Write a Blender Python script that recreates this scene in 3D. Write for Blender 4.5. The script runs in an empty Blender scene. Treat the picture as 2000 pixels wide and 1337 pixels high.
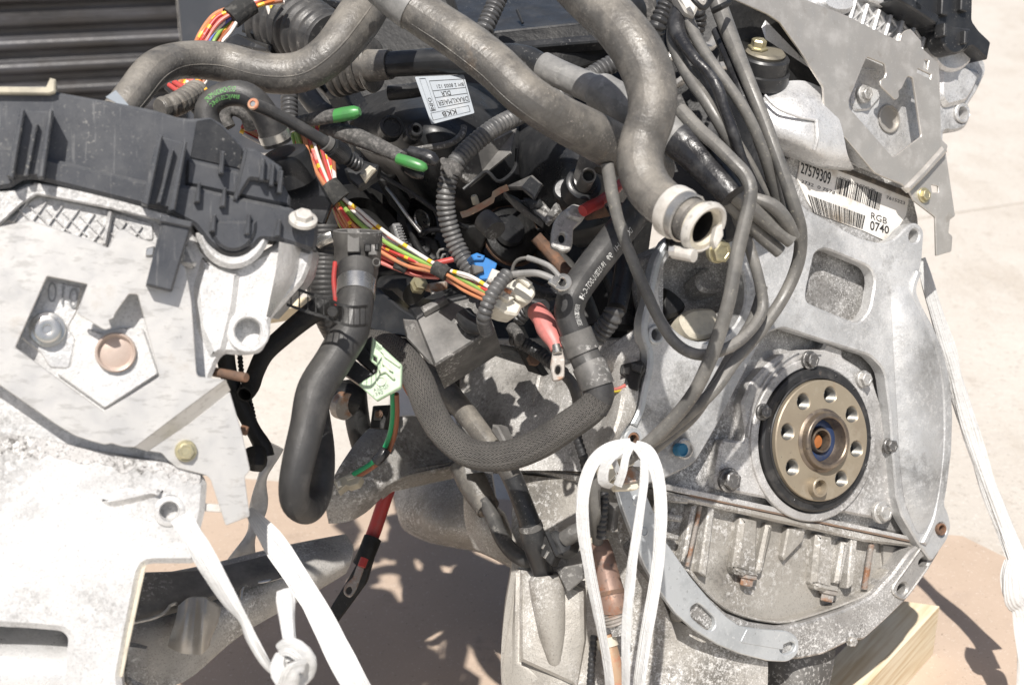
import bpy, math, random
from mathutils import Vector, Matrix, noise
from mathutils.geometry import tessellate_polygon
random.seed(7)
SC = bpy.context.scene
COL = SC.collection
R = math.radians

# ------------------------------------------------------------------ camera
PITCH = R(23.0)
CAMZ = 0.97
FPX = 2000 * 50 / 36.0                      # focal length in photo pixels
C0 = Vector((0, 0, CAMZ))
FW = Vector((0, math.cos(PITCH), -math.sin(PITCH)))
UP = Vector((0, math.sin(PITCH), math.cos(PITCH)))
RT = Vector((1, 0, 0))
cam = bpy.data.cameras.new("camera")
camo = bpy.data.objects.new("camera", cam)
COL.objects.link(camo)
camo.location = C0
camo.rotation_euler = (math.pi / 2 - PITCH, 0, 0)
cam.lens = 50; cam.sensor_width = 36; cam.clip_start = 0.05; cam.clip_end = 200
cam.dof.use_dof = True; cam.dof.focus_distance = 1.2; cam.dof.aperture_fstop = 10.0
SC.camera = camo

# ------------------------------------------------------------------ world, sun, exposure
def camvec(x, y, z):                        # camera axes (right, up, towards viewer) -> world
    return RT * x + UP * y - FW * z
SUN = camvec(-0.08, 0.58, 0.81).normalized()
w = bpy.data.worlds.new("World"); SC.world = w; w.use_nodes = True
nt = w.node_tree
sky = nt.nodes.new("ShaderNodeTexSky"); sky.sky_type = 'NISHITA'; sky.sun_disc = False
sky.sun_elevation = math.asin(SUN.z)
sky.sun_rotation = math.atan2(SUN.x, SUN.y)
sky.air_density = 1.0; sky.dust_density = 2.8; sky.ozone_density = 1.0
bg = nt.nodes["Background"]; bg.inputs[1].default_value = 0.072
nt.links.new(sky.outputs[0], bg.inputs[0])
sl = bpy.data.lights.new("sun", 'SUN'); so = bpy.data.objects.new("sun", sl); COL.objects.link(so)
sl.energy = 4.6; sl.angle = R(0.7); sl.color = (1.0, 0.955, 0.90)
so.rotation_euler = SUN.to_track_quat('Z', 'Y').to_euler()
SC.view_settings.view_transform = 'Standard'; SC.view_settings.look = 'None'
SC.view_settings.gamma = 1; SC.view_settings.use_curve_mapping = False
SC.view_settings.exposure = 0.24
SC.render.engine = 'CYCLES'
SC.cycles.max_bounces = 6; SC.cycles.diffuse_bounces = 3; SC.cycles.glossy_bounces = 3

# ------------------------------------------------------------------ placing helpers
def P(x, y, d):                             # photo pixel + distance along the view axis -> world point
    return C0 + FW * d + RT * ((x - 1000) / FPX * d) - UP * ((y - 668.5) / FPX * d)

class Plane:
    def __init__(s, x, y, d, n):
        s.o = P(x, y, d); s.n = camvec(*n).normalized()
        s.u = (RT - s.n * RT.dot(s.n)).normalized(); s.v = s.n.cross(s.u).normalized()
    def pt(s, x, y, off=0.0):
        ray = FW + RT * ((x - 1000) / FPX) - UP * ((y - 668.5) / FPX)
        o = s.o + s.n * off
        return C0 + ray * ((o - C0).dot(s.n) / ray.dot(s.n))
    def uv(s, x, y, off=0.0):
        q = s.pt(x, y, off) - s.o
        return (q.dot(s.u), q.dot(s.v))
    def w(s, u, v, off):
        return s.o + s.u * u + s.v * v + s.n * off
    def k(s, x, y, off=0.0):                # metres per photo pixel there
        return (s.pt(x, y, off) - C0).dot(FW) / FPX
def local_plane(x, y, d, yaw=0, pit=0):     # a plane turned yaw degrees to the right and pit degrees up
    a, b = R(yaw), R(pit)
    return Plane(x, y, d, (math.sin(a) * math.cos(b), math.sin(b), math.cos(a) * math.cos(b)))

# ------------------------------------------------------------------ object helpers
def link(o): COL.objects.link(o); return o
def tag(o, label=None, cat=None, group=None, kind=None):
    if label: o["label"] = label
    if cat: o["category"] = cat
    if group: o["group"] = group
    if kind: o["kind"] = kind
    return o
def thing(name, label, cat, loc, group=None):
    o = bpy.data.objects.new(name, None); o.location = loc; o.empty_display_size = 0.02
    link(o); return tag(o, label, cat, group)
def root_loc(p):
    while p.parent: p = p.parent
    return p.location.copy()
def mobj(name, verts, faces, mat, parent=None, uvs=None, sharp=38, label=None):
    vs = [Vector(v) for v in verts]
    if parent is None:
        xs = [v.x for v in vs]; ys = [v.y for v in vs]; zs = [v.z for v in vs]
        org = Vector(((min(xs) + max(xs)) / 2, (min(ys) + max(ys)) / 2, min(zs)))
    else:
        org = root_loc(parent)
    me = bpy.data.meshes.new(name)
    me.from_pydata([v - org for v in vs], [], faces)
    if uvs:
        ul = me.uv_layers.new(name="UVMap")
        for lp in me.loops:
            ul.data[lp.index].uv = uvs[lp.vertex_index]
    me.validate(); me.update()
    for p in me.polygons: p.use_smooth = True
    if sharp: me.set_sharp_from_angle(angle=R(sharp))
    if mat: me.materials.append(mat)
    o = bpy.data.objects.new(name, me); link(o)
    if parent is None: o.location = org
    else: o.parent = parent
    if label: o["label"] = label
    return o
class Acc:                                  # several shapes joined into one part
    def __init__(s): s.v = []; s.f = []
    def add(s, vf):
        n = len(s.v); s.v += vf[0]; s.f += [tuple(i + n for i in f) for f in vf[1]]; return s
    def obj(s, name, mat, parent=None, **k): return mobj(name, s.v, s.f, mat, parent, **k)

def area2(p): return sum(p[i - 1][0] * p[i][1] - p[i][0] * p[i - 1][1] for i in range(len(p)))
def inset(p, b):
    n = len(p); out = []
    for i in range(n):
        a, c, d = p[i - 1], p[i], p[(i + 1) % n]
        e1 = (c[0] - a[0], c[1] - a[1]); e2 = (d[0] - c[0], d[1] - c[1])
        l1 = math.hypot(*e1) or 1e-9; l2 = math.hypot(*e2) or 1e-9
        n1 = (-e1[1] / l1, e1[0] / l1); n2 = (-e2[1] / l2, e2[0] / l2)
        m = (n1[0] + n2[0], n1[1] + n2[1]); q = max(0.35, 1 + n1[0] * n2[0] + n1[1] * n2[1])
        out.append((c[0] + m[0] / q * b, c[1] + m[1] / q * b))
    return out
def dedupe(p):
    o = []
    for q in p:
        if not o or math.hypot(q[0] - o[-1][0], q[1] - o[-1][1]) > 1e-6: o.append(q)
    if len(o) > 1 and math.hypot(o[0][0] - o[-1][0], o[0][1] - o[-1][1]) < 1e-6: o.pop()
    return o
def rnd(p, r, n=5):                         # round the corners of a polygon (pixels); a point may carry its own radius
    out = []
    m = len(p)
    for i in range(m):
        a, c, d = p[i - 1], p[i], p[(i + 1) % m]
        rr = c[2] if len(c) > 2 else r
        v1 = Vector((a[0] - c[0], a[1] - c[1])); v2 = Vector((d[0] - c[0], d[1] - c[1]))
        t = min(rr, v1.length * .49, v2.length * .49)
        if t < 0.3: out.append((c[0], c[1])); continue
        s = Vector(c[:2]) + v1.normalized() * t; e = Vector(c[:2]) + v2.normalized() * t; cc = Vector(c[:2])
        for k in range(n + 1):
            u = k / n; q = s * (1 - u) ** 2 + cc * 2 * u * (1 - u) + e * u * u
            out.append((q.x, q.y))
    return out
def crs(p, n=4, closed=True):               # catmull-rom through points of any dimension
    out = []; m = len(p)
    rng = range(m) if closed else range(m - 1)
    for i in rng:
        if closed: q = [p[(i + j) % m] for j in (-1, 0, 1, 2)]
        else: q = [p[max(i - 1, 0)], p[i], p[i + 1], p[min(i + 2, m - 1)]]
        for k in range(n):
            t = k / n
            out.append(tuple(0.5 * (2 * b + (c - a) * t + (2 * a - 5 * b + 4 * c - d) * t * t + (3 * b - a - 3 * c + d) * t ** 3)
                             for a, b, c, d in zip(*q)))
    if not closed: out.append(tuple(p[-1]))
    return out
def ell(x, y, rx, ry, n=28, rot=0, a0=0, a1=360):
    cr, sr = math.cos(R(rot)), math.sin(R(rot)); o = []
    full = abs(a1 - a0) >= 360
    for i in range(n + (0 if full else 1)):
        a = R(a0 + (a1 - a0) * i / n); X = rx * math.cos(a); Y = ry * math.sin(a)
        o.append((x + X * cr - Y * sr, y + X * sr + Y * cr))
    return o
def prism2(pl, outline, holes, off, th, bev):   # outline, holes in plane uv
    loops = []
    o = dedupe(outline); o = o if area2(o) > 0 else o[::-1]; loops.append(o)
    for h in holes:
        h = dedupe(h); loops.append(h if area2(h) < 0 else h[::-1])
    V = []; F = []; starts = []
    front = []; back = []
    for lp in loops:
        n = len(lp); s = len(V); starts.append((s, n))
        ins = inset(lp, bev) if bev > 0 else lp
        for q in ins: V.append(pl.w(q[0], q[1], off))
        for q in lp: V.append(pl.w(q[0], q[1], off - bev))
        for q in lp: V.append(pl.w(q[0], q[1], off - th))
        front.append(ins); back.append(lp)
        for i in range(n):
            j = (i + 1) % n
            if bev > 0: F.append((s + i, s + n + i, s + n + j, s + j)[::1])
            F.append((s + n + i, s + 2 * n + i, s + 2 * n + j, s + n + j))
    def fill(lps, layer, flip):
        idx = []
        for (s, n) in starts: idx += [s + layer * n + i for i in range(n)]
        for t in tessellate_polygon([[Vector((q[0], q[1], 0)) for q in lp] for lp in lps]):
            a, b, c = [idx[i] for i in t]
            va, vb, vc = V[a], V[b], V[c]
            nn = (vb - va).cross(vc - va)
            if (nn.dot(pl.n) < 0) != flip: a, b, c = a, c, b
            F.append((a, b, c))
    fill(front, 0, False); fill(back, 2, True)
    return V, F
def pform(pl, pts, off, th, bev=0.0008, holes=()):
    return prism2(pl, [pl.uv(p[0], p[1], off) for p in pts], [[pl.uv(p[0], p[1], off) for p in h] for h in holes], off, th, bev)
def plate(name, pl, pts, off, th, mat, parent=None, bev=0.0008, holes=(), **k):
    V, F = pform(pl, pts, off, th, bev, holes)
    return mobj(name, V, F, mat, parent, **k)
def box(name, pl, x, y, wpx, hpx, off, th, mat, parent=None, rot=0, bev=0.0008, r=2, **k):
    return plate(name, pl, rect(x, y, wpx, hpx, rot, r), off, th, mat, parent, bev, **k)
def rect(x, y, wpx, hpx, rot=0, r=0):
    c, s = math.cos(R(rot)), math.sin(R(rot))
    q = [(-wpx / 2, -hpx / 2), (wpx / 2, -hpx / 2), (wpx / 2, hpx / 2), (-wpx / 2, hpx / 2)]
    q = [(x + a * c - b * s, y + a * s + b * c) for a, b in q]
    return rnd(q, r, 3) if r else q
def lform(o, ax, prof, seg=28, a0=0):       # revolve (radius, height) about an axis
    ax = ax.normalized(); u = ax.orthogonal().normalized(); v = ax.cross(u)
    V = []; F = []; m = len(prof)
    for (r, h) in prof:
        for i in range(seg):
            a = 2 * math.pi * i / seg + a0
            V.append(o + ax * h + (u * math.cos(a) + v * math.sin(a)) * r)
    for j in range(m - 1):
        for i in range(seg):
            k = (i + 1) % seg
            F.append((j * seg + i, j * seg + k, (j + 1) * seg + k, (j + 1) * seg + i))
    if prof[0][0] > 1e-6: F.append(tuple(range(seg))[::-1])
    if prof[-1][0] > 1e-6: F.append(tuple((m - 1) * seg + i for i in range(seg)))
    return V, F
def lathe(name, pl, x, y, off, prof, mat, parent=None, seg=28, px=True, **k):
    o = pl.pt(x, y, off); s = pl.k(x, y, off) if px else 1.0
    V, F = lform(o, pl.n, [(r * s, h * s) for r, h in prof], seg)
    if seg > 6: F = [f for f in F if len(f) == 4]
    return mobj(name, V, F, mat, parent, **k)
def bolt(name, pl, x, y, off, r, mat, parent=None, washer=1.3, h=0.75, a0=None):
    o = pl.pt(x, y, off); s = pl.k(x, y, off) * r
    A = Acc()
    A.add(lform(o, pl.n, [(0, -.3 * s), (washer * s, -.3 * s), (washer * s, .12 * s), (washer * s * .93, .2 * s), (0, .22 * s)], 24))
    a0 = random.random() if a0 is None else a0
    A.add(lform(o, pl.n, [(s, .1 * s), (s, h * s), (s * .86, (h + .1) * s), (s * .62, (h + .1) * s), (s * .55, (h + .03) * s), (0, (h + .03) * s)], 6, a0))
    return A.obj(name, mat, parent)

def path(pts, step):                        # smooth (x,y,z,r) world path sampled evenly
    d = crs(pts, 14, closed=False)
    out = [d[0]]; acc = 0
    for i in range(1, len(d)):
        a = Vector(d[i - 1][:3]); b = Vector(d[i][:3]); L = (b - a).length
        if L < 1e-9: continue
        t = step - acc
        while t <= L:
            u = t / L; out.append(tuple(d[i - 1][k] + (d[i][k] - d[i - 1][k]) * u for k in range(4))); t += step
        acc = (acc + L) % step if L + acc >= step else acc + L
        acc = L - (t - step)
    if (Vector(out[-1][:3]) - Vector(d[-1][:3])).length > step * .4: out.append(d[-1])
    return out
class Tube:
    def __init__(s, pts, r=None, seg=18, step=0.004, prof=None, flat=1.0, cap=True, wob=0.0, hollow=0.0, twist=0.0, crease=0.0):
        wp = []
        for q in pts:
            p = P(q[0], q[1], q[2]); rr = (q[3] if len(q) > 3 else r) * q[2] / FPX
            wp.append((p.x, p.y, p.z, rr))
        sm = path(wp, step); n = len(sm)
        s.c = [Vector(q[:3]) for q in sm]; s.r = []; s.fr = []; s.s = []
        s.seg = seg; s.V = []; s.F = []; s.UV = []
        T = [(s.c[min(i + 1, n - 1)] - s.c[max(i - 1, 0)]).normalized() for i in range(n)]
        tov = (C0 - s.c[0]); nrm = (tov - T[0] * tov.dot(T[0])).normalized()
        L = 0; sd = random.random() * 50
        for i in range(n):
            nrm = (nrm - T[i] * nrm.dot(T[i])).normalized(); b = T[i].cross(nrm)
            if i: L += (s.c[i] - s.c[i - 1]).length
            rr = sm[i][3] * (prof(L) if prof else 1.0)
            if wob: rr *= 1 + wob * noise.noise(Vector((L * 22, sd, 0)))
            s.r.append(rr); s.fr.append((nrm.copy(), b, T[i])); s.s.append(L)
            tw = twist * L
            cN = nrm * math.cos(tw) + b * math.sin(tw); cB = b * math.cos(tw) - nrm * math.sin(tw)
            for k in range(seg + 1):
                a = 2 * math.pi * k / seg
                w_ = 1 + (wob * .5 * noise.noise(Vector((math.cos(a) * .8, math.sin(a) * .8 + sd, L * 25))) if wob else 0)
                if crease: w_ *= 1 + crease * (math.sin(3 * a + 6 * noise.noise(Vector((L * 9, sd, 3)))) + .6 * math.sin(5 * a + 2 + 9 * noise.noise(Vector((L * 7, sd, 8)))))
                s.V.append(s.c[i] + (cN * math.cos(a) * flat + cB * math.sin(a)) * rr * w_)
                s.UV.append((k / seg, L))
        q = seg + 1
        for i in range(n - 1):
            for k in range(seg):
                s.F.append((i * q + k, i * q + k + 1, (i + 1) * q + k + 1, (i + 1) * q + k))
        s.L = L
        if hollow:                          # open pipe end: inner wall at the last ring
            base = len(s.V); dpt = hollow
            for h_, sc in ((0.0, .78), (-dpt, .76)):
                for k in range(seg + 1):
                    a = 2 * math.pi * k / seg; N, B, TT = s.fr[-1]
                    s.V.append(s.c[-1] + TT * h_ + (N * math.cos(a) + B * math.sin(a)) * s.r[-1] * sc); s.UV.append((k / seg, L))
            e = (n - 1) * q
            for k in range(seg):
                s.F.append((e + k, e + k + 1, base + k + 1, base + k))
                s.F.append((base + k, base + k + 1, base + q + k + 1, base + q + k))
            s.F.append(tuple(base + q + k for k in range(seg)))
            s.F.append(tuple(k for k in range(seg))[::-1])
        elif cap:
            s.F.append(tuple(k for k in range(seg))[::-1]); e = (n - 1) * q
            s.F.append(tuple(e + k for k in range(seg)))
    def at(s, L):
        for i in range(1, len(s.s)):
            if s.s[i] >= L:
                u = (L - s.s[i - 1]) / max(1e-9, s.s[i] - s.s[i - 1])
                return s.c[i - 1].lerp(s.c[i], u), s.fr[i], s.r[i - 1] + (s.r[i] - s.r[i - 1]) * u
        return s.c[-1], s.fr[-1], s.r[-1]
    def near(s, x, y):                      # arc length nearest to a photo pixel
        best = None
        for c, l in zip(s.c, s.s):
            q = c - C0; d = q.dot(FW); X = 1000 + q.dot(RT) / d * FPX; Y = 668.5 - q.dot(UP) / d * FPX
            e = (X - x) ** 2 + (Y - y) ** 2
            if best is None or e < best[0]: best = (e, l)
        return best[1]
    def obj(s, name, mat, parent=None, **k): return mobj(name, s.V, s.F, mat, parent, s.UV, **k)
    def seam(s, ang, w):                     # raised mould seam along the tube
        V = []; F = []; n = len(s.c)
        for i in range(n):
            N_, B_, T_ = s.fr[i]
            for da, h in ((-w, -.0003), (-w * .4, .00022), (w * .4, .00022), (w, -.0003)):
                a = ang + da; V.append(s.c[i] + (N_ * math.cos(a) + B_ * math.sin(a)) * (s.r[i] + h))
        for i in range(n - 1):
            for k in range(3): F.append((4 * i + k, 4 * i + k + 1, 4 * i + 5 + k, 4 * i + 4 + k))
        return V, F
    def ring(s, l0, l1, dr, seg=26, bulge=0.0):       # a sleeve round the tube
        N = max(3, int((l1 - l0) / 0.0025)); V = []; F = []
        prof = [(0, -dr * .9)] + [(j / N, bulge * math.sin(math.pi * j / N)) for j in range(N + 1)] + [(1, -dr * .9)]
        for (u, e) in prof:
            c, (n_, b_, t_), r_ = s.at(l0 + (l1 - l0) * u); rr = r_ + dr + e
            for k in range(seg):
                a = 2 * math.pi * k / seg; V.append(c + (n_ * math.cos(a) + b_ * math.sin(a)) * rr)
        for j in range(len(prof) - 1):
            for k in range(seg):
                m = (k + 1) % seg; F.append((j * seg + k, j * seg + m, (j + 1) * seg + m, (j + 1) * seg + k))
        return V, F
def tube(name, pts, r, mat, parent=None, **k):
    kk = {q: k.pop(q) for q in ("label", "sharp") if q in k}
    return Tube(pts, r, **k).obj(name, mat, parent, **kk)
def corr(pitch, depth, duty=.5):            # corrugated conduit profile
    def f(L):
        t = (L / pitch) % 1.0
        return 1.0 - depth * (0.5 + 0.5 * math.cos(2 * math.pi * t)) ** 2
    return f
def loft(rows, n=5, m=5, thick=0.006, back=None):     # grid of (px,py,d) -> smooth sheet with thickness
    rr = [crs(r, n, closed=False) for r in rows]
    cols = list(zip(*rr)); cc = [crs(list(c), m, closed=False) for c in cols]
    G = [[P(*cc[j][i]) for j in range(len(cc))] for i in range(len(cc[0]))]
    H, W_ = len(G), len(G[0]); V = [p for r in G for p in r]; F = []
    bk = back if back is not None else FW * thick
    V += [p + bk for p in V[:]]; o = H * W_
    for i in range(H - 1):
        for j in range(W_ - 1):
            a, b, c, d = i * W_ + j, i * W_ + j + 1, (i + 1) * W_ + j + 1, (i + 1) * W_ + j
            F.append((a, d, c, b)); F.append((a + o, b + o, c + o, d + o))
    bd = [(0, j) for j in range(W_)] + [(i, W_ - 1) for i in range(1, H)] + [(H - 1, j) for j in range(W_ - 2, -1, -1)] + [(i, 0) for i in range(H - 2, 0, -1)]
    ids = [i * W_ + j for i, j in bd]
    for k in range(len(ids)):
        a, b = ids[k], ids[(k + 1) % len(ids)]; F.append((a, b, b + o, a + o))
    return V, F
def slab(pts, back, bev=0.0015):            # polygon of (px,py,d) corners pushed back by a vector
    W3 = [P(*p) for p in pts]; n = len(W3)
    c = sum(W3, Vector()) / n
    nn = Vector()
    for i in range(n): nn += (W3[i - 1] - c).cross(W3[i] - c)
    nn.normalize()
    if nn.dot(C0 - c) < 0: W3 = W3[::-1]; nn = -nn
    bv = back if isinstance(back, Vector) else -nn * back
    u = (W3[1] - W3[0]).normalized(); v = nn.cross(u)
    p2 = [((q - c).dot(u), (q - c).dot(v)) for q in W3]
    cc = p2 if area2(p2) > 0 else p2
    ins = inset(p2, bev if area2(p2) > 0 else -bev)
    V = [W3[i] + u * (ins[i][0] - p2[i][0]) + v * (ins[i][1] - p2[i][1]) for i in range(n)]
    V += [W3[i] + bv.normalized() * bev for i in range(n)] + [q + bv for q in W3]
    F = []
    for i in range(n):
        j = (i + 1) % n; F.append((i, n + i, n + j, j)); F.append((n + i, 2 * n + i, 2 * n + j, n + j))
    for t in tessellate_polygon([[Vector((q[0], q[1], 0)) for q in ins]]):
        F.append(t); F.append(tuple(2 * n + i for i in t)[::-1])
    return V, F
def slabo(name, pts, back, mat, parent=None, bev=0.0015, **k):
    V, F = slab(pts, back, bev); return mobj(name, V, F, mat, parent, **k)

def textmesh(s, bold=0.0):
    cu = bpy.data.curves.new("lettering", 'FONT'); cu.body = s; cu.resolution_u = 3; cu.offset = bold
    o = bpy.data.objects.new("lettering", cu); link(o)
    me = o.to_mesh(); V = [(v.co.x, v.co.y) for v in me.vertices]; F = [tuple(p.vertices) for p in me.polygons]
    o.to_mesh_clear(); bpy.data.objects.remove(o); bpy.data.curves.remove(cu)
    x0 = min(v[0] for v in V); x1 = max(v[0] for v in V); y0 = min(v[1] for v in V); y1 = max(v[1] for v in V)
    return [((v[0] - x0) / (x1 - x0), (v[1] - y0) / (y1 - y0)) for v in V], F
def quadmap(q, u, v):                       # q = tl, tr, br, bl ; u right, v up
    t = [(q[0][i] * (1 - u) + q[1][i] * u) * v + (q[3][i] * (1 - u) + q[2][i] * u) * (1 - v) for i in (0, 1)]
    return t
def lettering(name, s, pl, quad, off, mat, parent, bold=0.0, emb=0.0):
    uv, F = textmesh(s, bold); V = []
    for (a, b) in uv:
        x, y = quadmap(quad, a, b); V.append(pl.pt(x, y, off))
    return mobj(name, V, F, mat, parent, sharp=0)
def tube_lettering(name, s, T, l0, l1, ang, hgt, mat, parent, bold=0.0, flip=False, dr=0.00035):
    uv, F = textmesh(s, bold); V = []
    for (a, b) in uv:
        c, (n_, b_, t_), r_ = T.at(l0 + (l1 - l0) * (1 - a if flip else a))
        t = ang + (b - .5) * hgt / r_ * (-1 if flip else 1)
        V.append(c + (n_ * math.cos(t) + b_ * math.sin(t)) * (r_ + dr))
    return mobj(name, V, F, mat, parent, sharp=0)

# ------------------------------------------------------------------ materials
def mat(name, col, rough=.6, metal=0.0, layers=(), bump=((300, .3),), rvar=0.0, spec=.5, uvbump=None, bdist=0.0006, coat=0, dust_top_light=None):
    m = bpy.data.materials.new(name); m.use_nodes = True; t = m.node_tree; N = t.nodes; L = t.links
    bs = N["Principled BSDF"]; bs.inputs["Roughness"].default_value = rough; bs.inputs["Metallic"].default_value = metal
    bs.inputs["Specular IOR Level"].default_value = spec; bs.inputs["Coat Weight"].default_value = coat
    tc = N.new("ShaderNodeTexCoord")
    def nz(scale, detail=4, rg=.6, stretch=None, coord="Object"):
        n = N.new("ShaderNodeTexNoise"); n.inputs["Scale"].default_value = scale; n.inputs["Detail"].default_value = detail
        n.inputs["Roughness"].default_value = rg
        src = tc.outputs[coord]
        if stretch:
            mp = N.new("ShaderNodeMapping"); mp.inputs["Scale"].default_value = stretch
            L.new(src, mp.inputs[0]); src = mp.outputs[0]
        L.new(src, n.inputs["Vector"]); return n.outputs["Fac"]
    def ramp(src, lo, hi):
        r = N.new("ShaderNodeMapRange"); r.inputs[1].default_value = lo; r.inputs[2].default_value = hi; r.clamp = True
        L.new(src, r.inputs[0]); return r.outputs[0]
    def mul(a, b):
        x = N.new("ShaderNodeMath"); x.operation = 'MULTIPLY'; L.new(a, x.inputs[0])
        if isinstance(b, (int, float)): x.inputs[1].default_value = b
        else: L.new(b, x.inputs[1])
        return x.outputs[0]
    rgb = N.new("ShaderNodeRGB"); rgb.outputs[0].default_value = (*col, 1); cur = rgb.outputs[0]
    for ly in layers:
        f = ramp(nz(ly["s"], ly.get("d", 5), ly.get("r", .65), ly.get("st")), ly["lo"], ly["hi"])
        if "m" in ly: f = mul(f, ramp(nz(ly["m"][0], 3), ly["m"][1], ly["m"][2]))
        f = mul(f, ly.get("a", 1.0))
        mx = N.new("ShaderNodeMix"); mx.data_type = 'RGBA'; L.new(f, mx.inputs[0]); L.new(cur, mx.inputs[6])
        mx.inputs[7].default_value = (*ly["c"], 1); cur = mx.outputs[2]
    if dust_top_light:                                 # dusty tint plus painted top light: upward faces paler, undersides stay dark
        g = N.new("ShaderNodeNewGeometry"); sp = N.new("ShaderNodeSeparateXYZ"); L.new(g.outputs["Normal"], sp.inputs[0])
        f = mul(ramp(sp.outputs[2], dust_top_light[1], dust_top_light[2]), mul(ramp(nz(38, 8, .72), .30, .62), dust_top_light[3]))
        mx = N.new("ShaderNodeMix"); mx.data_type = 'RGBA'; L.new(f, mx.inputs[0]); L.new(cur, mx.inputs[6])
        mx.inputs[7].default_value = (*dust_top_light[0], 1); cur = mx.outputs[2]
    L.new(cur, bs.inputs["Base Color"])
    if rvar:
        rr = N.new("ShaderNodeMapRange"); L.new(nz(60, 5), rr.inputs[0]); rr.inputs[1].default_value = .3; rr.inputs[2].default_value = .7
        rr.inputs[3].default_value = max(.05, rough - rvar); rr.inputs[4].default_value = min(1, rough + rvar); L.new(rr.outputs[0], bs.inputs["Roughness"])
    last = None
    for (s_, st_) in bump:
        b = N.new("ShaderNodeBump"); b.inputs["Strength"].default_value = st_; b.inputs["Distance"].default_value = bdist if s_ > 150 else bdist * 4
        L.new(nz(s_, 4), b.inputs["Height"])
        if last: L.new(last, b.inputs["Normal"])
        last = b.outputs[0]
    if uvbump:
        last = uvbump(N, L, tc, bs, cur, last)
    if last: L.new(last, bs.inputs["Normal"])
    return m
W_ = (.72, .71, .69)
def alu(name, c, dark=.4, ox=.5, metal=.35, rough=.5, grime=(.10, .095, .085), bump=((90, .35), (420, .45), (1100, .35)), grit=1.0, powder=.35):
    return mat(name, c, rough, metal, [
        dict(c=(c[0] * .70, c[1] * .69, c[2] * .68), s=14, lo=.42, hi=.62, a=.8),
        dict(c=(.85, .85, .84), s=9, lo=.50, hi=.66, a=powder, d=8, r=.68),
        dict(c=grime, s=13, lo=.53, hi=.68, a=dark, d=10, r=.70),
        dict(c=grime, s=300, lo=.50, hi=.60, a=dark * 1.1 * grit, m=(13, .45, .58), d=5, r=.7),
        dict(c=(.90, .89, .87), s=230, lo=.52, hi=.58, a=ox * grit, m=(15, .46, .56), d=6, r=.75),
        dict(c=(.92, .91, .89), s=620, lo=.53, hi=.61, a=ox * .9 * grit, m=(9, .44, .56), d=3),
        dict(c=(.10, .095, .09), s=700, lo=.56, hi=.64, a=dark * .9 * grit, d=3)], bump, rvar=.16)
M = {}
M["alu_face"] = alu("cast aluminium flange", (.47, .475, .475), .75, .75, grit=.28, powder=.6)
M["alu_dirty"] = alu("weathered aluminium", (.36, .35, .335), .7, .9, grit=.75)
M["alu_pan"] = alu("weathered pan aluminium", (.37, .35, .315), .65, .8, metal=.15, grit=.6)
M["alu_seal"] = alu("seal carrier aluminium", (.50, .49, .475), .45, .8, grit=.6, powder=.5)
M["alu_white"] = alu("bright cast aluminium", (.65, .65, .645), .55, .7, metal=.2, rough=.45, grit=.6, powder=.55)
M["alu_clean"] = alu("clean cast aluminium", (.72, .72, .715), .5, .6, metal=.4, rough=.36, grit=.5)
M["alu_block"] = alu("dirty block side", (.42, .405, .38), .7, .9, metal=.15, grit=.6)
M["galv"] = mat("galvanised sheet", (.55, .57, .58), .45, .5, [
    dict(c=(.40, .42, .43), s=30, lo=.45, hi=.6, a=.7), dict(c=(.80, .80, .79), s=350, lo=.57, hi=.66, a=.5, m=(20, .4, .6)),
    dict(c=(.16, .15, .14), s=240, lo=.62, hi=.72, a=.6)], ((200, .2), (700, .25)), rvar=.12)
M["shield"] = mat("stainless heat shield", (.50, .475, .435), .40, .55, [
    dict(c=(.46, .43, .39), s=12, lo=.45, hi=.65, a=.8), dict(c=(.68, .66, .63), s=60, lo=.5, hi=.7, a=.5),
    dict(c=(.30, .25, .19), s=35, lo=.64, hi=.76, a=.55), dict(c=(.74, .73, .70), s=500, lo=.60, hi=.68, a=.4)], ((30, .1), (600, .12)), rvar=.1)
M["shield_near"] = mat("bright heat shield", (.58, .57, .55), .42, .45, [
    dict(c=(.45, .44, .42), s=7, lo=.45, hi=.65, a=.5), dict(c=(.36, .35, .33), s=26, lo=.54, hi=.62, a=.5, st=(1, 9, 9), d=8), dict(c=(.36, .31, .26), s=30, lo=.60, hi=.70, a=.45, d=9), dict(c=(.30, .29, .27), s=330, lo=.60, hi=.66, a=.5, m=(8, .46, .58))], ((30, .1), (600, .12)), rvar=.1)
M["plastic"] = mat("black engine plastic", (.020, .021, .023), .36, 0, [
    dict(c=(.06, .06, .06), s=40, lo=.48, hi=.70, a=.6, d=8), dict(c=(.30, .29, .27), s=420, lo=.60, hi=.68, a=.6, m=(14, .45, .6))], ((500, .12),), rvar=.12, dust_top_light=((.07, .068, .065), .3, 1, .3))
M["plastic_near"] = mat("grey black cover plastic", (.050, .053, .060), .30, 0, [
    dict(c=(.10, .105, .115), s=9, lo=.4, hi=.7, a=.6), dict(c=(.26, .25, .23), s=60, lo=.66, hi=.8, a=.35),
    dict(c=(.35, .34, .31), s=420, lo=.60, hi=.67, a=.6, m=(10, .45, .6)), dict(c=(.20, .20, .20), s=30, lo=.60, hi=.66, a=.5, st=(14, 1, 1), d=8)], ((400, .1), (60, .06)), rvar=.14, dust_top_light=((.17, .17, .168), .1, 1, .6))
M["plastic_dust"] = mat("dusty grey plastic", (.075, .073, .07), .55, 0, [
    dict(c=(.22, .21, .195), s=45, lo=.42, hi=.7, a=.6), dict(c=(.50, .49, .47), s=330, lo=.54, hi=.60, a=.8, m=(16, .50, .58))], ((300, .2),), dust_top_light=((.26, .25, .235), .2, 1, .6))
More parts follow.
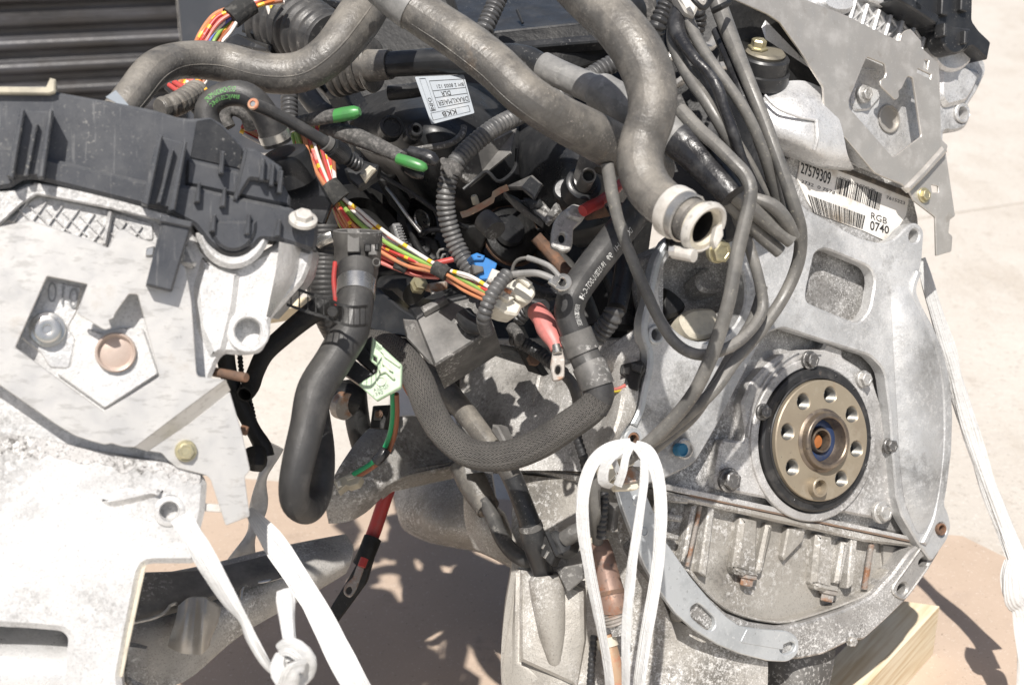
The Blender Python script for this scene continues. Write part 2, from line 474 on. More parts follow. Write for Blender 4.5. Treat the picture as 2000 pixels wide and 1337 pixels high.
def ripple(N, L, tc, bs, cur, last):
    sep = N.new("ShaderNodeSeparateXYZ"); L.new(tc.outputs["UV"], sep.inputs[0])
    n = N.new("ShaderNodeTexNoise"); n.inputs["Scale"].default_value = 60; L.new(tc.outputs["Object"], n.inputs["Vector"])
    a = N.new("ShaderNodeMath"); a.operation = 'MULTIPLY_ADD'; a.inputs[1].default_value = 1700; L.new(sep.outputs[1], a.inputs[0])
    b = N.new("ShaderNodeMath"); b.operation = 'MULTIPLY'; b.inputs[1].default_value = 9; L.new(n.outputs["Fac"], b.inputs[0]); L.new(b.outputs[0], a.inputs[2])
    c = N.new("ShaderNodeMath"); c.operation = 'SINE'; L.new(a.outputs[0], c.inputs[0])
    u = N.new("ShaderNodeBump"); u.inputs["Strength"].default_value = .07; u.inputs["Distance"].default_value = .0004; L.new(c.outputs[0], u.inputs["Height"])
    if last: L.new(last, u.inputs["Normal"])
    return u.outputs[0]
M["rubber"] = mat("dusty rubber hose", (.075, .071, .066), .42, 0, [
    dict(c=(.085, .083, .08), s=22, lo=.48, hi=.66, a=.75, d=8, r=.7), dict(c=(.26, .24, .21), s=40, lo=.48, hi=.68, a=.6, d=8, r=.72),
    dict(c=(.22, .155, .10), s=16, lo=.60, hi=.72, a=.7), dict(c=(.07, .07, .07), s=160, lo=.56, hi=.66, a=.55, d=8), dict(c=(.46, .42, .37), s=500, lo=.56, hi=.7, a=.6, m=(30, .45, .6))], ((60, .25), (120, .3), (700, .35)), rvar=.16, dust_top_light=((.30, .275, .235), .1, .95, .85), uvbump=ripple)
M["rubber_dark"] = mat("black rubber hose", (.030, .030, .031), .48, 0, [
    dict(c=(.11, .105, .10), s=35, lo=.50, hi=.72, a=.7), dict(c=(.36, .34, .31), s=110, lo=.58, hi=.68, a=.55, m=(12, .48, .6), d=8)], ((200, .25), (800, .2)), rvar=.14, dust_top_light=((.13, .125, .115), .1, 1, .6))
M["sleeve"] = mat("grey shrink sleeve", (.26, .255, .245), .5, 0, [
    dict(c=(.14, .14, .135), s=30, lo=.46, hi=.62, a=.8), dict(c=(.48, .47, .44), s=70, lo=.55, hi=.72, a=.6)], ((120, .2), (500, .2)), rvar=.1)
M["cable"] = mat("grey black cable sheath", (.11, .107, .10), .42, 0, [
    dict(c=(.24, .23, .21), s=40, lo=.45, hi=.66, a=.6, d=8), dict(c=(.055, .055, .055), s=28, lo=.52, hi=.66, a=.7, d=8),
    dict(c=(.40, .37, .30), s=300, lo=.60, hi=.68, a=.4)], ((160, .2), (600, .2)), rvar=.12, dust_top_light=((.30, .285, .26), .1, 1, .7))
M["tape"] = mat("shiny black tape", (.022, .022, .024), .30, 0, [dict(c=(.10, .10, .10), s=60, lo=.5, hi=.75, a=.6)], ((70, .5), (240, .35)), rvar=.12)
M["conduit"] = mat("grey corrugated conduit", (.075, .075, .076), .42, 0, [
    dict(c=(.22, .215, .205), s=50, lo=.45, hi=.7, a=.7)], ((500, .15),), rvar=.1)
M["conduit_black"] = mat("black corrugated conduit", (.032, .032, .033), .45, 0, [dict(c=(.12, .115, .11), s=60, lo=.5, hi=.72, a=.6)], ((500, .15),))
M["steel"] = mat("zinc plated steel", (.52, .51, .49), .38, .8, [dict(c=(.30, .29, .27), s=60, lo=.48, hi=.66, a=.6), dict(c=(.75, .74, .72), s=500, lo=.58, hi=.68, a=.5)], ((400, .2),), rvar=.1)
M["steel_band"] = mat("bright steel band", (.62, .61, .58), .28, .9, [dict(c=(.45, .43, .40), s=40, lo=.5, hi=.7, a=.5)], ((500, .1),), rvar=.08)
M["bolt_dark"] = mat("oxidised bolt", (.16, .155, .15), .5, .6, [dict(c=(.55, .54, .52), s=240, lo=.54, hi=.63, a=.8), dict(c=(.05, .05, .05), s=80, lo=.56, hi=.68, a=.7)], ((300, .5),))
M["bolt_light"] = mat("oxidised pale bolt", (.50, .49, .47), .48, .5, [dict(c=(.22, .215, .20), s=160, lo=.50, hi=.62, a=.7), dict(c=(.8, .79, .77), s=500, lo=.57, hi=.66, a=.6)], ((300, .5),))
M["bolt_yellow"] = mat("yellow passivated bolt", (.52, .47, .30), .4, .7, [dict(c=(.30, .28, .22), s=90, lo=.48, hi=.64, a=.6)], ((400, .2),))
M["rust"] = mat("rusty steel", (.16, .10, .07), .8, .2, [dict(c=(.30, .155, .09), s=70, lo=.50, hi=.66, a=.7), dict(c=(.11, .075, .06), s=150, lo=.55, hi=.66, a=.8)], ((300, .6),))
M["rust_grey"] = mat("rust stained steel", (.36, .33, .30), .6, .4, [dict(c=(.34, .17, .09), s=55, lo=.50, hi=.62, a=.9), dict(c=(.6, .58, .55), s=300, lo=.56, hi=.66, a=.6)], ((300, .5),))
M["rust_orange"] = mat("orange rust", (.36, .12, .03), .8, 0, [dict(c=(.35, .12, .04), s=300, lo=.5, hi=.62, a=.8)], ((500, .5),))
M["flange"] = mat("bronze tinted crank flange", (.335, .285, .21), .45, .35, [
    dict(c=(.27, .22, .165), s=18, lo=.42, hi=.66, a=.6), dict(c=(.46, .41, .33), s=50, lo=.52, hi=.72, a=.5),
    dict(c=(.33, .15, .07), s=55, lo=.68, hi=.76, a=.7), dict(c=(.10, .085, .07), s=200, lo=.67, hi=.72, a=.8)], ((50, .08), (500, .15)), rvar=.1)
M["hub"] = mat("dark worn hub steel", (.19, .155, .125), .4, .7, [dict(c=(.33, .27, .20), s=60, lo=.48, hi=.66, a=.8), dict(c=(.06, .055, .06), s=200, lo=.6, hi=.7, a=.7)], ((300, .2),), rvar=.1)
M["blue_ring"] = mat("blue bearing seal", (.035, .06, .14), .4, .3, [dict(c=(.10, .10, .11), s=80, lo=.5, hi=.66, a=.7)], ((400, .2),))
M["seal"] = mat("black seal rubber", (.022, .022, .023), .45, 0, [dict(c=(.10, .095, .09), s=60, lo=.52, hi=.72, a=.6), dict(c=(.22, .15, .11), s=120, lo=.66, hi=.74, a=.4)], ((400, .2),))
M["thread"] = mat("threaded bore steel", (.17, .165, .15), .42, .5, [dict(c=(.30, .29, .27), s=200, lo=.5, hi=.62, a=.6)], ((500, .2),))
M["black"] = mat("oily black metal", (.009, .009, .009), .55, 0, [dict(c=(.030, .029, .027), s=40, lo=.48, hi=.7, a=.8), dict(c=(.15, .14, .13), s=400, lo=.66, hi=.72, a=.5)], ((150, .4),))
M["gasket"] = mat("brown gasket", (.22, .145, .10), .75, 0, [dict(c=(.16, .13, .11), s=60, lo=.45, hi=.6, a=.8)], ((300, .4),))
M["gasket_dark"] = mat("oily joint line", (.06, .05, .04), .6, 0, [dict(c=(.25, .2, .15), s=60, lo=.5, hi=.65, a=.7)], ((300, .4),))
M["paper"] = mat("soiled white sticker", (.78, .75, .70), .6, 0, [dict(c=(.36, .29, .21), s=26, lo=.53, hi=.66, a=.85, d=8), dict(c=(.10, .09, .08), s=45, lo=.65, hi=.73, a=.8), dict(c=(.25, .22, .19), s=350, lo=.62, hi=.70, a=.7, m=(20, .5, .6))], ((60, .15),))
M["tagpaper"] = mat("pale blue grey tag", (.30, .335, .37), .5, 0, [dict(c=(.48, .48, .47), s=40, lo=.52, hi=.7, a=.6), dict(c=(.55, .47, .36), s=90, lo=.66, hi=.74, a=.5)], ((60, .1),))
M["ink"] = mat("black print", (.03, .03, .03), .7, bump=())
M["ink_white"] = mat("white print", (.62, .62, .60), .7, 0, [dict(c=(.12, .12, .12), s=600, lo=.56, hi=.64, a=.7)], ())
M["ink_green"] = mat("green print", (.16, .42, .13), .7, 0, [dict(c=(.05, .07, .05), s=500, lo=.55, hi=.63, a=.8)], ())
M["emboss"] = mat("raised cast numerals", (.26, .265, .27), .45, .4, bump=((300, .3),))
def flatc(n, c, rough=.45, layers=None, **k):
    M[n] = mat(n.replace("_", " "), c, rough, 0, layers if layers is not None else [dict(c=tuple(x * .5 + .05 for x in c), s=60, lo=.46, hi=.66, a=.7, d=8)], ((400, .12),), **k)
flatc("wire_red", (.52, .075, .065)); flatc("wire_green", (.26, .42, .10)); flatc("wire_orange", (.56, .23, .11))
flatc("wire_pink", (.66, .20, .17)); flatc("wire_white", (.72, .68, .63)); flatc("wire_brown", (.33, .12, .06))
flatc("wire_black", (.025, .025, .025)); flatc("wire_blue", (.10, .14, .45)); flatc("wire_green2", (.02, .33, .13)); flatc("wire_yellow", (.75, .60, .05))
flatc("red_plastic", (.47, .05, .045)); flatc("red_dusty", (.58, .20, .18)); flatc("blue_plastic", (.035, .20, .52))
flatc("cap_green", (.065, .27, .07), .35); flatc("mint", (.44, .58, .40), .45); flatc("mint_light", (.56, .64, .49), .45)
flatc("nylon", (.70, .67, .58), .4); flatc("nylon_dull", (.50, .46, .36), .5); flatc("blue_plug", (.02, .15, .27), .4)
flatc("white_plastic", (.56, .54, .50), .5, [dict(c=(.36, .33, .29), s=40, lo=.48, hi=.64, a=.75, d=8), dict(c=(.18, .17, .15), s=120, lo=.58, hi=.68, a=.6)])
flatc("cream", (.62, .57, .46), .6)
M["copper"] = mat("tarnished copper strip", (.50, .34, .22), .5, .4, [dict(c=(.55, .22, .13), s=80, lo=.5, hi=.64, a=.9), dict(c=(.55, .50, .38), s=50, lo=.5, hi=.65, a=.7)], ((300, .3),))
M["cloth_tape"] = mat("fuzzy cloth tape", (.032, .032, .031), .9, 0, [dict(c=(.12, .115, .105), s=160, lo=.5, hi=.7, a=.7)], ((350, .7), (900, .6)))
M["felt"] = mat("grey woven loom sleeve", (.075, .073, .07), .9, 0, [dict(c=(.21, .20, .19), s=300, lo=.45, hi=.65, a=.8)], ((350, .7), (900, .8)))
def weave(N, L, tc, bs, cur, last):
    sep = N.new("ShaderNodeSeparateXYZ"); L.new(tc.outputs["UV"], sep.inputs[0])
    a = N.new("ShaderNodeMath"); a.operation = 'MULTIPLY'; a.inputs[1].default_value = 6.2832 * 22; L.new(sep.outputs[0], a.inputs[0])
    c = N.new("ShaderNodeMath"); c.operation = 'SINE'; L.new(a.outputs[0], c.inputs[0])
    u = N.new("ShaderNodeBump"); u.inputs["Strength"].default_value = .35; u.inputs["Distance"].default_value = .0006; L.new(c.outputs[0], u.inputs["Height"])
    if last: L.new(last, u.inputs["Normal"])
    return u.outputs[0]
M["rope"] = mat("white packing strap", (.60, .60, .59), .45, 0, [dict(c=(.54, .54, .53), s=50, lo=.5, hi=.7, a=.6), dict(c=(.50, .48, .45), s=25, lo=.62, hi=.75, a=.5)], ((60, .5), (160, .3)), bdist=.0012, uvbump=weave)
M["film"] = mat("clear stretch film twisted", (.62, .60, .57), .25, 0, [dict(c=(.40, .37, .33), s=60, lo=.45, hi=.65, a=.6)], ((120, .6),))
def braid_nodes(N, L, tc, bs, cur, last):
    sep = N.new("ShaderNodeSeparateXYZ"); L.new(tc.outputs["UV"], sep.inputs[0])
    def math_(op, a, b):
        n = N.new("ShaderNodeMath"); n.operation = op
        for i, v in ((0, a), (1, b)):
            if isinstance(v, (int, float)): n.inputs[i].default_value = v
            elif v is not None: L.new(v, n.inputs[i])
        return n.outputs[0]
    NB = 24
    U = math_('MULTIPLY', sep.outputs[0], NB); Vv = math_('MULTIPLY', sep.outputs[1], 270.0)
    tri = math_('PINGPONG', U, 1.0)                              # zig-zag columns -> herringbone
    ph = math_('ADD', Vv, math_('MULTIPLY', tri, 2.4))
    strand = math_('SINE', math_('MULTIPLY', ph, 6.2832), None)
    groove = math_('ABSOLUTE', math_('SUBTRACT', tri, .5), None)
    h = math_('ADD', math_('MULTIPLY', strand, .62), math_('MULTIPLY', groove, -.55))
    b = N.new("ShaderNodeBump"); b.inputs["Strength"].default_value = .9; b.inputs["Distance"].default_value = .0007; L.new(h, b.inputs["Height"])
    if last: L.new(last, b.inputs["Normal"])
    mr = N.new("ShaderNodeMapRange"); mr.inputs[1].default_value = -.9; mr.inputs[2].default_value = .6; L.new(h, mr.inputs[0])
    mx = N.new("ShaderNodeMix"); mx.data_type = 'RGBA'; mx.inputs[6].default_value = (.018, .018, .018, 1)
    L.new(mr.outputs[0], mx.inputs[0]); L.new(cur, mx.inputs[7]); L.new(mx.outputs[2], bs.inputs["Base Color"])
    return b.outputs[0]
M["braid"] = mat("braided textile hose", (.20, .187, .17), .75, 0, [dict(c=(.09, .085, .08), s=30, lo=.45, hi=.7, a=.7)], ((500, .2),), uvbump=braid_nodes)
def stripe_nodes(c2, freq, duty):
    def f(N, L, tc, bs, cur, last):
        sep = N.new("ShaderNodeSeparateXYZ"); L.new(tc.outputs["UV"], sep.inputs[0])
        a = N.new("ShaderNodeMath"); a.operation = 'MULTIPLY'; a.inputs[1].default_value = freq; L.new(sep.outputs[1], a.inputs[0])
        b = N.new("ShaderNodeMath"); b.operation = 'FRACT'; L.new(a.outputs[0], b.inputs[0])
        c = N.new("ShaderNodeMath"); c.operation = 'LESS_THAN'; c.inputs[1].default_value = duty; L.new(b.outputs[0], c.inputs[0])
        mx = N.new("ShaderNodeMix"); mx.data_type = 'RGBA'; L.new(c.outputs[0], mx.inputs[0]); L.new(cur, mx.inputs[6]); mx.inputs[7].default_value = (*c2, 1)
        L.new(mx.outputs[2], bs.inputs["Base Color"]); return last
    return f
M["wire_white_yellow"] = mat("white wire yellow marks", (.74, .70, .66), .4, 0, [dict(c=(.70, .30, .25), s=60, lo=.55, hi=.66, a=.3)], (), uvbump=stripe_nodes((.85, .55, .06), 38, .16))
M["wire_red_yellow"] = mat("red wire yellow marks", (.60, .07, .06), .4, 0, [dict(c=(.70, .50, .45), s=40, lo=.56, hi=.62, a=.6)], (), uvbump=stripe_nodes((.80, .50, .05), 55, .2))
M["wire_orange_yellow"] = mat("orange wire yellow marks", (.70, .20, .06), .4, 0, [], (), uvbump=stripe_nodes((.80, .52, .06), 48, .25))

# ================================================================== setting
def gpt(x, y, z):
    ray = FW + RT * ((x - 1000) / FPX) - UP * ((y - 668.5) / FPX)
    return C0 + ray * ((z - C0.z) / ray.z)
BZ = 0.05                                    # top of the packing board
M["concrete"] = mat("pale concrete", (.56, .515, .455), .85, 0, [
    dict(c=(.62, .58, .52), s=3.0, lo=.40, hi=.65, a=.9), dict(c=(.44, .38, .31), s=7, lo=.52, hi=.70, a=.55, st=(1, .35, 1), d=9, r=.7),
    dict(c=(.36, .30, .24), s=22, lo=.58, hi=.70, a=.45, d=9), dict(c=(.30, .26, .22), s=130, lo=.58, hi=.66, a=.5), dict(c=(.75, .72, .67), s=200, lo=.58, hi=.66, a=.5)], ((40, .3), (260, .4)), bdist=.002)
M["board"] = mat("brown hardboard", (.50, .39, .30), .7, 0, [
    dict(c=(.56, .44, .345), s=6, lo=.42, hi=.66, a=.8), dict(c=(.40, .31, .25), s=22, lo=.58, hi=.76, a=.4),
    dict(c=(.70, .63, .56), s=300, lo=.61, hi=.67, a=.7), dict(c=(.22, .16, .12), s=170, lo=.62, hi=.69, a=.6), dict(c=(.34, .26, .20), s=10, lo=.58, hi=.66, a=.5, d=9, r=.75)], ((60, .12), (500, .2)))
def grain(N, L, tc, bs, cur, last):
    mp = N.new("ShaderNodeMapping"); mp.inputs["Scale"].default_value = (9, 140, 140); L.new(tc.outputs["UV"], mp.inputs[0])
    n = N.new("ShaderNodeTexNoise"); n.inputs["Scale"].default_value = 1.0; n.inputs["Detail"].default_value = 5; n.inputs["Distortion"].default_value = .35; L.new(mp.outputs[0], n.inputs["Vector"])
    r = N.new("ShaderNodeMapRange"); r.inputs[1].default_value = .42; r.inputs[2].default_value = .66; L.new(n.outputs["Fac"], r.inputs[0])
    mx = N.new("ShaderNodeMix"); mx.data_type = 'RGBA'; L.new(r.outputs[0], mx.inputs[0]); L.new(cur, mx.inputs[6]); mx.inputs[7].default_value = (.62, .48, .29, 1)
    L.new(mx.outputs[2], bs.inputs["Base Color"])
    b = N.new("ShaderNodeBump"); b.inputs["Strength"].default_value = .35; b.inputs["Distance"].default_value = .001; L.new(n.outputs["Fac"], b.inputs["Height"])
    return b.outputs[0]
M["timber"] = mat("fresh sawn pine", (.80, .71, .53), .7, 0, [dict(c=(.72, .60, .40), s=25, lo=.45, hi=.65, a=.6)], (), uvbump=grain)
M["shutter"] = mat("dark corrugated steel", (.026, .025, .026), .42, .1, [
    dict(c=(.07, .07, .08), s=3, lo=.45, hi=.65, a=.7, st=(1, 1, 5)), dict(c=(.04, .035, .033), s=8, lo=.5, hi=.7, a=.6)], ((30, .2),), rvar=.1)
M["shutter_post"] = mat("dark blue grey post", (.055, .062, .075), .5, .1, [dict(c=(.10, .10, .11), s=8, lo=.45, hi=.7, a=.7)], ((60, .2),))

# concrete yard: two slabs with an open joint between them
ja, jb = gpt(1880, 414, 0), gpt(2000, 396, 0)
jd = (jb - ja).normalized(); jn = Vector((-jd.y, jd.x, 0))
if jn.y < 0: jn = -jn
V = []; F = []
def gq(a0, a1, b0, b1, z0=0, z1=0):
    n = len(V)
    for (s, t, z) in ((a0, b0, z0), (a1, b0, z0), (a1, b1, z1), (a0, b1, z1)):
        q = ja + jd * s + jn * t; V.append(Vector((q.x, q.y, z)))
    F.append((n, n + 1, n + 2, n + 3))
gq(-60, 60, -40, -.006); gq(-60, 60, -.006, -.004, 0, -.012); gq(-60, 60, -.004, .004, -.012, -.012); gq(-60, 60, .004, .006, -.012, 0); gq(-60, 60, .006, 90)
tag(mobj("ground", V, F, M["concrete"]), "pale sunlit concrete yard with a slab joint", kind="structure")
for o in (bpy.data.objects["ground"],):
    if "category" in o: del o["category"]

# packing board under the engines
bp = [gpt(150, 908, BZ), gpt(1880, 1046, BZ), gpt(2110, 1160, BZ), gpt(2500, 1700, BZ), gpt(-700, 1700, BZ)]
n = len(bp); V = bp + [q - Vector((0, 0, .012)) for q in bp]
F = [tuple(range(n))[::-1], tuple(range(n, 2 * n))] + [(i, (i + 1) % n, n + (i + 1) % n, n + i) for i in range(n)]
tag(mobj("packing_board", V, F, M["board"]), "thin brown board lying on the concrete under both engines", "board")
bp2 = [p + (sum(bp, Vector()) / n - p) * .03 for p in bp]
for i, t in enumerate((.25, .6)):            # bearers that lift the board
    a = bp[0].lerp(bp[1], .02); b = bp[1]; dv = Vector((0, -1, 0)) * (.12 + i * .5)
    q = [a + dv, b + dv, b + dv + Vector((0, -.08, 0)), a + dv + Vector((0, -.08, 0))]
    Vb = [Vector((p.x, p.y, BZ - .0125)) for p in q] + [Vector((p.x, p.y, .0005)) for p in q]
    Fb = [(3, 2, 1, 0), (4, 5, 6, 7)] + [(k, (k + 1) % 4, 4 + (k + 1) % 4, 4 + k) for k in range(4)]
    tag(mobj("bearer", Vb, Fb, M["timber"]), ["rear", "front"][i] + " timber bearer under the brown board", "timber")

# pine block that props the engine at the lower right
ta, tb, tcn, td = gpt(1835, 1183, BZ + .062), gpt(1745, 1170, BZ + .062), gpt(1490, 1420, BZ + .062), gpt(1608, 1430, BZ + .062)
top = [tb, ta, td, tcn]
ax = (td - ta).normalized()
V = []; UVs = []
for z in (0, -.0615):
    for q in top:
        V.append(q + Vector((0, 0, z))); UVs.append(((q - ta).dot(ax), (q - ta).dot(ax.cross(Vector((0, 0, 1)))) + z * 1.3))
F = [(0, 1, 2, 3)[::-1], (4, 5, 6, 7)] + [(k, (k + 1) % 4, 4 + (k + 1) % 4, 4 + k) for k in range(4)]
tag(mobj("timber_block", V, F, M["timber"], None, UVs), "pale pine block propping the engine at the lower right", "timber")

# corrugated shutter behind the near engine
wr = gpt(372, 300, 0); wdir = Vector((math.cos(R(14)), math.sin(R(14)), 0)); wn = Vector((wdir.y, -wdir.x, 0))
V = []; F = []; nz_ = 420; pit = .056
for i in range(nz_ + 1):
    z = 2.3 * i / nz_; e = .016 * math.sin(2 * math.pi * z / pit) 
    e = max(-.010, min(.012, e))
    for s in (-3.2, 0): q = wr + wdir * s + wn * e; V.append(Vector((q.x, q.y, z)))
for i in range(nz_): F.append((2 * i, 2 * i + 1, 2 * i + 3, 2 * i + 2))
o = mobj("corrugated_shutter", V, F, M["shutter"], sharp=50)
tag(o, "dark corrugated metal shutter in the background at upper left", "shutter")
V = []; F = []
def post(a, b, h0, h1, dep, m, nm, lab, cat):
    q = [wr + wdir * a + wn * .05, wr + wdir * b + wn * .05, wr + wdir * b - wn * dep, wr + wdir * a - wn * dep]
    Vp = [Vector((p.x, p.y, h0)) for p in q] + [Vector((p.x, p.y, h1)) for p in q]
    Fp = [(0, 1, 2, 3)[::-1], (4, 5, 6, 7)] + [(k, (k + 1) % 4, 4 + (k + 1) % 4, 4 + k) for k in range(4)]
    tag(mobj(nm, Vp, Fp, m), lab, cat)
post(.004, .30, .0, 2.3, .2, M["shutter_post"], "shutter_post", "dark blue grey post at the end of the corrugated shutter", "post")

# ================================================================== far engine (right): rear face plane
A = Plane(1603, 859, 1.27, (.5, 0, .866))
ENG = thing("engine", "silver engine on the right showing its round crank flange and barcode sticker", "engine", A.pt(1500, 1285, -.1), "engines on the brown board")
am, ad = M["alu_face"], M["alu_dirty"]

# cylinder block behind everything
blk = plate("engine_block", A, rnd([(1292, 500), (1420, 440), (1545, 300), (1600, 290), (1782, 372), (1796, 430), (1785, 560), (1800, 640), (1835, 760), (1840, 960), (1800, 1050), (1290, 952), (1262, 900), (1290, 700)], 12), -.022, .05, ad, ENG, bev=.002,
            holes=[ell(1366, 570, 82, 96, 30)])
CK = plate("crankcase", A, rnd([(1262, 655), (1300, 690), (1500, 690), (1740, 700), (1790, 1040), (1292, 946), (1240, 930), (1226, 900), (1250, 800)], 10), -.030, .27, M["alu_block"], ENG, bev=.006)
blk["label"] = "speckled grey cylinder block behind the flange plate"
# bell housing flange plate with starter opening, window and crank opening
bore = ell(1372, 568, 84, 100, 40, -4)
win = rnd([(1592, 492), (1612, 485), (1700, 521), (1710, 545), (1700, 605), (1676, 634), (1575, 590), (1575, 568)], 14)
ear_hole = ell(1786, 461, 9.5, 13.5, 20, 12)
outl = rnd([(1545, 372), (1575, 408), (1604, 424), (1680, 466), (1724, 476), (1752, 464), (1766, 446, 14), (1788, 432, 18), (1806, 448, 14), (1802, 508), (1793, 548), (1791, 570),
        (1801, 596), (1820, 630), (1838, 670), (1851, 714), (1859, 756), (1862, 811), (1860, 880), (1851, 952), (1845, 985), (1854, 1003), (1859, 1028), (1851, 1054), (1838, 1072), (1820, 1098),
        (1793, 1060, 2), (1762, 1008), (1751, 970), (1744, 886), (1738, 800), (1728, 722, 20), (1700, 694), (1613, 667), (1530, 640), (1496, 650, 22), (1443, 748), (1402, 830), (1361, 900),
        (1346, 911), (1296, 936), (1262, 946), (1250, 938), (1207, 946), (1196, 900), (1203, 860, 14), (1216, 836, 12), (1242, 822), (1249, 772), (1263, 722), (1265, 692), (1255, 655), (1256, 624),
        (1267, 586), (1273, 548), (1284, 508), (1306, 468), (1350, 440), (1420, 425), (1490, 425), (1530, 400)], 9)
fp = plate("flange_plate", A, outl, 0, .013, am, ENG, bev=.0016, holes=[bore, win, ear_hole, ell(1281, 653, 10.5, 14, 20), ell(1236, 858, 12, 15, 20), ell(1839, 1033, 9, 12, 20)])
fp["label"] = "flat grey bell housing flange plate"
def onplate(name, pts, off, th, m, bev=.0012, holes=(), par=fp, **k): return plate(name, A, pts, off, th, m, par, bev, holes, **k)
# raised rims
def strip(pl, pts, wpx, off, th, bev=.001):
    a, b = [], []
    for i, p in enumerate(pts):
        q0 = pts[max(i - 1, 0)]; q1 = pts[min(i + 1, len(pts) - 1)]
        dx, dy = q1[0] - q0[0], q1[1] - q0[1]; l = math.hypot(dx, dy) or 1
        a.append((p[0] - dy / l * wpx / 2, p[1] + dx / l * wpx / 2)); b.append((p[0] + dy / l * wpx / 2, p[1] - dx / l * wpx / 2))
    return pform(pl, a + b[::-1], off, th, bev)
rim = crs([(1797, 530), (1786, 566), (1798, 602), (1816, 640), (1834, 690), (1846, 750), (1850, 811), (1848, 880), (1840, 950), (1834, 985), (1826, 1020), (1806, 1062)], 5, False)
mobj("rim", *strip(A, rim, 11, .0035, .01, .0015), am, fp)
rim2 = crs([(1306, 474), (1288, 508), (1278, 548), (1270, 590), (1262, 625), (1262, 655), (1272, 690), (1271, 722), (1262, 760), (1254, 800), (1240, 830)], 5, False)
mobj("rim", *strip(A, rim2, 13, .003, .01, .0015), M["galv"], fp)
lathe("bolt_boss", A, 1236, 858, .003, [(12, -6), (21, -6), (22, 0), (20, 3), (15, 4), (13, 0), (12, -10)], M["galv"], fp)
lathe("bush", A, 1236, 858, .004, [(9, -10), (14, -10), (14.5, 0), (13, 2.5), (10, 2.5), (9, -8)], M["rust"], fp)
lathe("bush", A, 1839, 1033, .003, [(7, -12), (11, -12), (12, 0), (11, 2.5), (9, 2), (8, -3), (7, -14)], M["rust"], fp)
lathe("plug", A, 1839, 1033, -.006, [(0, 0), (9, 0), (9, -4), (0, -4)], M["rust"], fp)
lathe("bolt_boss", A, 1281, 653, .0015, [(11, -8), (19, -8), (19, 1), (17, 3), (13, 3), (11.5, 0), (11, -12)], M["galv"], fp)
# domed cheek of the bell housing right of the crank opening (cast sheet curving out to the rim)
rows = []
def ap(x, y, off):
    q = A.pt(x, y, off) - C0; d = q.dot(FW); return (x, y, d)
for (y, xs) in ((560, (1738, 1750, 1762, 1774, 1784)), (620, (1742, 1758, 1774, 1790, 1806)), (700, (1746, 1768, 1792, 1816, 1834)), (800, (1752, 1776, 1800, 1824, 1842)), (900, (1758, 1780, 1802, 1824, 1842)), (980, (1768, 1784, 1802, 1818, 1830)), (1040, (1792, 1798, 1804, 1810, 1816))):
    k = 0 if y in (560, 1040) else 1
    rows.append([ap(x, y, o * k + .0004) for x, o in zip(xs, (0, .005, .0075, .006, .002))])
V, F = loft(rows, 4, 4, .004); mobj("domed_cheek", V, F, am, fp)
# blue plug, small details on the plate
lathe("plug_seat", A, 1338, 876, .0015, [(0, -4), (20, -4), (21, 0), (17, 1.5), (15, -2), (0, -3)], M["bolt_light"], fp)
bl = lathe("plug_cap", A, 1330, 878, .006, [(0, -10), (13, -10), (13, 6), (11, 8), (9, 5), (0, 5)], M["blue_plug"], fp); bl["label"] = "small blue plug"
# starter opening: recessed cup
ks = A.k(1372, 568); o = A.pt(1366, 568, -.012)
cup = Acc().add(lform(o, A.n, [(0, -.058), (.018, -.058), (.030, -.052), (.041, -.034), (.047, -.010), (.0485, .002)], 40))
cup.f = [f for f in cup.f if len(f) == 4]; cup.obj("starter_recess", M["alu_dirty"], ENG, label="grimy recess of the round starter opening")
A2 = Plane(1372, 600, 1.235, (.45, .35, .82))
plate("cast_boss", A2, crs([(1330, 622), (1345, 605), (1375, 600), (1400, 606), (1405, 640), (1388, 658), (1350, 655)], 4), -.002, .02, M["cream"], ENG, bev=.003)
plate("cast_boss", A2, crs([(1362, 540), (1385, 520), (1418, 535), (1435, 560), (1400, 570), (1370, 565)], 4), -.006, .02, M["alu_dirty"], ENG, bev=.003)
plate("cast_boss", A2, crs([(1300, 560), (1340, 590), (1330, 612), (1298, 615)], 4), -.006, .02, M["black"], ENG, bev=.003)
# window: inner cast face already is the block; add ledge and grit
plate("window_ledge", A, rnd([(1578, 596), (1672, 628), (1690, 618), (1692, 640), (1575, 620)], 3), -.008, .02, ad, ENG)
# seal carrier
sc_out = rnd([(1409, 866), (1416, 857), (1453, 862), (1458, 845), (1453, 810), (1449, 788), (1466, 748), (1499, 711), (1529, 691), (1568, 683), (1606, 682), (1614, 668, 3), (1646, 681, 3), (1647, 698), (1680, 718), (1707, 746), (1721, 788),
              (1729, 844), (1738, 889), (1741, 937), (1748, 1000), (1740, 1018), (1400, 955), (1398, 930)], 5)
sc = plate("seal_carrier", A, sc_out, -.010, .016, M["alu_seal"], ENG, bev=.0022, holes=[])
kk = A.k(1603, 859)
def ring3(name, r0, r1, h0, h1, m, par, x=1603, y=859, off=0, lip=.001, seg=72):
    o = A.pt(x, y, off)
    V, F = lform(o, A.n, [(r0, h0), (r0, h1 - lip), (r0 + lip, h1), (r1 - lip, h1), (r1, h1 - lip), (r1, h0)], seg)
    F = F[:-2]; return mobj(name, V, F, m, par)
ring3("raised_ring", .0655, .0735, -.012, -.0065, M["alu_seal"], sc)
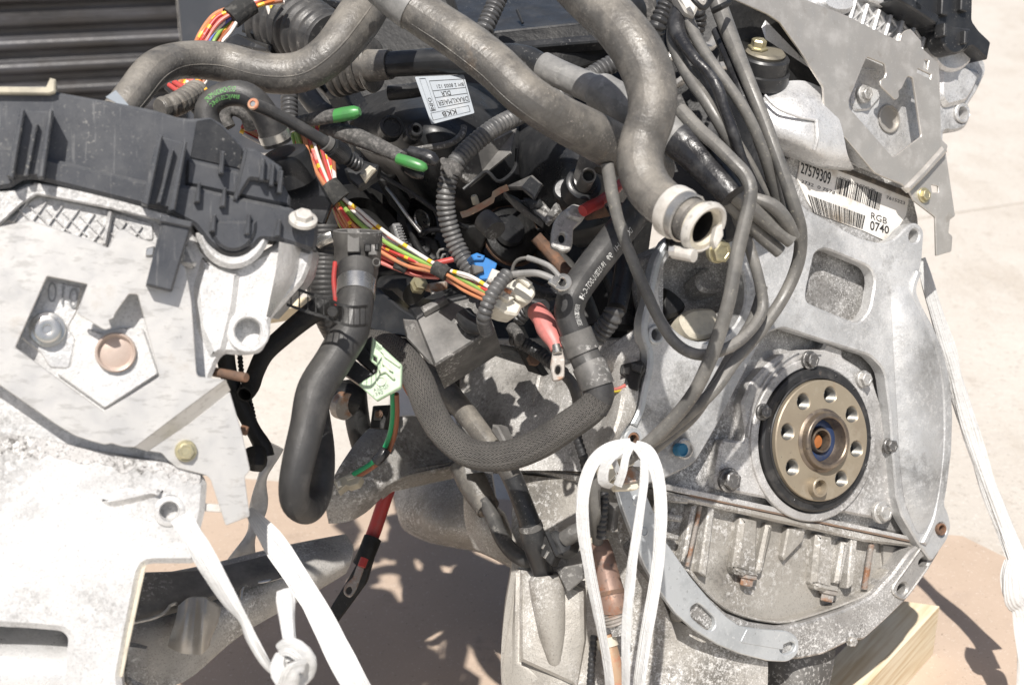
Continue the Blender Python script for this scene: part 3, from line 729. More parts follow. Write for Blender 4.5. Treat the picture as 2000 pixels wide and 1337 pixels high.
# ridge steps on the carrier
for (a0, a1, r) in ((150, 255, .078), (168, 236, .084)):
    pts = [A.uv(1603, 859)]
    c = A.uv(1603, 859, -.009); V = []; F = []
    n = 24
    for i in range(n + 1):
        a = R(a0 - (a1 - a0) * 0 - i * (a1 - a0) / n * -1); 
        for (rr, h) in ((r - .0016, -.011), (r - .0008, -.0078), (r + .0008, -.0078), (r + .0016, -.011)):
            V.append(A.w(c[0] + rr * math.cos(R(a0 + (a1 - a0) * i / n - 60)), c[1] + rr * math.sin(R(a0 + (a1 - a0) * i / n - 60)), h))
    for i in range(n):
        for k in range(3): F.append((4 * i + k, 4 * i + k + 1, 4 * i + 5 + k, 4 * i + 4 + k))
    mobj("rib", V, F, M["alu_seal"], sc)
for (x, y, r, m) in ((1582, 703, 14.5, "bolt_dark"), (1687, 740, 13.5, "bolt_light"), (1491, 804, 13, "bolt_dark"), (1738, 870, 12.5, "bolt_dark"), (1424, 937, 19, "bolt_dark"), (1722, 1000, 17, "bolt_light")):
    bolt("bolt", A, x, y, -.004, r, M[m], sc, washer=1.28, h=.8)
# crank seal and flange
ring3("crank_seal", .0535, .0645, -.012, -.002, M["seal"], ENG, lip=.002)
ring3("seal_lip", .0545, .0572, -.004, -.0005, M["seal"], ENG, lip=.0008)
for i in range(30):                          # moulded notches round the seal
    a = 2 * math.pi * i / 30; c = A.uv(1603, 859, -.002); r0, r1 = .0592, .0612; w_ = .022
    q = [(c[0] + r * math.cos(a + s), c[1] + r * math.sin(a + s)) for r, s in ((r0, -w_), (r1, -w_), (r1, w_), (r0, w_))]
    if i % 2 == 0:
        V, F = prism2(A, q, [], -.0014, .002, .0003); mobj("seal_notch", V, F, M["seal"], bpy.data.objects["crank_seal"])
FO = .0045                                   # flange front above the plate plane
fc = A.uv(1607, 860, FO); RF = .0540
def circ(cx, cy, r, n=28): return [(cx + r * math.cos(2 * math.pi * i / n), cy + r * math.sin(2 * math.pi * i / n)) for i in range(n)]
holes = []; hc = []
for k in range(8):
    a = R(90 - 12.5 - 45 * k); q = (fc[0] + .0415 * math.cos(a), fc[1] + .0415 * math.sin(a))
    hc.append(q)
    if k != 4: holes.append(circ(q[0], q[1], .0071))
V, F = prism2(A, circ(fc[0], fc[1], RF, 96), holes + [circ(fc[0], fc[1], .021, 40)], FO, .016, .0010)
FL = mobj("crank_flange", V, F, M["flange"], ENG, label="bronze coloured crankshaft flange with eight holes")
for k, q in enumerate(hc):
    if k == 4: continue
    prof = []
    for i in range(17): prof.append((.0071 - (.0009 if i % 2 else .0001), -.0008 - i * .0007))
    prof.append((0, -.0125))
    V, F = lform(A.w(q[0], q[1], FO), A.n, prof, 24); mobj("threaded_hole", V, [f for f in F if len(f) == 4], M["thread"], FL)
q = hc[4]; V, F = lform(A.w(q[0], q[1], FO), A.n, [(.0088, -.006), (.0088, .0070), (.0080, .0078), (.0068, .0078), (.0064, .0068), (.0062, -.004), (0, -.0045)], 32)
mobj("dowel_sleeve", V, [f for f in F if len(f) == 4], M["flange"], FL)
hb = Acc().add(lform(A.w(fc[0], fc[1], FO), A.n, [(.0285, -.004), (.0285, .0006), (.0272, .0016), (.0262, .0022), (.0255, .0060), (.0248, .0076), (.0238, .0082), (.0216, .0082), (.0206, .0072), (.0202, .003), (.0195, -.004), (.0185, -.0052), (.0150, -.0056)], 64))
hb.f = [f for f in hb.f if len(f) == 4]; hb.obj("hub", M["hub"], FL)
v, f = lform(A.w(fc[0], fc[1], FO), A.n, [(.0186, -.0046), (.0160, -.0040), (.0136, -.0040), (.0122, -.0048), (.0112, -.008)], 48)
mobj("bearing_ring", v, [x for x in f if len(x) == 4], M["blue_ring"], FL)
v, f = lform(A.w(fc[0], fc[1], FO), A.n, [(.0116, -.008), (.0112, -.0015), (.0104, -.0004), (.0092, -.0008), (.0088, -.012), (.0084, -.020), (0, -.021)], 40)
mobj("pilot_bush", v, [x for x in f if len(x) == 4], M["hub"], FL)
v, f = lform(A.w(fc[0] - .0015, fc[1] - .001, FO), A.n, [(0, -.0050), (.0058, -.0056), (.0070, -.008), (0, -.010)], 24)
mobj("rust_disc", v, f, M["rust_orange"], FL)

# joint between block and pan
jl = lambda t, dy: (1288 + t * (1792 - 1288), 951 + t * (1057 - 951) + dy)
plate("block_edge", A, [jl(0, -10), jl(1, -7), jl(1, 1), jl(0, 3)], -.0095, .02, M["alu_seal"], ENG, bev=.0008)
plate("pan_gasket", A, [jl(.12, -1), jl(.99, -1), jl(.99, 4), jl(.12, 5)], -.0098, .02, M["gasket"], ENG, bev=.0003)
PAN = plate("upper_oil_pan", A, rnd([jl(-.02, 4), jl(1.0, 4), (1788, 1085), (1752, 1130), (1708, 1172), (1655, 1198), (1575, 1224), (1500, 1230), (1420, 1206), (1380, 1172), (1340, 1126), (1290, 1052)], 6), -.024, .12, M["alu_pan"], ENG, bev=.002)
PAN["label"] = "ribbed grey upper oil pan below the crank flange"
def onpan(name, pts, off, th, m="alu_pan", bev=.0015, par=PAN, r=2): return plate(name, A, rnd(pts, r, 3), off, th, M[m], par, bev)
onpan("pan_flange", [jl(0, 5), jl(.99, 5), jl(.985, 13), jl(.80, 22), jl(.5, 20), jl(.3, 18), jl(.1, 17), jl(0, 20)], -.0098, .028, bev=.0022)
# rim of the pan
ro = [(1560, 1287), (1609, 1277), (1660, 1252), (1689, 1248), (1733, 1208), (1772, 1170), (1815, 1112), (1838, 1074), (1822, 1060), (1796, 1062), (1775, 1078), (1744, 1120), (1704, 1163), (1653, 1189), (1573, 1215), (1528, 1224), (1470, 1216), (1419, 1197), (1382, 1164), (1346, 1121), (1320, 1084), (1296, 1048), (1270, 1050), (1262, 1080), (1300, 1150), (1340, 1200), (1400, 1245), (1470, 1275), (1520, 1285)]
rimp = plate("pan_rim", A, rnd(ro, 6, 3), -.004, .035, M["alu_dirty"], PAN, bev=.002, holes=[ell(1805, 1098, 8, 10, 16, 40), ell(1763, 1150, 8, 12, 16, 25)])
mobj("rim_ridge", *strip(A, crs([(1800, 1070), (1770, 1112), (1745, 1150), (1762, 1168), (1776, 1160), (1815, 1106)], 4, False), 4, -.0015, .006), M["alu_dirty"], rimp)
mobj("rim_ridge", *strip(A, crs([(1345, 1113), (1382, 1156), (1420, 1188), (1470, 1207), (1528, 1215), (1573, 1206), (1650, 1180), (1700, 1156), (1740, 1114)], 5, False), 5, -.0105, .03, .001), M["alu_pan"], rimp)
lathe("small_bolt", A, 1666, 1252, -.002, [(0, -9), (11, -9), (11, 2), (9, 4), (0, 4)], M["alu_pan"], rimp, seg=6)
# adapter sheet at the lower left
sh_out = rnd([(1252, 940), (1282, 1010), (1300, 1056), (1324, 1090), (1350, 1127), (1386, 1170), (1418, 1203), (1445, 1222), (1492, 1229), (1540, 1231, 12), (1561, 1246, 16), (1560, 1276, 12), (1540, 1292, 10), (1499, 1290), (1448, 1277), (1404, 1259), (1357, 1230), (1320, 1197), (1286, 1150), (1258, 1102), (1236, 1044), (1215, 988), (1205, 950)], 6, 4)
slot = rnd([(1348, 1186), (1362, 1176), (1374, 1184), (1397, 1206), (1398, 1222), (1388, 1233), (1374, 1226), (1350, 1205)], 6)
sht = plate("adapter_sheet", A, sh_out, .0015, .005, M["galv"], ENG, bev=.0008, holes=[slot, rnd([(1524, 1262), (1544, 1252), (1555, 1256), (1552, 1270), (1534, 1278), (1523, 1272)], 6)])
sht["label"] = "curved bright sheet along the lower left rim"
plate("worn_pad", A, rnd([(1460, 1226), (1530, 1232), (1530, 1268), (1446, 1254)], 5), .0021, .003, M["galv"], sht, bev=.0003)
lathe("dimple", A, 1245, 976, .0015, [(0, -2), (11, -2), (12, 0), (10, 1.5), (0, .8)], M["galv"], sht)
lathe("dimple", A, 1258, 1038, .0015, [(7, -4), (10, -1), (10, 1), (7.5, 1.5), (7, -6)], M["galv"], sht)
# bosses, fins and studs on the pan
for (q, q2, b) in ((((1450, 1010), (1484, 1016), (1480, 1128), (1434, 1114)), ((1500, 1022), (1511, 1024), (1492, 1118), (1478, 1120)), (1459, 1128)),
                   (((1598, 1042), (1630, 1048), (1628, 1154), (1588, 1142)), ((1648, 1056), (1662, 1060), (1645, 1140), (1632, 1140)), (1616, 1158))):
    onpan("bolt_column", q, -.013, .03, r=6, bev=.004); onpan("fin", q2, -.015, .025, bev=.003)
    onpan("column_foot", [(b[0] - 24, b[1] - 22), (b[0] + 26, b[1] - 12), (b[0] + 24, b[1] + 3), (b[0] - 20, b[1] - 6)], -.0115, .03, r=4, bev=.003)
    cy = Acc(); ax = (A.pt(b[0] - 4, b[1] + 24, -.02) - A.pt(b[0], b[1], -.02)).normalized(); o = A.pt(b[0], b[1], -.018)
    s = A.k(*b)
    cy.add(lform(o - ax * 6 * s, ax, [(0, 0), (20 * s, 0), (20 * s, 6 * s), (16 * s, 8 * s), (14 * s, 8 * s), (14 * s, 20 * s), (12 * s, 22 * s), (0, 22 * s)], 6, .4)); cy.obj("bolt", M["rust_grey"], PAN)
onpan("fin", [(1540, 1030), (1576, 1028), (1570, 1056), (1533, 1095), (1530, 1085)], -.016, .03)
onpan("fin", [(1398, 985), (1386, 985), (1366, 1118), (1380, 1128)], -.014, .03)
onpan("fin", [(1352, 990), (1362, 985), (1345, 1082), (1332, 1098)], -.012, .03)
for (a, b, c, d) in (((1292, 962), (1346, 974), (1346, 984), (1292, 978)), ((1292, 1000), (1336, 1008), (1332, 1020), (1292, 1014)), ((1298, 1036), (1328, 1046), (1326, 1056), (1302, 1052))):
    onpan("fin", [a, b, c, d], -.010, .03)
onpan("wall", [(1704, 1056), (1716, 1058), (1700, 1150), (1692, 1158)], -.020, .02)
onpan("wall", [(1664, 1052), (1676, 1054), (1668, 1142), (1655, 1150)], -.012, .03)
onpan("wall", [(1716, 1050), (1786, 1062), (1772, 1084), (1740, 1118), (1716, 1120)], -.022, .02, bev=.006)
def stud(name, pl, a, b, off, r, m, par, pitch=.0013):
    p0, p1 = pl.pt(*a, off), pl.pt(*b, off); s = pl.k(*a, off) * r; L_ = (p1 - p0).length; n = int(L_ / pitch * 2)
    prof = [(s * (.84 if i % 2 else 1), L_ * i / n) for i in range(n + 1)]
    V, F = lform(p0, p1 - p0, prof, 12); return mobj(name, V, F, m, par, sharp=20)
stud("stud", A, (1367, 988), (1342, 1106), -.016, 5, M["rust_grey"], PAN)
stud("stud", A, (1702, 1062), (1688, 1150), -.014, 6.5, M["rust_grey"], PAN)
# ---- sticker on the block
SO = -.0215
stk = plate("sticker", A, rnd([(1563, 313), (1640, 330), (1776, 384), (1770, 420), (1742, 466), (1728, 470), (1690, 452), (1592, 416), (1576, 392), (1557, 350)], 3), SO + .0006, .0012, M["paper"], ENG, bev=.0001)
stk["label"] = "soiled white sticker with barcodes and numbers"
TO = SO + .0010
lettering("lettering", "27579309", A, [(1565, 317), (1624, 337), (1621, 362), (1564, 338)], TO, M["ink"], stk, bold=.01)
lettering("lettering", "RGB", A, [(1702, 414), (1733, 426), (1732, 438), (1701, 427)], TO, M["ink"], stk)
lettering("lettering", "0740", A, [(1700, 430), (1737, 442), (1736, 457), (1699, 449)], TO, M["ink"], stk, bold=.015)
lettering("lettering", "3732  0 7578", A, [(1566, 351), (1632, 374), (1630, 380), (1565, 357)], TO, M["ink"], stk)
lettering("lettering", "27579309 0740 00", A, [(1640, 345), (1710, 370), (1709, 375), (1639, 350)], TO, M["ink"], stk)
lettering("lettering", "7615223", A, [(1732, 382), (1768, 394), (1767, 400), (1731, 388)], TO, M["ink"], stk)
def barcode(q, n, name="barcode"):
    rr = random.Random(n); V = []; F = []; u = 0
    ws = []
    for i in range(n): ws.append((rr.choice((1, 1, 2, 3)), rr.choice((1, 1, 2))))
    tot = sum(a + b for a, b in ws)
    for a, b in ws:
        k = len(V)
        for (uu, vv) in ((u, 0), (u + a, 0), (u + a, 1), (u, 1)):
            x, y = quadmap(q, uu / tot, vv); V.append(A.pt(x, y, TO))
        F.append((k, k + 1, k + 2, k + 3)); u += a + b
    mobj(name, V, F, M["ink"], stk, sharp=0)
barcode([(1635, 346), (1725, 379), (1719, 412), (1630, 375)], 26)
barcode([(1578, 380), (1692, 422), (1686, 448), (1589, 415)], 40)
plate("dirt_joint", A, rnd([(1556, 300), (1600, 306), (1700, 345), (1782, 376), (1780, 388), (1700, 356), (1600, 318), (1556, 312)], 3), SO + .002, .006, M["gasket_dark"], ENG, bev=.001)
# ---- right cylinder head
HD = plate("cylinder_head", A, rnd([(1490, 30), (1600, -20), (1680, -22), (1800, 40), (1829, 56), (1850, 90), (1880, 112), (1905, 104), (1926, 118), (1928, 142), (1911, 178), (1894, 204, 4), (1900, 224, 16), (1888, 252, 14), (1860, 259), (1845, 256), (1845, 330), (1800, 380), (1720, 345), (1640, 315), (1552, 300), (1520, 250), (1490, 170)], 8), -.022, .12, M["alu_clean"], ENG, bev=.003,
           holes=[ell(1878, 221, 12, 16, 20, 10)])
HD["label"] = "bright cylinder head behind the steel shield"
lathe("ear_bore", A, 1878, 221, -.0215, [(12, -4), (20, -4), (20, 2), (18, 4), (13, 4), (12, 0), (11.5, -24), (0, -24)], M["alu_clean"], HD)
plate("cast_rib", A, rnd([(1858, 150), (1866, 148), (1862, 182), (1854, 182)], 4), -.019, .006, M["alu_clean"], HD)
plate("cast_pad", A, rnd([(1838, 130), (1850, 112), (1890, 128), (1920, 140), (1905, 175), (1890, 200), (1850, 210), (1838, 190)], 8), -.016, .02, M["alu_clean"], HD, bev=.004)
# half round boss that carries the cover plug
v = ell(1866, 78, 47, 62, 26, 8, -10, 190)
plate("half_round_boss", A, v, -.012, .04, M["alu_clean"], HD, bev=.003)
lat = []
for i in range(7):
    x = 1672 + i * 23; y = -4 + i * 10.6
    plate("lattice_rib", A, [(x, y), (x + 6, y + 2), (x - 8, y + 52), (x - 15, y + 50)], -.014, .012, M["alu_clean"], HD, bev=.0015)
    if i < 6:
        plate("lattice_rib", A, [(x + 4, y + 6), (x + 24, y + 40), (x + 20, y + 42), (x, y + 10)], -.018, .008, M["alu_clean"], HD, bev=.001)
        plate("lattice_rib", A, [(x + 22, y + 14), (x + 26, y + 16), (x - 4, y + 44), (x - 8, y + 42)], -.018, .008, M["alu_clean"], HD, bev=.001)
plate("lattice_edge", A, [(1600, -40), (1690, -24), (1830, 44), (1826, 58), (1680, -8), (1600, -20)], -.012, .02, M["alu_clean"], HD, bev=.002)
plate("cast_boss", A, ell(1640, 5, 34, 22, 24, 10), -.012, .02, M["alu_clean"], HD, bev=.004)
# inside the shield opening
bolt("bolt", A, 1689, 184, -.014, 12, M["bolt_light"], HD, washer=1.45, h=.9)
lathe("bolt_cup", A, 1690, 186, -.021, [(0, -3), (24, -3), (24, 2), (21, 4), (19, 2), (0, 2)], M["alu_clean"], HD)
lathe("core_plug", A, 1737, 232, -.0205, [(0, -3), (25, -3), (28, 0), (27, 2), (24.5, 2), (23, -8), (20, -10), (0, -10.5)], M["shield"], HD)
plate("cast_pad", A, rnd([(1676, 130), (1716, 134), (1712, 160), (1722, 190), (1700, 215), (1672, 218), (1664, 200)], 6), -.019, .006, M["alu_clean"], HD, bev=.002)
# shield
S1 = .004
s_out = rnd([(1405, -14), (1540, -14), (1593, 7), (1657, 32), (1698, 53), (1757, 81), (1760, 68), (1768, 60), (1778, 56), (1784, 62), (1800, 80), (1800, 93), (1830, 120), (1835, 132), (1839, 272), (1852, 284), (1848, 300), (1776, 374), (1762, 360), (1724, 345), (1709, 338), (1611, 222), (1608, 170), (1560, 95), (1524, 44), (1500, 28)], 3, 3)
s_hole = rnd([(1693, 111), (1728, 125), (1731, 143), (1728, 152, 1), (1720, 158, 1), (1719, 167), (1749, 196), (1757, 190), (1755, 178, 1), (1762, 172, 1), (1773, 149), (1783, 152), (1800, 266), (1745, 308), (1659, 211), (1658, 196)], 4, 3)
SH = plate("heat_shield", A, s_out, S1, .0022, M["shield"], ENG, bev=.0005, holes=[s_hole, [(1806, 117), (1814, 119), (1811, 135), (1804, 133)], [(1793, 134), (1819, 146), (1817, 154), (1791, 142)]])
SH["label"] = "grey beige steel heat shield with cut out opening"
V, F = strip(A, [(1774, 371), (1812, 332), (1849, 290)], 14, S1 + .003, .006, .0025); mobj("folded_edge", V, F, M["shield"], SH)
plate("shield_tab", A, rnd([(1800, 345), (1848, 298), (1866, 422), (1856, 429), (1853, 455), (1861, 461), (1859, 491), (1829, 500), (1827, 424), (1785, 392), (1776, 374)], 3, 3), S1 - .006, .002, M["shield"], SH, bev=.0005, holes=[rnd([(1819, 361), (1833, 364), (1833, 376), (1821, 376)], 2)])
bolt("bolt", A, 1805, 381, S1 - .005, 11, M["bolt_yellow"], SH, washer=1.35)
plate("spacer", A, [(1612, 200), (1655, 212), (1700, 270), (1740, 312), (1700, 325), (1650, 268)], S1 - .004, .016, M["alu_white"], HD, bev=.003)
# valve cover corner
VC = plate("valve_cover", A, rnd([(1740, -40), (1752, 0), (1784, 22), (1800, 34), (1832, 56), (1842, 84), (1860, 102, 14), (1882, 104, 14), (1897, 90), (1906, 96), (1930, 118), (1937, 82), (1914, 60), (1900, 40), (1902, -40)], 5), .004, .09, M["plastic"], ENG, bev=.002)
VC["label"] = "black plastic valve cover corner"
plate("cover_plug", A, ell(1869, 66, 28, 40, 26, 8, -20, 200), .010, .02, M["plastic"], VC, bev=.002)
for (x, y) in ((1790, -2), (1842, 8), (1880, 0)):
    plate("cover_rib", A, rnd([(x, y - 34), (x + 14, y - 30), (x + 10, y + 24), (x - 3, y + 20)], 2), .010, .02, M["plastic"], VC, bev=.001)
for (x, y) in ((1845, 45), (1885, 60)):
    plate("cover_rib", A, [(x, y), (x + 7, y + 2), (x + 4, y + 26), (x - 1, y + 24)], .016, .012, M["plastic"], VC, bev=.0008)
plate("cover_lip", A, rnd([(1752, -2), (1784, 18), (1830, 48), (1836, 30), (1800, 8), (1770, -14)], 3), .010, .03, M["plastic"], VC, bev=.0015)
# ---- head inner corner: white cast shoulder, black mount
loftrows = [[(1494, 172, 1.265), (1530, 160, 1.27), (1570, 158, 1.275), (1606, 172, 1.285)],
            [(1490, 215, 1.25), (1535, 205, 1.25), (1590, 208, 1.255), (1640, 236, 1.275)],
            [(1506, 265, 1.25), (1548, 268, 1.245), (1600, 286, 1.25), (1655, 300, 1.275)],
            [(1530, 300, 1.27), (1565, 308, 1.265), (1610, 322, 1.27), (1668, 330, 1.30)]]
V, F = loft(loftrows, 5, 5, .02); mobj("cast_shoulder", V, F, M["alu_clean"], HD)
tube("cast_seam", [(1494, 186, 1.245), (1520, 212, 1.240), (1560, 228, 1.243), (1594, 235, 1.249)], 3, M["alu_white"], HD, seg=8)
tube("cast_seam", [(1594, 235, 1.249), (1596, 268, 1.246), (1590, 292, 1.249)], 4, M["alu_white"], HD, seg=8)
slabo("inner_wall", [(1400, -20, 1.245), (1490, 10, 1.262), (1545, 60, 1.275), (1608, 150, 1.30), (1600, 190, 1.29), (1500, 215, 1.27), (1440, 160, 1.255)], .012, M["black"], HD)
slabo("dark_backing", [(1300, 40, 1.24), (1400, -20, 1.245), (1442, 160, 1.235), (1500, 240, 1.225), (1540, 330, 1.215), (1520, 420, 1.205), (1420, 470, 1.18), (1310, 480, 1.17), (1290, 300, 1.20)], .012, M["black"], ENG, label="black backing slab added for the dark cavity behind the hanging cables")  # added slab, its black stands in for the dark cavity
M["washer"] = mat("dirty zinc washer", (.26, .235, .18), .5, .4, [dict(c=(.10, .09, .08), s=40, lo=.48, hi=.64, a=.8)], ((300, .3),))
MT = local_plane(1486, 120, 1.27, 18, 52)
g = Acc()
o = P(1490, 124, 1.265); axm = camvec(.10, .80, .50).normalized(); k = 1.265 / FPX
lv, lf = lform(o, axm, [(0, -40 * k), (54 * k, -40 * k), (56 * k, -34 * k), (56 * k, -14 * k), (50 * k, -12 * k), (50 * k, 14 * k), (46 * k, 18 * k), (0, 18 * k)], 40)
mt = mobj("rubber_mount", lv, lf, M["plastic"], HD, label="black rubber mount")
lv, lf = lform(o + axm * 18 * k, axm, [(0, 0), (38 * k, 0), (40 * k, 5 * k), (36 * k, 9 * k), (20 * k, 10 * k), (0, 10 * k)], 40); mobj("mount_washer", lv, lf, M["washer"], mt)
lv, lf = lform(o + axm * 31 * k - RT * 16 * k, axm, [(0, 0), (20 * k, 0), (20 * k, 3 * k), (15 * k, 5 * k), (15 * k, 16 * k), (12 * k, 19 * k), (0, 19 * k)], 6); mobj("mount_bolt", lv, lf, M["bolt_yellow"], mt)
plate("mount_arm", local_plane(1480, 110, 1.27, 5, 50), rnd([(1430, 112), (1470, 96), (1510, 96), (1512, 118), (1444, 130)], 4), .002, .006, M["plastic_dust"], HD)

# ================================================================== near engine (left)
B = Plane(225, 690, .92, (.27, 0, .963))
EN2 = thing("engine", "nearer white engine at the left edge with black ribbed valve cover", "engine", B.pt(120, 1400, 0), "engines on the brown board")
M["tan_plug"] = mat("pale copper core plug", (.55, .45, .39), .45, .3, [dict(c=(.42, .33, .27), s=30, lo=.45, hi=.65, a=.7)], ((300, .2),), rvar=.1)
M["alu_grime"] = alu("grimy casting edge", (.60, .59, .58), .85, .9, metal=.2, powder=.6)
aw = M["alu_white"]; ac = M["alu_clean"]; pn = M["plastic_near"]
h_out = rnd([(-60, 360), (20, 366), (50, 350), (70, 350), (280, 402), (372, 432), (400, 490), (456, 522), (520, 490), (545, 470), (613, 490), (608, 518), (594, 552), (530, 622), (528, 650, 20), (512, 690, 16), (470, 694), (440, 690), (428, 702), (412, 740), (400, 800), (440, 900), (405, 930), (300, 905), (-60, 850)], 8)
HB = plate("cylinder_head", B, h_out, 0, .20, aw, EN2, bev=.003, holes=[ell(485, 647, 25, 27, 24)])
HB["label"] = "white sunlit cylinder head casting"
lathe("ear_bore", B, 485, 647, .001, [(25, -6), (41, -6), (42, 0), (39, 3), (29, 3), (26, 0), (25, -40), (0, -40)], aw, HB)
# outer shoulder of the head: sloping right cheek
V, F = loft([[(545, 472, .925), (580, 480, .945), (612, 492, .98)], [(540, 520, .925), (575, 525, .945), (607, 518, .98)], [(530, 570, .925), (562, 562, .945), (594, 552, .98)], [(520, 618, .93), (526, 620, .945), (530, 622, .96)]], 4, 4, .03)
mobj("cheek", V, F, ac, HB)
# ring boss below the cover's half round
v0 = ell(456, 440, 74, 84, 30, 0, -6, 170); v1 = ell(456, 440, 54, 58, 30, 0, -6, 170)
plate("half_round_boss", B, v0 + v1[::-1], .010, .03, aw, HB, bev=.003)
plate("cast_rib", B, rnd([(432, 540), (440, 540), (431, 596), (422, 596)], 4), .002, .006, aw, HB)
plate("cast_pad", B, rnd([(395, 500), (440, 520), (470, 532), (462, 600), (440, 690), (412, 700), (385, 640), (378, 560)], 8), .004, .02, aw, HB, bev=.004)
plate("cast_pad", B, crs([(378, 592), (384, 610), (380, 630), (390, 655), (386, 668), (402, 690), (400, 730), (376, 730), (372, 600)], 3), -.002, .02, M["alu_dirty"], HB, bev=.002)
plate("cast_tooth", B, rnd([(352, 480), (366, 476), (386, 512), (380, 524), (352, 516)], 4), .010, .02, ac, HB, bev=.003)
# lattice recess with ridges
plate("lattice_bed", B, rnd([(72, 380), (210, 408), (300, 436), (300, 470), (255, 470), (205, 485), (10, 432)], 6), .0012, .004, aw, HB, bev=.001)
for i in range(8):
    x = 58 + i * 31; y = 384 + i * 8.2
    plate("lattice_ridge", B, [(x, y), (x + 4, y + 1), (x - 36 + 4, y + 52), (x - 36, y + 50)], .0034, .004, ac, HB, bev=.0008)
for i in range(8):
    x = 22 + i * 33; y = 396 + i * 6.5
    plate("lattice_ridge", B, [(x, y), (x + 4, y - 1), (x + 50, y + 44), (x + 46, y + 46)], .0030, .004, ac, HB, bev=.0008)
plate("lattice_post", B, [(212, 410), (222, 412), (208, 482), (198, 480)], .007, .01, aw, HB, bev=.002)
plate("upper_ledge", B, rnd([(-60, 378), (30, 372), (70, 356), (200, 378), (368, 430), (366, 444), (200, 404), (72, 380), (40, 400), (0, 438), (-60, 444)], 3), .009, .02, aw, HB, bev=.001)
# faces seen through the shield opening
plate("cast_pad", B, rnd([(40, 660), (92, 545), (160, 560), (150, 610), (132, 640), (148, 660), (136, 720), (96, 718), (80, 690)], 8), .0012, .004, ac, HB, bev=.001)
plate("cast_pad", B, rnd([(150, 650), (170, 640), (200, 652), (232, 640), (280, 640), (310, 730), (205, 798), (110, 730), (136, 720)], 6), .003, .006, aw, HB, bev=.001)
lathe("bolt", B, 93, 643, .004, [(0, 13), (8, 13), (9, 16), (22, 18), (26, 16), (27, 4), (33, 3), (34.5, 0), (34.5, -8)], M["steel_band"], HB)
lathe("core_plug", B, 226, 688, .004, [(38, -6), (39.5, 0), (38.5, 7), (36, 9), (34, 8), (32.5, -1), (30, -2.5), (22, -.5), (10, .8), (0, 1)], M["tan_plug"], HB)["label"] = "round copper tinted core plug"
lettering("lettering", "010", B, [(94, 548), (154, 564), (150, 603), (92, 588)], .0030, M["emboss"], HB, bold=-.01)
# shield
s2 = rnd([(-60, 455), (60, 430), (180, 470), (212, 484), (228, 452), (242, 447), (270, 464), (302, 474), (330, 490), (363, 523), (374, 587), (384, 728), (388, 735), (441, 741), (449, 772), (474, 850), (489, 918), (478, 930), (487, 998), (488, 1008), (441, 1026), (412, 937), (404, 928), (346, 913), (328, 898), (316, 884), (270, 875), (240, 872), (218, 865), (205, 868), (175, 860), (146, 850), (112, 830), (0, 752), (-60, 712)], 5, 3)
h2 = rnd([(92, 539), (171, 555), (166, 568), (150, 612), (205, 645, 6), (218, 640), (213, 625, 1), (222, 621, 1), (225, 612), (252, 574), (269, 575), (312, 738), (202, 803), (30, 678)], 3, 3)
S_M, S_T = .020, .011                        # main sheet and the lower tab behind the fold
main_ = [p for p in s2 if (p[0] - 262) * (741 - 872) - (p[1] - 872) * (441 - 262) > -1500]
m_out = rnd([(-60, 455), (60, 430), (180, 470), (212, 484), (228, 452), (242, 447), (270, 464), (302, 474), (330, 490), (363, 523), (374, 587), (384, 728), (388, 735), (441, 741), (350, 808), (264, 873), (240, 872), (218, 865), (205, 868), (175, 860), (146, 850), (112, 830), (0, 752), (-60, 712)], 4, 3)
SB = plate("heat_shield", B, m_out, S_M, .0022, M["shield_near"], EN2, bev=.0005, holes=[h2])
SB["label"] = "bright folded heat shield with hexagonal opening"
plate("shield_tab", B, rnd([(449, 764), (474, 850), (489, 918), (478, 930), (487, 998), (488, 1008), (441, 1026), (412, 937), (404, 928), (346, 913), (328, 898), (316, 884), (288, 880), (370, 826)], 4, 3), S_T, .0022, M["shield_near"], SB, bev=.0005)
V = [B.pt(x, y, o) for (x, y, o) in ((264, 873, S_M - .0003), (350, 808, S_M - .0003), (441, 741, S_M - .0003), (450, 762, S_T - .0003), (370, 827, S_T - .0003), (288, 881, S_T - .0003))]
V += [p - B.n * .002 for p in V]
mobj("folded_edge", V, [(0, 5, 4, 1), (1, 4, 3, 2), (6, 7, 10, 11), (7, 8, 9, 10), (0, 6, 11, 5), (2, 3, 9, 8)], M["shield_near"], SB)
bolt("bolt", B, 363, 880, S_T + .002, 17, M["bolt_yellow"], SB, washer=1.25, h=.7)
# black clip on the shield
ck = plate("clip", B, rnd([(318, 424), (376, 437), (336, 570), (285, 557)], 3), .034, .022, pn, EN2, bev=.0015); ck["label"] = "black plastic clip"
plate("clip_lip", B, rnd([(314, 420), (377, 433), (374, 446), (311, 433)], 2), .037, .024, M["plastic_near"], ck, bev=.001)
plate("clip_tongue", B, rnd([(286, 484), (302, 480), (300, 500), (284, 500)], 2), .022, .012, M["steel_band"], ck)
# valve cover
c_out = rnd([(-60, 172), (91, 176), (242, 203), (303, 215), (347, 229), (372, 232), (411, 229), (434, 242), (478, 289), (487, 289), (511, 298), (551, 326), (556, 363), (567, 384), (569, 405), (560, 440), (400, 430), (280, 395), (70, 345), (-60, 352)], 5)
CV = plate("valve_cover", B, c_out, .004, .16, pn, EN2, bev=.002); CV["label"] = "black ribbed plastic valve cover"
plate("cover_flange", B, rnd([(-60, 282), (30, 286), (88, 306), (280, 352), (370, 362), (470, 385), (568, 405), (622, 440), (621, 472), (613, 491), (545, 470), (510, 468), (498, 482, 16), (456, 494, 30), (412, 482, 16), (380, 440), (336, 418), (276, 401), (70, 350), (47, 350), (20, 366), (-60, 376)], 5), .012, .04, pn, CV, bev=.0025)
plate("cover_plug", B, ell(456, 438, 46, 52, 28, 0, -8, 188), .015, .02, pn, CV, bev=.002)
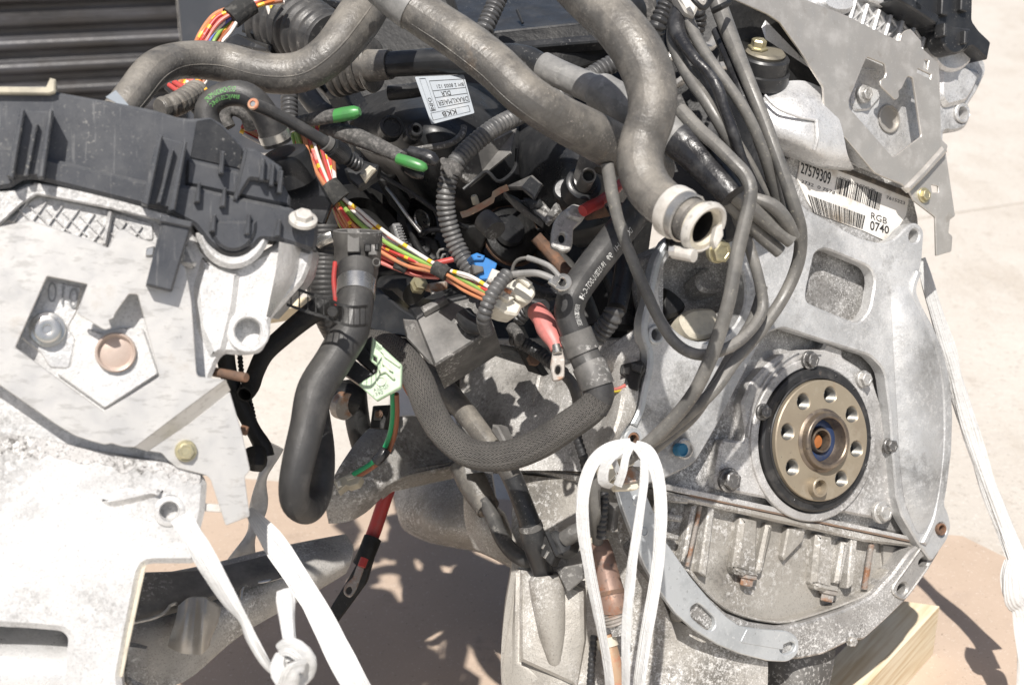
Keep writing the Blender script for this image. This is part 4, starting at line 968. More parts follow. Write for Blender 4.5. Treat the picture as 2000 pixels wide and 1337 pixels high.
plate("cover_gasket", B, ell(456, 440, 56, 60, 28, 0, 8, 172), .0108, .02, M["seal"], CV, bev=.002)
# mint translucent lip on top and tab
plate("top_lip", B, [(-60, 168), (90, 170), (98, 152), (109, 155), (108, 180), (96, 184), (-60, 182)], .010, .03, M["nylon_dull"], CV, bev=.001)
# U-channels (clip towers)
for (x0, y0, x1, y1, ln) in ((40, 212, 102, 215, 132), (310, 262, 364, 277, 135)):
    sx = -20 if x0 < 100 else -26
    plate("tower_base", B, [(x0 + 4, y0 + 4), (x1 - 4, y1 + 2), (x1 + sx, y1 + ln - 5), (x0 + sx, y0 + ln + 2)], .015, .03, pn, CV, bev=.001)
    plate("tower_wall", B, rnd([(x0 - 2, y0), (x0 + 9, y0 + 2), (x0 + 6 + sx, y0 + ln + 6), (x0 - 8 + sx, y0 + ln)], 2), .026, .04, pn, CV, bev=.001)
    plate("tower_wall", B, rnd([(x1 - 8, y1 - 2), (x1 + 2, y1), (x1 + 4 + sx, y1 + ln), (x1 - 10 + sx, y1 + ln)], 2), .026, .04, pn, CV, bev=.001)
    plate("tower_rib", B, [((x0 + x1) / 2 - 1, y0 + 30), ((x0 + x1) / 2 + 4, y0 + 30), ((x0 + x1) / 2 + sx + 4, y0 + ln), ((x0 + x1) / 2 + sx - 6, y0 + ln)], .021, .02, pn, CV, bev=.0008)
# ribs along the flange
for (x, y, l) in ((388, 355, 40), (438, 366, 38), (30, 300, 40), (418, 418, 34), (486, 418, 40), (545, 428, 34)):
    plate("cover_rib", B, [(x - 1, y), (x + 5, y), (x + 3, y + l), (x - 9, y + l)], .019, .02, pn, CV, bev=.001)
plate("cover_step", B, rnd([(366, 310), (470, 336), (555, 362), (568, 386), (568, 404), (470, 384), (362, 360)], 4), .009, .03, pn, CV, bev=.002)
plate("dark_recess", B, rnd([(384, 236), (412, 232), (432, 246), (474, 290), (470, 330), (372, 308)], 4), .0052, .003, M["plastic"], CV, bev=.0004)
# right hand tower block of the cover
plate("tower_block", B, rnd([(479, 288), (500, 290), (551, 326), (556, 362), (490, 350), (462, 392), (455, 392)], 3), .015, .06, pn, CV, bev=.002)
for (x, y) in ((434, 294), (513, 308), (532, 318), (548, 332)):
    plate("cover_rib", B, rnd([(x - 2, y), (x + 6, y + 2), (x + 3, y + 46), (x - 6, y + 44)], 1), .021, .03, pn, CV, bev=.001)
bolt("cover_bolt", Plane(592, 428, .93, (.2, .75, .63)), 592, 428, 0, 18, M["white_plastic"], CV, washer=1.55, h=.8)
# lower block: blown out white casting with ear, bore and recess
l_out = rnd([(-60, 848), (60, 852), (220, 888), (330, 905), (395, 925, 10), (405, 945), (401, 998), (392, 1034), (384, 1096), (376, 1101), (300, 1101), (284, 1104, 10), (276, 1118), (262, 1190), (248, 1260), (237, 1318), (246, 1400), (250, 2480), (-60, 2480)], 6)
rec = rnd([(-50, 1222), (60, 1228), (120, 1233), (134, 1246), (128, 1300), (118, 1400), (-50, 1400)], 12)
LB = plate("engine_block", B, l_out, .008, .16, aw, EN2, bev=.004, holes=[rec, ell(331, 998, 17, 21, 22, 20)])
LB["label"] = "glaring white block casting with mounting ear"
lathe("ear_bore", B, 331, 998, .0085, [(17, -6), (30, -5), (30, 0), (27, 2), (20, 2), (18, -2), (17, -30), (0, -30)], aw, LB)
o = B.pt(40, 1345, -.05); k = .9 / FPX
rows = [[(-60, y, .90 + dz), (20, y + 2, .905 + dz), (90, y + 4, .91 + dz), (140, y + 6, .915 + dz)] for y, dz in ((1215, .03), (1240, .022), (1268, .008), (1300, .0), (1340, .0), (1400, .006))]
V, F = loft(rows, 3, 4, .01); mobj("recess_barrel", V, F, M["alu_clean"], LB)
rg = random.Random(5)
top_ = [(-60, 849), (60, 853), (220, 889), (330, 906), (392, 926)]
low_ = [(x, y + 34 - x * .05 + rg.uniform(-9, 9)) for x, y in crs([(-60, 852), (60, 858), (220, 892), (330, 910), (392, 930)], 9, False)]
plate("grimy_edge", B, [(x, y) for x, y in crs(top_, 5, False)] + low_[::-1], .0084, .002, M["alu_grime"], LB, bev=.0003)
plate("cast_rib", B, crs([(200, 975), (240, 955), (290, 950), (320, 960), (290, 975), (250, 985), (215, 990)], 4), .012, .02, aw, LB, bev=.004)
plate("sand_edge", B, rnd([(276, 1112), (286, 1104), (252, 1262), (240, 1322), (234, 1322), (248, 1240)], 2), .0092, .01, M["cream"], LB, bev=.0006)
# rusty stud sticking out on the right
v, f = lform(P(418, 726, .95), (P(502, 741, .93) - P(418, 726, .95)), [(0, 0), (.0032, 0), (.0032, .028), (.0028, .029), (0, .029)], 16)
mobj("rusty_stud", v, f, M["rust"], HB)
v, f = lform(P(470, 838, .97), (P(484, 842, .97) - P(470, 838, .97)), [(0, 0), (.0033, 0), (.0033, .0048), (0, .005)], 14); mobj("rusty_stud", v, f, M["rust"], HB)
V, F = pform(B, [(396, 983), (432, 985), (432, 1000), (396, 998)], .002, .004, .0005); mobj("bracket_tongue", V, F, M["film"], LB)

# ================================================================== far engine: dark middle, manifold, lower castings
pb = M["plastic"]; bk = M["black"]
# valley backdrop castings
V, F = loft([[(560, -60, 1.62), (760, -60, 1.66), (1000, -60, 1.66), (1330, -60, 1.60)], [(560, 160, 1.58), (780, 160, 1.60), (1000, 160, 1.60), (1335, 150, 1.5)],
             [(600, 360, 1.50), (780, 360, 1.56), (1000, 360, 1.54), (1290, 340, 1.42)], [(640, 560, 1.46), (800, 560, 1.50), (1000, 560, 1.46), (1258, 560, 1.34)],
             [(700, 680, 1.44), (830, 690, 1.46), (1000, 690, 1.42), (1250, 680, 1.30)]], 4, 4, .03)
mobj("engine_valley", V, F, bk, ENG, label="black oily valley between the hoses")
MAN = thing("intake_manifold", "black plastic intake manifold behind the crossing grey hoses", "manifold", P(1000, 440, 1.36))
slabo("top_panel", [(866, -60, 1.50), (1340, -60, 1.48), (1330, 22, 1.35), (1180, 40, 1.325), (965, 62, 1.31), (900, 45, 1.34)], .03, pb, MAN, label="dusty black top panel")
slabo("front_panel", [(965, 64, 1.31), (1180, 42, 1.325), (1330, 24, 1.35), (1335, 80, 1.36), (1200, 112, 1.33), (1120, 138, 1.31), (985, 168, 1.30)], .02, bk, MAN)
slabo("panel_ledge", [(960, 84, 1.303), (1180, 64, 1.315), (1300, 46, 1.335), (1300, 58, 1.33), (1180, 80, 1.31), (962, 98, 1.298)], .012, pb, MAN)
V, F = loft([[(705, 190, 1.44), (780, 168, 1.40), (860, 160, 1.38), (940, 165, 1.40), (1010, 190, 1.43)],
             [(690, 240, 1.38), (760, 225, 1.30), (850, 225, 1.27), (940, 235, 1.30), (1015, 250, 1.36)],
             [(700, 290, 1.37), (770, 290, 1.29), (850, 295, 1.26), (940, 300, 1.28), (1015, 300, 1.33)],
             [(760, 345, 1.38), (820, 365, 1.31), (890, 380, 1.29), (960, 385, 1.30), (1020, 380, 1.33)],
             [(800, 390, 1.42), (860, 425, 1.38), (930, 448, 1.36), (1000, 452, 1.37), (1060, 448, 1.38)]], 5, 5, .02)
mobj("dome", V, F, pb, MAN)
V, F = loft([[(1000, 230, 1.40), (1080, 215, 1.36), (1160, 240, 1.34), (1230, 270, 1.36)], [(1010, 280, 1.34), (1090, 275, 1.27), (1160, 290, 1.25), (1235, 310, 1.30)],
             [(1015, 340, 1.33), (1090, 345, 1.25), (1160, 350, 1.24), (1230, 370, 1.29)], [(1020, 400, 1.34), (1090, 410, 1.27), (1160, 410, 1.27), (1220, 420, 1.32)],
             [(1050, 452, 1.40), (1100, 455, 1.36), (1160, 450, 1.36), (1210, 450, 1.38)]], 5, 5, .02)
mobj("runner", V, F, pb, MAN)
tube("seam_rib", [(690, 300, 1.29), (750, 345, 1.275), (800, 375, 1.27), (850, 410, 1.275), (900, 440, 1.29), (960, 452, 1.31), (1060, 450, 1.33)], 5, pb, MAN, seg=8)
tube("seam_rib", [(905, 370, 1.26), (935, 345, 1.26), (952, 335, 1.255), (975, 355, 1.26), (1005, 330, 1.27), (1010, 290, 1.27)], 4, pb, MAN, seg=8)
tube("seam_rib", [(700, 285, 1.275), (760, 300, 1.25), (830, 290, 1.24), (880, 280, 1.24), (902, 262, 1.245), (906, 245, 1.25)], 7, M["plastic_dust"], MAN, seg=8)
dp = local_plane(815, 256, 1.245, 20, 15)
lathe("nipple", dp, 808, 260, .0, [(17, -20), (17, 4), (14, 6), (14, 18), (12, 20), (8, 20), (7, 2), (0, 2)], pb, MAN)
lathe("round_boss", dp, 765, 248, -.008, [(24, -20), (24, 2), (22, 4), (18, 4), (16, 0), (0, 0)], pb, MAN)
tube("stub_pipe", [(760, 182, 1.27), (800, 178, 1.265), (830, 172, 1.26)], 15, pb, MAN)
slabo("tooth_plate", [(920, 365, 1.26), (1000, 300, 1.26), (1010, 250, 1.27), (900, 300, 1.25), (890, 340, 1.25)], .006, M["plastic_dust"], MAN)
# panel marks
tube("scratch_rib", [(1010, 20, 1.325), (1022, 48, 1.318)], 3, pb, MAN, seg=8)

# throttle body with hose clamp
TB = thing("throttle_body", "black throttle body with a steel worm clamp under the wiring loom", "throttle", P(760, 560, 1.33))
ta = camvec(.55, .45, .70).normalized(); tcn_ = P(690, 480, 1.33); k = 1.33 / FPX
v, f = lform(tcn_, ta, [(0, -60 * k), (96 * k, -60 * k), (98 * k, 0), (98 * k, 30 * k), (104 * k, 34 * k), (104 * k, 60 * k), (96 * k, 66 * k), (70 * k, 66 * k), (66 * k, 40 * k), (0, 40 * k)], 44); mobj("housing", v, f, bk, TB)
v, f = lform(tcn_, ta, [(98.5 * k, 4 * k), (101 * k, 4 * k), (101 * k, 24 * k), (98.5 * k, 24 * k)], 60)
cl = mobj("clamp_band", v, [q for q in f if len(q) == 4], M["steel_band"], TB)
cp = local_plane(778, 460, 1.26, 20, 10)
plate("clamp_screw", cp, rnd([(766, 436), (782, 434), (797, 486), (782, 490)], 4), .004, .012, M["steel"], cl, bev=.001)
for i in range(9): box("clamp_thread", cp, 779 + i * 1.9, 441 + i * 5.4, 13, 2.6, .0052, .003, M["steel_band"], cl, rot=-12, bev=.0003, r=0)
def disc(name, x, y, d, ax, prof, m, par, seg=30):
    k = d / FPX; v, f = lform(P(x, y, d), camvec(*ax), [(r * k, h * k) for r, h in prof], seg)
    return mobj(name, v, f, m, par)
disc("pulley", 822, 430, 1.33, (.75, .25, .6), [(0, -20), (46, -20), (46, 0), (40, 2), (38, -4), (34, -4), (32, 0), (28, -4), (24, -4), (22, 2), (10, 4), (0, 4)], bk, TB)
disc("pulley_ring", 822, 430, 1.325, (.75, .25, .6), [(20, 0), (22, 3), (20, 5), (17, 3)], M["steel_band"], TB)
disc("screw", 826, 482, 1.29, (.2, .4, .9), [(0, -10), (17, -10), (17, 0), (14, 3), (7, 3), (5, 0), (0, 0)], pb, TB)
slabo("linkage_plate", [(790, 470, 1.30), (815, 455, 1.29), (850, 470, 1.29), (860, 500, 1.29), (830, 520, 1.29), (800, 500, 1.30)], .008, bk, TB)
tube("linkage_arm", [(825, 460, 1.285), (832, 452, 1.28), (852, 448, 1.28), (866, 450, 1.28)], 6, pb, TB, seg=10)
tube("linkage_rod", [(748, 358, 1.31), (770, 385, 1.29), (795, 420, 1.28), (822, 454, 1.275)], 4, M["steel"], TB, seg=10)
tube("linkage_arm", [(800, 440, 1.30), (815, 480, 1.285), (845, 515, 1.28), (858, 510, 1.28)], 7, bk, TB, seg=10)
slabo("link_body", [(735, 350, 1.30), (770, 350, 1.30), (800, 400, 1.31), (790, 430, 1.31), (760, 400, 1.31)], .02, bk, TB)
slabo("lever_plate", [(862, 445, 1.30), (930, 440, 1.29), (950, 460, 1.29), (935, 500, 1.30), (890, 505, 1.30)], .02, bk, TB)
# solenoid body with brown rim (below manifold)
SOL = thing("vacuum_actuator", "round black actuator with a brown rim under the manifold", "actuator", P(1000, 500, 1.3))
disc("body", 1000, 458, 1.31, (.45, .30, .85), [(0, -20), (54, -20), (58, -6), (58, 2), (50, 8), (36, 10), (0, 11)], bk, SOL, 40)
disc("rim", 1000, 460, 1.315, (.45, .30, .85), [(56, -6), (63, -5), (63, 1), (58, 3)], M["rust"], SOL, 40)
disc("cap", 994, 450, 1.30, (.45, .30, .85), [(0, 0), (34, 0), (30, 9), (0, 10)], pb, SOL, 30)
tube("rusty_pipe", [(1046, 462, 1.30), (1080, 500, 1.30), (1110, 535, 1.28), (1130, 540, 1.27)], 13, M["rust"], SOL, seg=14)
slabo("bracket", [(1132, 486, 1.27), (1172, 482, 1.25), (1168, 520, 1.25), (1135, 560, 1.27)], .01, pb, SOL)
# grey ring clip
RC = Tube([(944, 428, 1.22, 22), (958, 440, 1.215, 23), (968, 452, 1.21, 22)], 22, seg=28, step=.003)
tag(RC.obj("ring_clip", M["plastic_dust"]), "short dusty grey ring clip below the copper strip", "clip")

# copper strip and black channel bracket
CS = thing("busbar_bracket", "black plastic channel bracket holding a rusty copper strip", "bracket", P(1000, 430, 1.2))
V = []; F = []
def ribbon(pts, wv, th):
    V = []; F = []
    for p in pts:
        q = P(*p); 
        for a in (0, 1):
            for b in (0, 1): V.append(q + wv * a + FW * th * b)
    for i in range(len(pts) - 1):
        o = 4 * i
        for (a, b) in ((0, 2), (2, 3), (3, 1), (1, 0)): F.append((o + a, o + b, o + 4 + b, o + 4 + a))
    F.append((0, 1, 3, 2)); F.append((len(V) - 4, len(V) - 2, len(V) - 1, len(V) - 3)); return V, F
mobj("copper_strip", *ribbon([(898, 414, 1.19), (912, 410, 1.19), (936, 398, 1.19), (960, 384, 1.19), (962, 374, 1.19), (975, 366, 1.19), (990, 360, 1.185)], camvec(.002, -.0052, .003), .002), M["copper"], CS)
disc("pin", 930, 398, 1.195, (-.25, .85, .45), [(0, 0), (7, 0), (7, 14), (5, 18), (0, 18)], M["nylon_dull"], CS, 16)
slabo("cover_flap", [(980, 366, 1.19), (1038, 340, 1.17), (1058, 358, 1.16), (1015, 366, 1.17)], .004, M["plastic_dust"], CS)
slabo("cover_flap", [(1036, 340, 1.17), (1056, 358, 1.16), (1040, 388, 1.16), (1014, 366, 1.17)], .004, pb, CS)
slabo("channel_floor", [(1012, 390, 1.185), (1055, 392, 1.17), (1078, 418, 1.165), (1060, 432, 1.165), (1030, 415, 1.18)], .004, M["plastic_dust"], CS)
slabo("channel_wall", [(984, 372, 1.18), (1008, 398, 1.175), (1062, 436, 1.16), (1058, 426, 1.165), (1012, 384, 1.18)], .006, pb, CS)
slabo("channel_wall", [(1058, 428, 1.165), (1084, 394, 1.16), (1090, 408, 1.155), (1064, 437, 1.158)], .005, M["plastic_dust"], CS)
slabo("channel_step", [(1020, 386, 1.175), (1052, 386, 1.168), (1062, 402, 1.168), (1034, 408, 1.17)], .006, pb, CS)

# hollow black fitting
HF = thing("pipe_fitting", "black pipe fitting with an open broken end beside the red lug", "fitting", P(1150, 400, 1.16))
disc("barrel", 1140, 358, 1.17, (.25, .35, .9), [(36, -40), (36, 0), (30, 4), (26, 4), (24, 14), (18, 16), (0, 16)], pb, HF)
q = Tube([(1140, 362, 1.145, 15), (1146, 350, 1.13, 15), (1150, 342, 1.115, 15)], 15, seg=22, step=.002, hollow=.012); q.obj("open_end", M["plastic_dust"], HF)
slabo("flap", [(1130, 310, 1.15), (1165, 322, 1.14), (1196, 330, 1.14), (1190, 350, 1.16), (1150, 335, 1.16), (1112, 370, 1.17)], .004, M["plastic_dust"], HF)
disc("side_barrel", 1104, 370, 1.19, (-.1, .3, .9), [(0, -30), (24, -30), (24, 0), (20, 4), (0, 4)], pb, HF)
tube("spigot", [(1130, 450, 1.24), (1180, 440, 1.22), (1215, 428, 1.2)], 34, pb, HF, seg=20)

# lug bracket with red insulation
LG = thing("cable_lug", "dusty zinc lug with one hole and a bright red insulated end", "lug", P(1100, 490, 1.14))
lp = local_plane(1105, 445, 1.14, 12, 20)
plate("lug_plate", lp, rnd([(1120, 397), (1141, 403), (1147, 416), (1138, 430), (1120, 446), (1119, 474), (1115, 488), (1098, 490), (1077, 480), (1078, 452), (1083, 430), (1096, 414)], 5), 0, .005, M["bolt_light"], LG, bev=.001, holes=[ell(1098, 464, 7, 10, 18, 10)])
plate("lug_fold", lp, rnd([(1118, 397), (1143, 404), (1146, 418), (1136, 430), (1112, 424), (1104, 412)], 4), .004, .006, M["bolt_light"], LG, bev=.002)
tube("insulation", [(1138, 412, 1.13), (1152, 404, 1.135), (1170, 396, 1.145)], 12, M["red_plastic"], LG, seg=16)
tube("cable_end", [(1165, 398, 1.145), (1200, 372, 1.18), (1216, 355, 1.2)], 10, M["red_plastic"], LG, seg=12)
slabo("rust_flake", [(1142, 430, 1.16), (1180, 405, 1.155), (1192, 425, 1.16), (1150, 432, 1.165)], .004, M["rust"], LG)

# ---------------------------------------------------------------- crankcase side, ribs and oil pan
def sidep(name, pts, back, m, par=ENG, bev=.002, **k): return slabo(name, pts, back, M[m], par, bev, **k)
V, F = loft([[(880, 735, 1.36), (960, 690, 1.34), (1040, 680, 1.31), (1130, 670, 1.26), (1250, 660, 1.19)],
             [(885, 800, 1.34), (960, 780, 1.31), (1040, 760, 1.285), (1130, 750, 1.245), (1245, 740, 1.185)],
             [(900, 860, 1.31), (960, 850, 1.28), (1040, 840, 1.26), (1130, 840, 1.23), (1232, 830, 1.18)],
             [(910, 925, 1.27), (960, 920, 1.25), (1040, 918, 1.24), (1130, 920, 1.22), (1215, 930, 1.19)]], 5, 5, .03)
mobj("crankcase_side", V, F, M["alu_block"], ENG, label="pale speckled crankcase side wall")
for (a, b, c, d, w1) in ((1044, 730, 1020, 880, 9), (1062, 728, 1040, 885, 7), (1078, 735, 1056, 890, 7), (1100, 740, 1085, 870, 10)):
    sidep("side_rib", [(a, b, 1.285), (a + w1, b, 1.28), (c + w1, d, 1.265), (c, d, 1.27)], .03, "alu_block")
sidep("side_pad", [(1084, 780, 1.262), (1116, 775, 1.245), (1108, 800, 1.245), (1098, 812, 1.25), (1080, 800, 1.26)], .02, "alu_block")
sidep("dark_shelf", [(900, 660, 1.36), (1090, 690, 1.28), (1090, 705, 1.28), (1040, 712, 1.29), (960, 668, 1.34)], .03, "black")
# corner lug next to the flange plate
V, F = loft([[(1190, 730, 1.21), (1225, 700, 1.18), (1250, 705, 1.172)], [(1185, 770, 1.20), (1215, 760, 1.165), (1248, 760, 1.168)], [(1180, 820, 1.19), (1205, 815, 1.155), (1238, 810, 1.165)], [(1165, 862, 1.185), (1190, 862, 1.15), (1212, 852, 1.16)], [(1168, 885, 1.19), (1185, 885, 1.16), (1205, 880, 1.165)]], 4, 4, .03)
mobj("corner_lug", V, F, M["alu_pan"], ENG)
V, F = loft([[(1160, 700, 1.22), (1200, 670, 1.2), (1246, 640, 1.19)], [(1165, 720, 1.215), (1210, 700, 1.19), (1250, 690, 1.18)], [(1190, 745, 1.22), (1220, 735, 1.2), (1248, 730, 1.19)]], 4, 4, .02)
mobj("corner_web", V, F, M["alu_block"], ENG)
# pan rail below the braided hose
sidep("pan_rail", [(960, 908, 1.29), (1040, 905, 1.265), (1140, 925, 1.22), (1215, 945, 1.19), (1215, 962, 1.19), (1140, 945, 1.22), (1040, 925, 1.265), (960, 925, 1.29)], .03, "alu_pan")
sidep("pan_rail_seam", [(1030, 905, 1.262), (1140, 922, 1.216), (1140, 928, 1.216), (1030, 910, 1.262)], .01, "gasket_dark")
OP = thing("oil_pan", "grey beige cast oil pan hanging below the engine at centre bottom", "oil pan", P(1120, 1345, 1.25))
V, F = loft([[(1010, 925, 1.27), (1050, 930, 1.255), (1100, 935, 1.24), (1160, 945, 1.225), (1225, 960, 1.205)],
             [(1000, 1010, 1.26), (1045, 1010, 1.245), (1100, 1010, 1.23), (1165, 1015, 1.22), (1240, 1030, 1.20)],
             [(1000, 1100, 1.25), (1045, 1100, 1.235), (1100, 1100, 1.225), (1180, 1100, 1.22), (1265, 1105, 1.205)],
             [(985, 1200, 1.24), (1045, 1200, 1.225), (1110, 1200, 1.215), (1200, 1190, 1.215), (1300, 1185, 1.21)],
             [(978, 1300, 1.23), (1040, 1300, 1.215), (1110, 1300, 1.205), (1200, 1290, 1.21), (1330, 1280, 1.21)],
             [(985, 1400, 1.23), (1040, 1400, 1.21), (1110, 1400, 1.20), (1200, 1400, 1.20), (1340, 1400, 1.205)],
             [(1005, 1740, 1.23), (1050, 1740, 1.21), (1110, 1740, 1.20), (1200, 1740, 1.20), (1340, 1740, 1.205)]], 5, 5, .05)
mobj("pan_wall", V, F, M["alu_pan"], OP)
# raised panels with rounded edge
sidep("pan_panel", [(1014, 1112, 1.228), (1062, 1120, 1.213), (1138, 1150, 1.205), (1140, 1250, 1.200), (1125, 1340, 1.195), (1015, 1290, 1.208), (1012, 1200, 1.216)], .02, "alu_pan", OP, .003)
sidep("pan_skirt", [(1004, 1108, 1.245), (1012, 1112, 1.236), (1010, 1292, 1.218), (1060, 1322, 1.208), (1060, 1400, 1.205), (985, 1400, 1.226), (974, 1310, 1.228)], .02, "alu_pan", OP, .003)
v, f = lform(P(1066, 1122, 1.21), P(1084, 1290, 1.205) - P(1066, 1122, 1.21), [(0, 0), (.0125, 0), (.0150, .003), (.0150, .016), (.0115, .05), (.006, .074), (0, .08)], 24); mobj("dipstick_boss", v, f, M["alu_pan"], OP)
sidep("dark_patch", [(1085, 1110, 1.196), (1138, 1100, 1.19), (1140, 1130, 1.19), (1108, 1158, 1.194)], .004, "plastic_dust", OP, .001)
V, F = loft([[(1250, 1180, 1.235), (1330, 1215, 1.23), (1420, 1265, 1.235), (1500, 1292, 1.25)], [(1240, 1260, 1.235), (1330, 1280, 1.23), (1420, 1300, 1.235), (1500, 1310, 1.25)], [(1235, 1400, 1.24), (1330, 1400, 1.235), (1420, 1400, 1.24), (1498, 1400, 1.255)], [(1240, 1690, 1.24), (1330, 1690, 1.235), (1420, 1690, 1.24), (1490, 1690, 1.255)]], 5, 5, .08)
mobj("pan_sump", V, F, M["alu_pan"], OP)
V, F = loft([[(1496, 1285, 1.30), (1560, 1280, 1.29), (1632, 1268, 1.31)], [(1496, 1330, 1.30), (1560, 1330, 1.285), (1626, 1310, 1.31)], [(1496, 1400, 1.30), (1555, 1400, 1.285), (1605, 1400, 1.31)]], 5, 5, .1)
mobj("pan_corner", V, F, M["plastic_dust"], OP)
lathe("side_bolt", local_plane(1330, 1190, 1.22, -10, -10), 1322, 1196, 0, [(0, 8), (13, 8), (14, 4), (18, 2), (18, -6)], M["alu_pan"], OP)
# left bracket casting carrying the cream connector
V, F = loft([[(718, 838, 1.34), (770, 815, 1.35), (830, 815, 1.37), (885, 840, 1.38)], [(690, 870, 1.32), (755, 860, 1.33), (830, 865, 1.36), (895, 880, 1.37)],
             [(655, 925, 1.30), (735, 915, 1.31), (810, 905, 1.34), (905, 898, 1.36)], [(636, 975, 1.30), (700, 965, 1.30), (745, 955, 1.31), (780, 935, 1.33)], [(642, 1022, 1.31), (680, 1018, 1.31), (715, 1000, 1.32), (752, 965, 1.33)]], 5, 5, .02)
mobj("side_bracket", V, F, M["alu_block"], ENG, label="speckled aluminium bracket casting left of the braided hose")
sidep("bracket_edge", [(770, 918, 1.33), (905, 895, 1.355), (915, 905, 1.35), (770, 936, 1.325), (750, 952, 1.32)], .02, "alu_pan")
# dark rounded castings behind
V, F = loft([[(770, 960, 1.50), (830, 930, 1.46), (900, 915, 1.44), (960, 925, 1.42)], [(775, 1000, 1.48), (835, 990, 1.42), (905, 985, 1.40), (970, 990, 1.38)], [(790, 1035, 1.48), (850, 1040, 1.41), (915, 1045, 1.39), (985, 1060, 1.37)], [(840, 1060, 1.5), (890, 1070, 1.45), (940, 1080, 1.43), (1000, 1110, 1.40)]], 5, 5, .05)
mobj("gear_housing", V, F, M["alu_pan"], ENG, label="dull rounded housing in shade under the bracket")
V, F = loft([[(905, 960, 1.36), (940, 975, 1.34), (985, 1010, 1.34)], [(908, 1020, 1.355), (945, 1030, 1.33), (1000, 1050, 1.33)], [(925, 1070, 1.36), (960, 1085, 1.34), (1005, 1105, 1.34)]], 5, 5, .04)
mobj("gear_housing_knuckle", V, F, M["alu_pan"], ENG)
# near-lower shield beam (behind the near engine)
BM = thing("heat_deflector", "speckled grey metal deflector beam under the near engine", "deflector", P(420, 1330, 1.15))
V, F = loft([[(270, 1130, 1.14), (400, 1105, 1.16), (520, 1075, 1.19), (600, 1058, 1.21), (672, 1045, 1.23)], [(255, 1210, 1.10), (400, 1180, 1.12), (520, 1130, 1.15), (610, 1098, 1.18), (688, 1070, 1.21)],
             [(250, 1262, 1.09), (400, 1230, 1.11), (500, 1190, 1.14), (600, 1135, 1.17), (684, 1098, 1.2)], [(270, 1345, 1.10), (360, 1330, 1.11), (470, 1240, 1.14), (600, 1165, 1.18), (675, 1120, 1.21)]], 5, 5, .01)
mobj("beam", V, F, M["alu_block"], BM)
V, F = loft([[(250, 1120, 1.10), (400, 1112, 1.13), (540, 1080, 1.17)], [(250, 1180, 1.08), (400, 1160, 1.11), (540, 1108, 1.15)], [(260, 1215, 1.078), (345, 1195, 1.10), (548, 1128, 1.145)]], 5, 4, .006)
mobj("dark_lip", V, F, M["plastic_dust"], BM)
V, F = loft([[(348, 1182, 1.086), (366, 1168, 1.084), (384, 1166, 1.089), (402, 1168, 1.085), (430, 1186, 1.098)], [(342, 1212, 1.080), (362, 1206, 1.075), (380, 1206, 1.081), (398, 1208, 1.077), (424, 1216, 1.092)], [(331, 1246, 1.078), (356, 1248, 1.072), (376, 1250, 1.078), (394, 1250, 1.074), (411, 1246, 1.086)], [(328, 1262, 1.079), (352, 1274, 1.075), (374, 1277, 1.079), (394, 1276, 1.077), (408, 1262, 1.086)]], 5, 5, .004)
mobj("pressed_tab", V, F, M["shield"], BM)
tube("bead", [(262, 1215, 1.07), (300, 1206, 1.08), (322, 1195, 1.085), (334, 1180, 1.09), (345, 1178, 1.09)], 3.5, M["steel"], BM, seg=8)
tube("bead", [(470, 1172, 1.125), (474, 1146, 1.13), (490, 1140, 1.135), (520, 1134, 1.14), (548, 1126, 1.15)], 3.5, M["steel"], BM, seg=8)
sidep("end_foot", [(245, 1255, 1.06), (290, 1262, 1.07), (295, 1345, 1.07), (260, 1345, 1.06), (242, 1320, 1.06)], .02, "alu_dirty", BM)

# ================================================================== hoses
def hose(name, label, cat, T, m, pname="hose", group=None):
    zmin = min(v.z for v in T.V); c = sum(T.c, Vector()) / len(T.c)
    r = thing(name, label, cat, Vector((c.x, c.y, zmin)), group); o = T.obj(pname, m, r); return r, o
def band(T, x, y, wpx, d, dr, m, par, name="band", bulge=0):
    l = T.near(x, y); h = wpx * d / FPX / 2
    return mobj(name, *T.ring(l - h, l + h, dr, bulge=bulge), m, par)
# thick hose over the near engine
T = Tube([(228, 222, 1.02, 33), (258, 186, 1.03, 34), (300, 136, 1.05, 35), (352, 118, 1.08, 36), (430, 121, 1.10, 38), (520, 143, 1.10, 39), (590, 140, 1.10, 40), (645, 105, 1.10, 42), (690, 50, 1.11, 44), (722, 2, 1.13, 44), (750, -40, 1.15, 44)], seg=32, wob=.05)
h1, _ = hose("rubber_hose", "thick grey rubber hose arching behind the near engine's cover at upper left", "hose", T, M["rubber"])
mobj("mould_seam", *T.seam(.9, .05), M["rubber"], h1)
plate("paper_scrap", B, [(206, 190), (226, 176), (252, 206), (244, 210)], -.03, .001, M["tagpaper"], h1, bev=.0001)
# long diagonal hose
T = Tube([(735, -45, 1.07, 42), (775, -8, 1.065, 42), (830, 32, 1.06, 43), (900, 78, 1.05, 44), (965, 128, 1.04, 44), (1025, 185, 1.03, 44), (1090, 228, 1.04, 45), (1155, 262, 1.06, 46), (1225, 300, 1.10, 47), (1275, 335, 1.14, 46)], seg=34, wob=.05)
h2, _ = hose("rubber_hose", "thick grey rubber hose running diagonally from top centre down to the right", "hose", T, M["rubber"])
mobj("mould_seam", *T.seam(.75, .045), M["rubber"], h2)
l = T.near(808, 18); mobj("end_sleeve", *T.ring(0.002, l, .0012), M["sleeve"], h2)
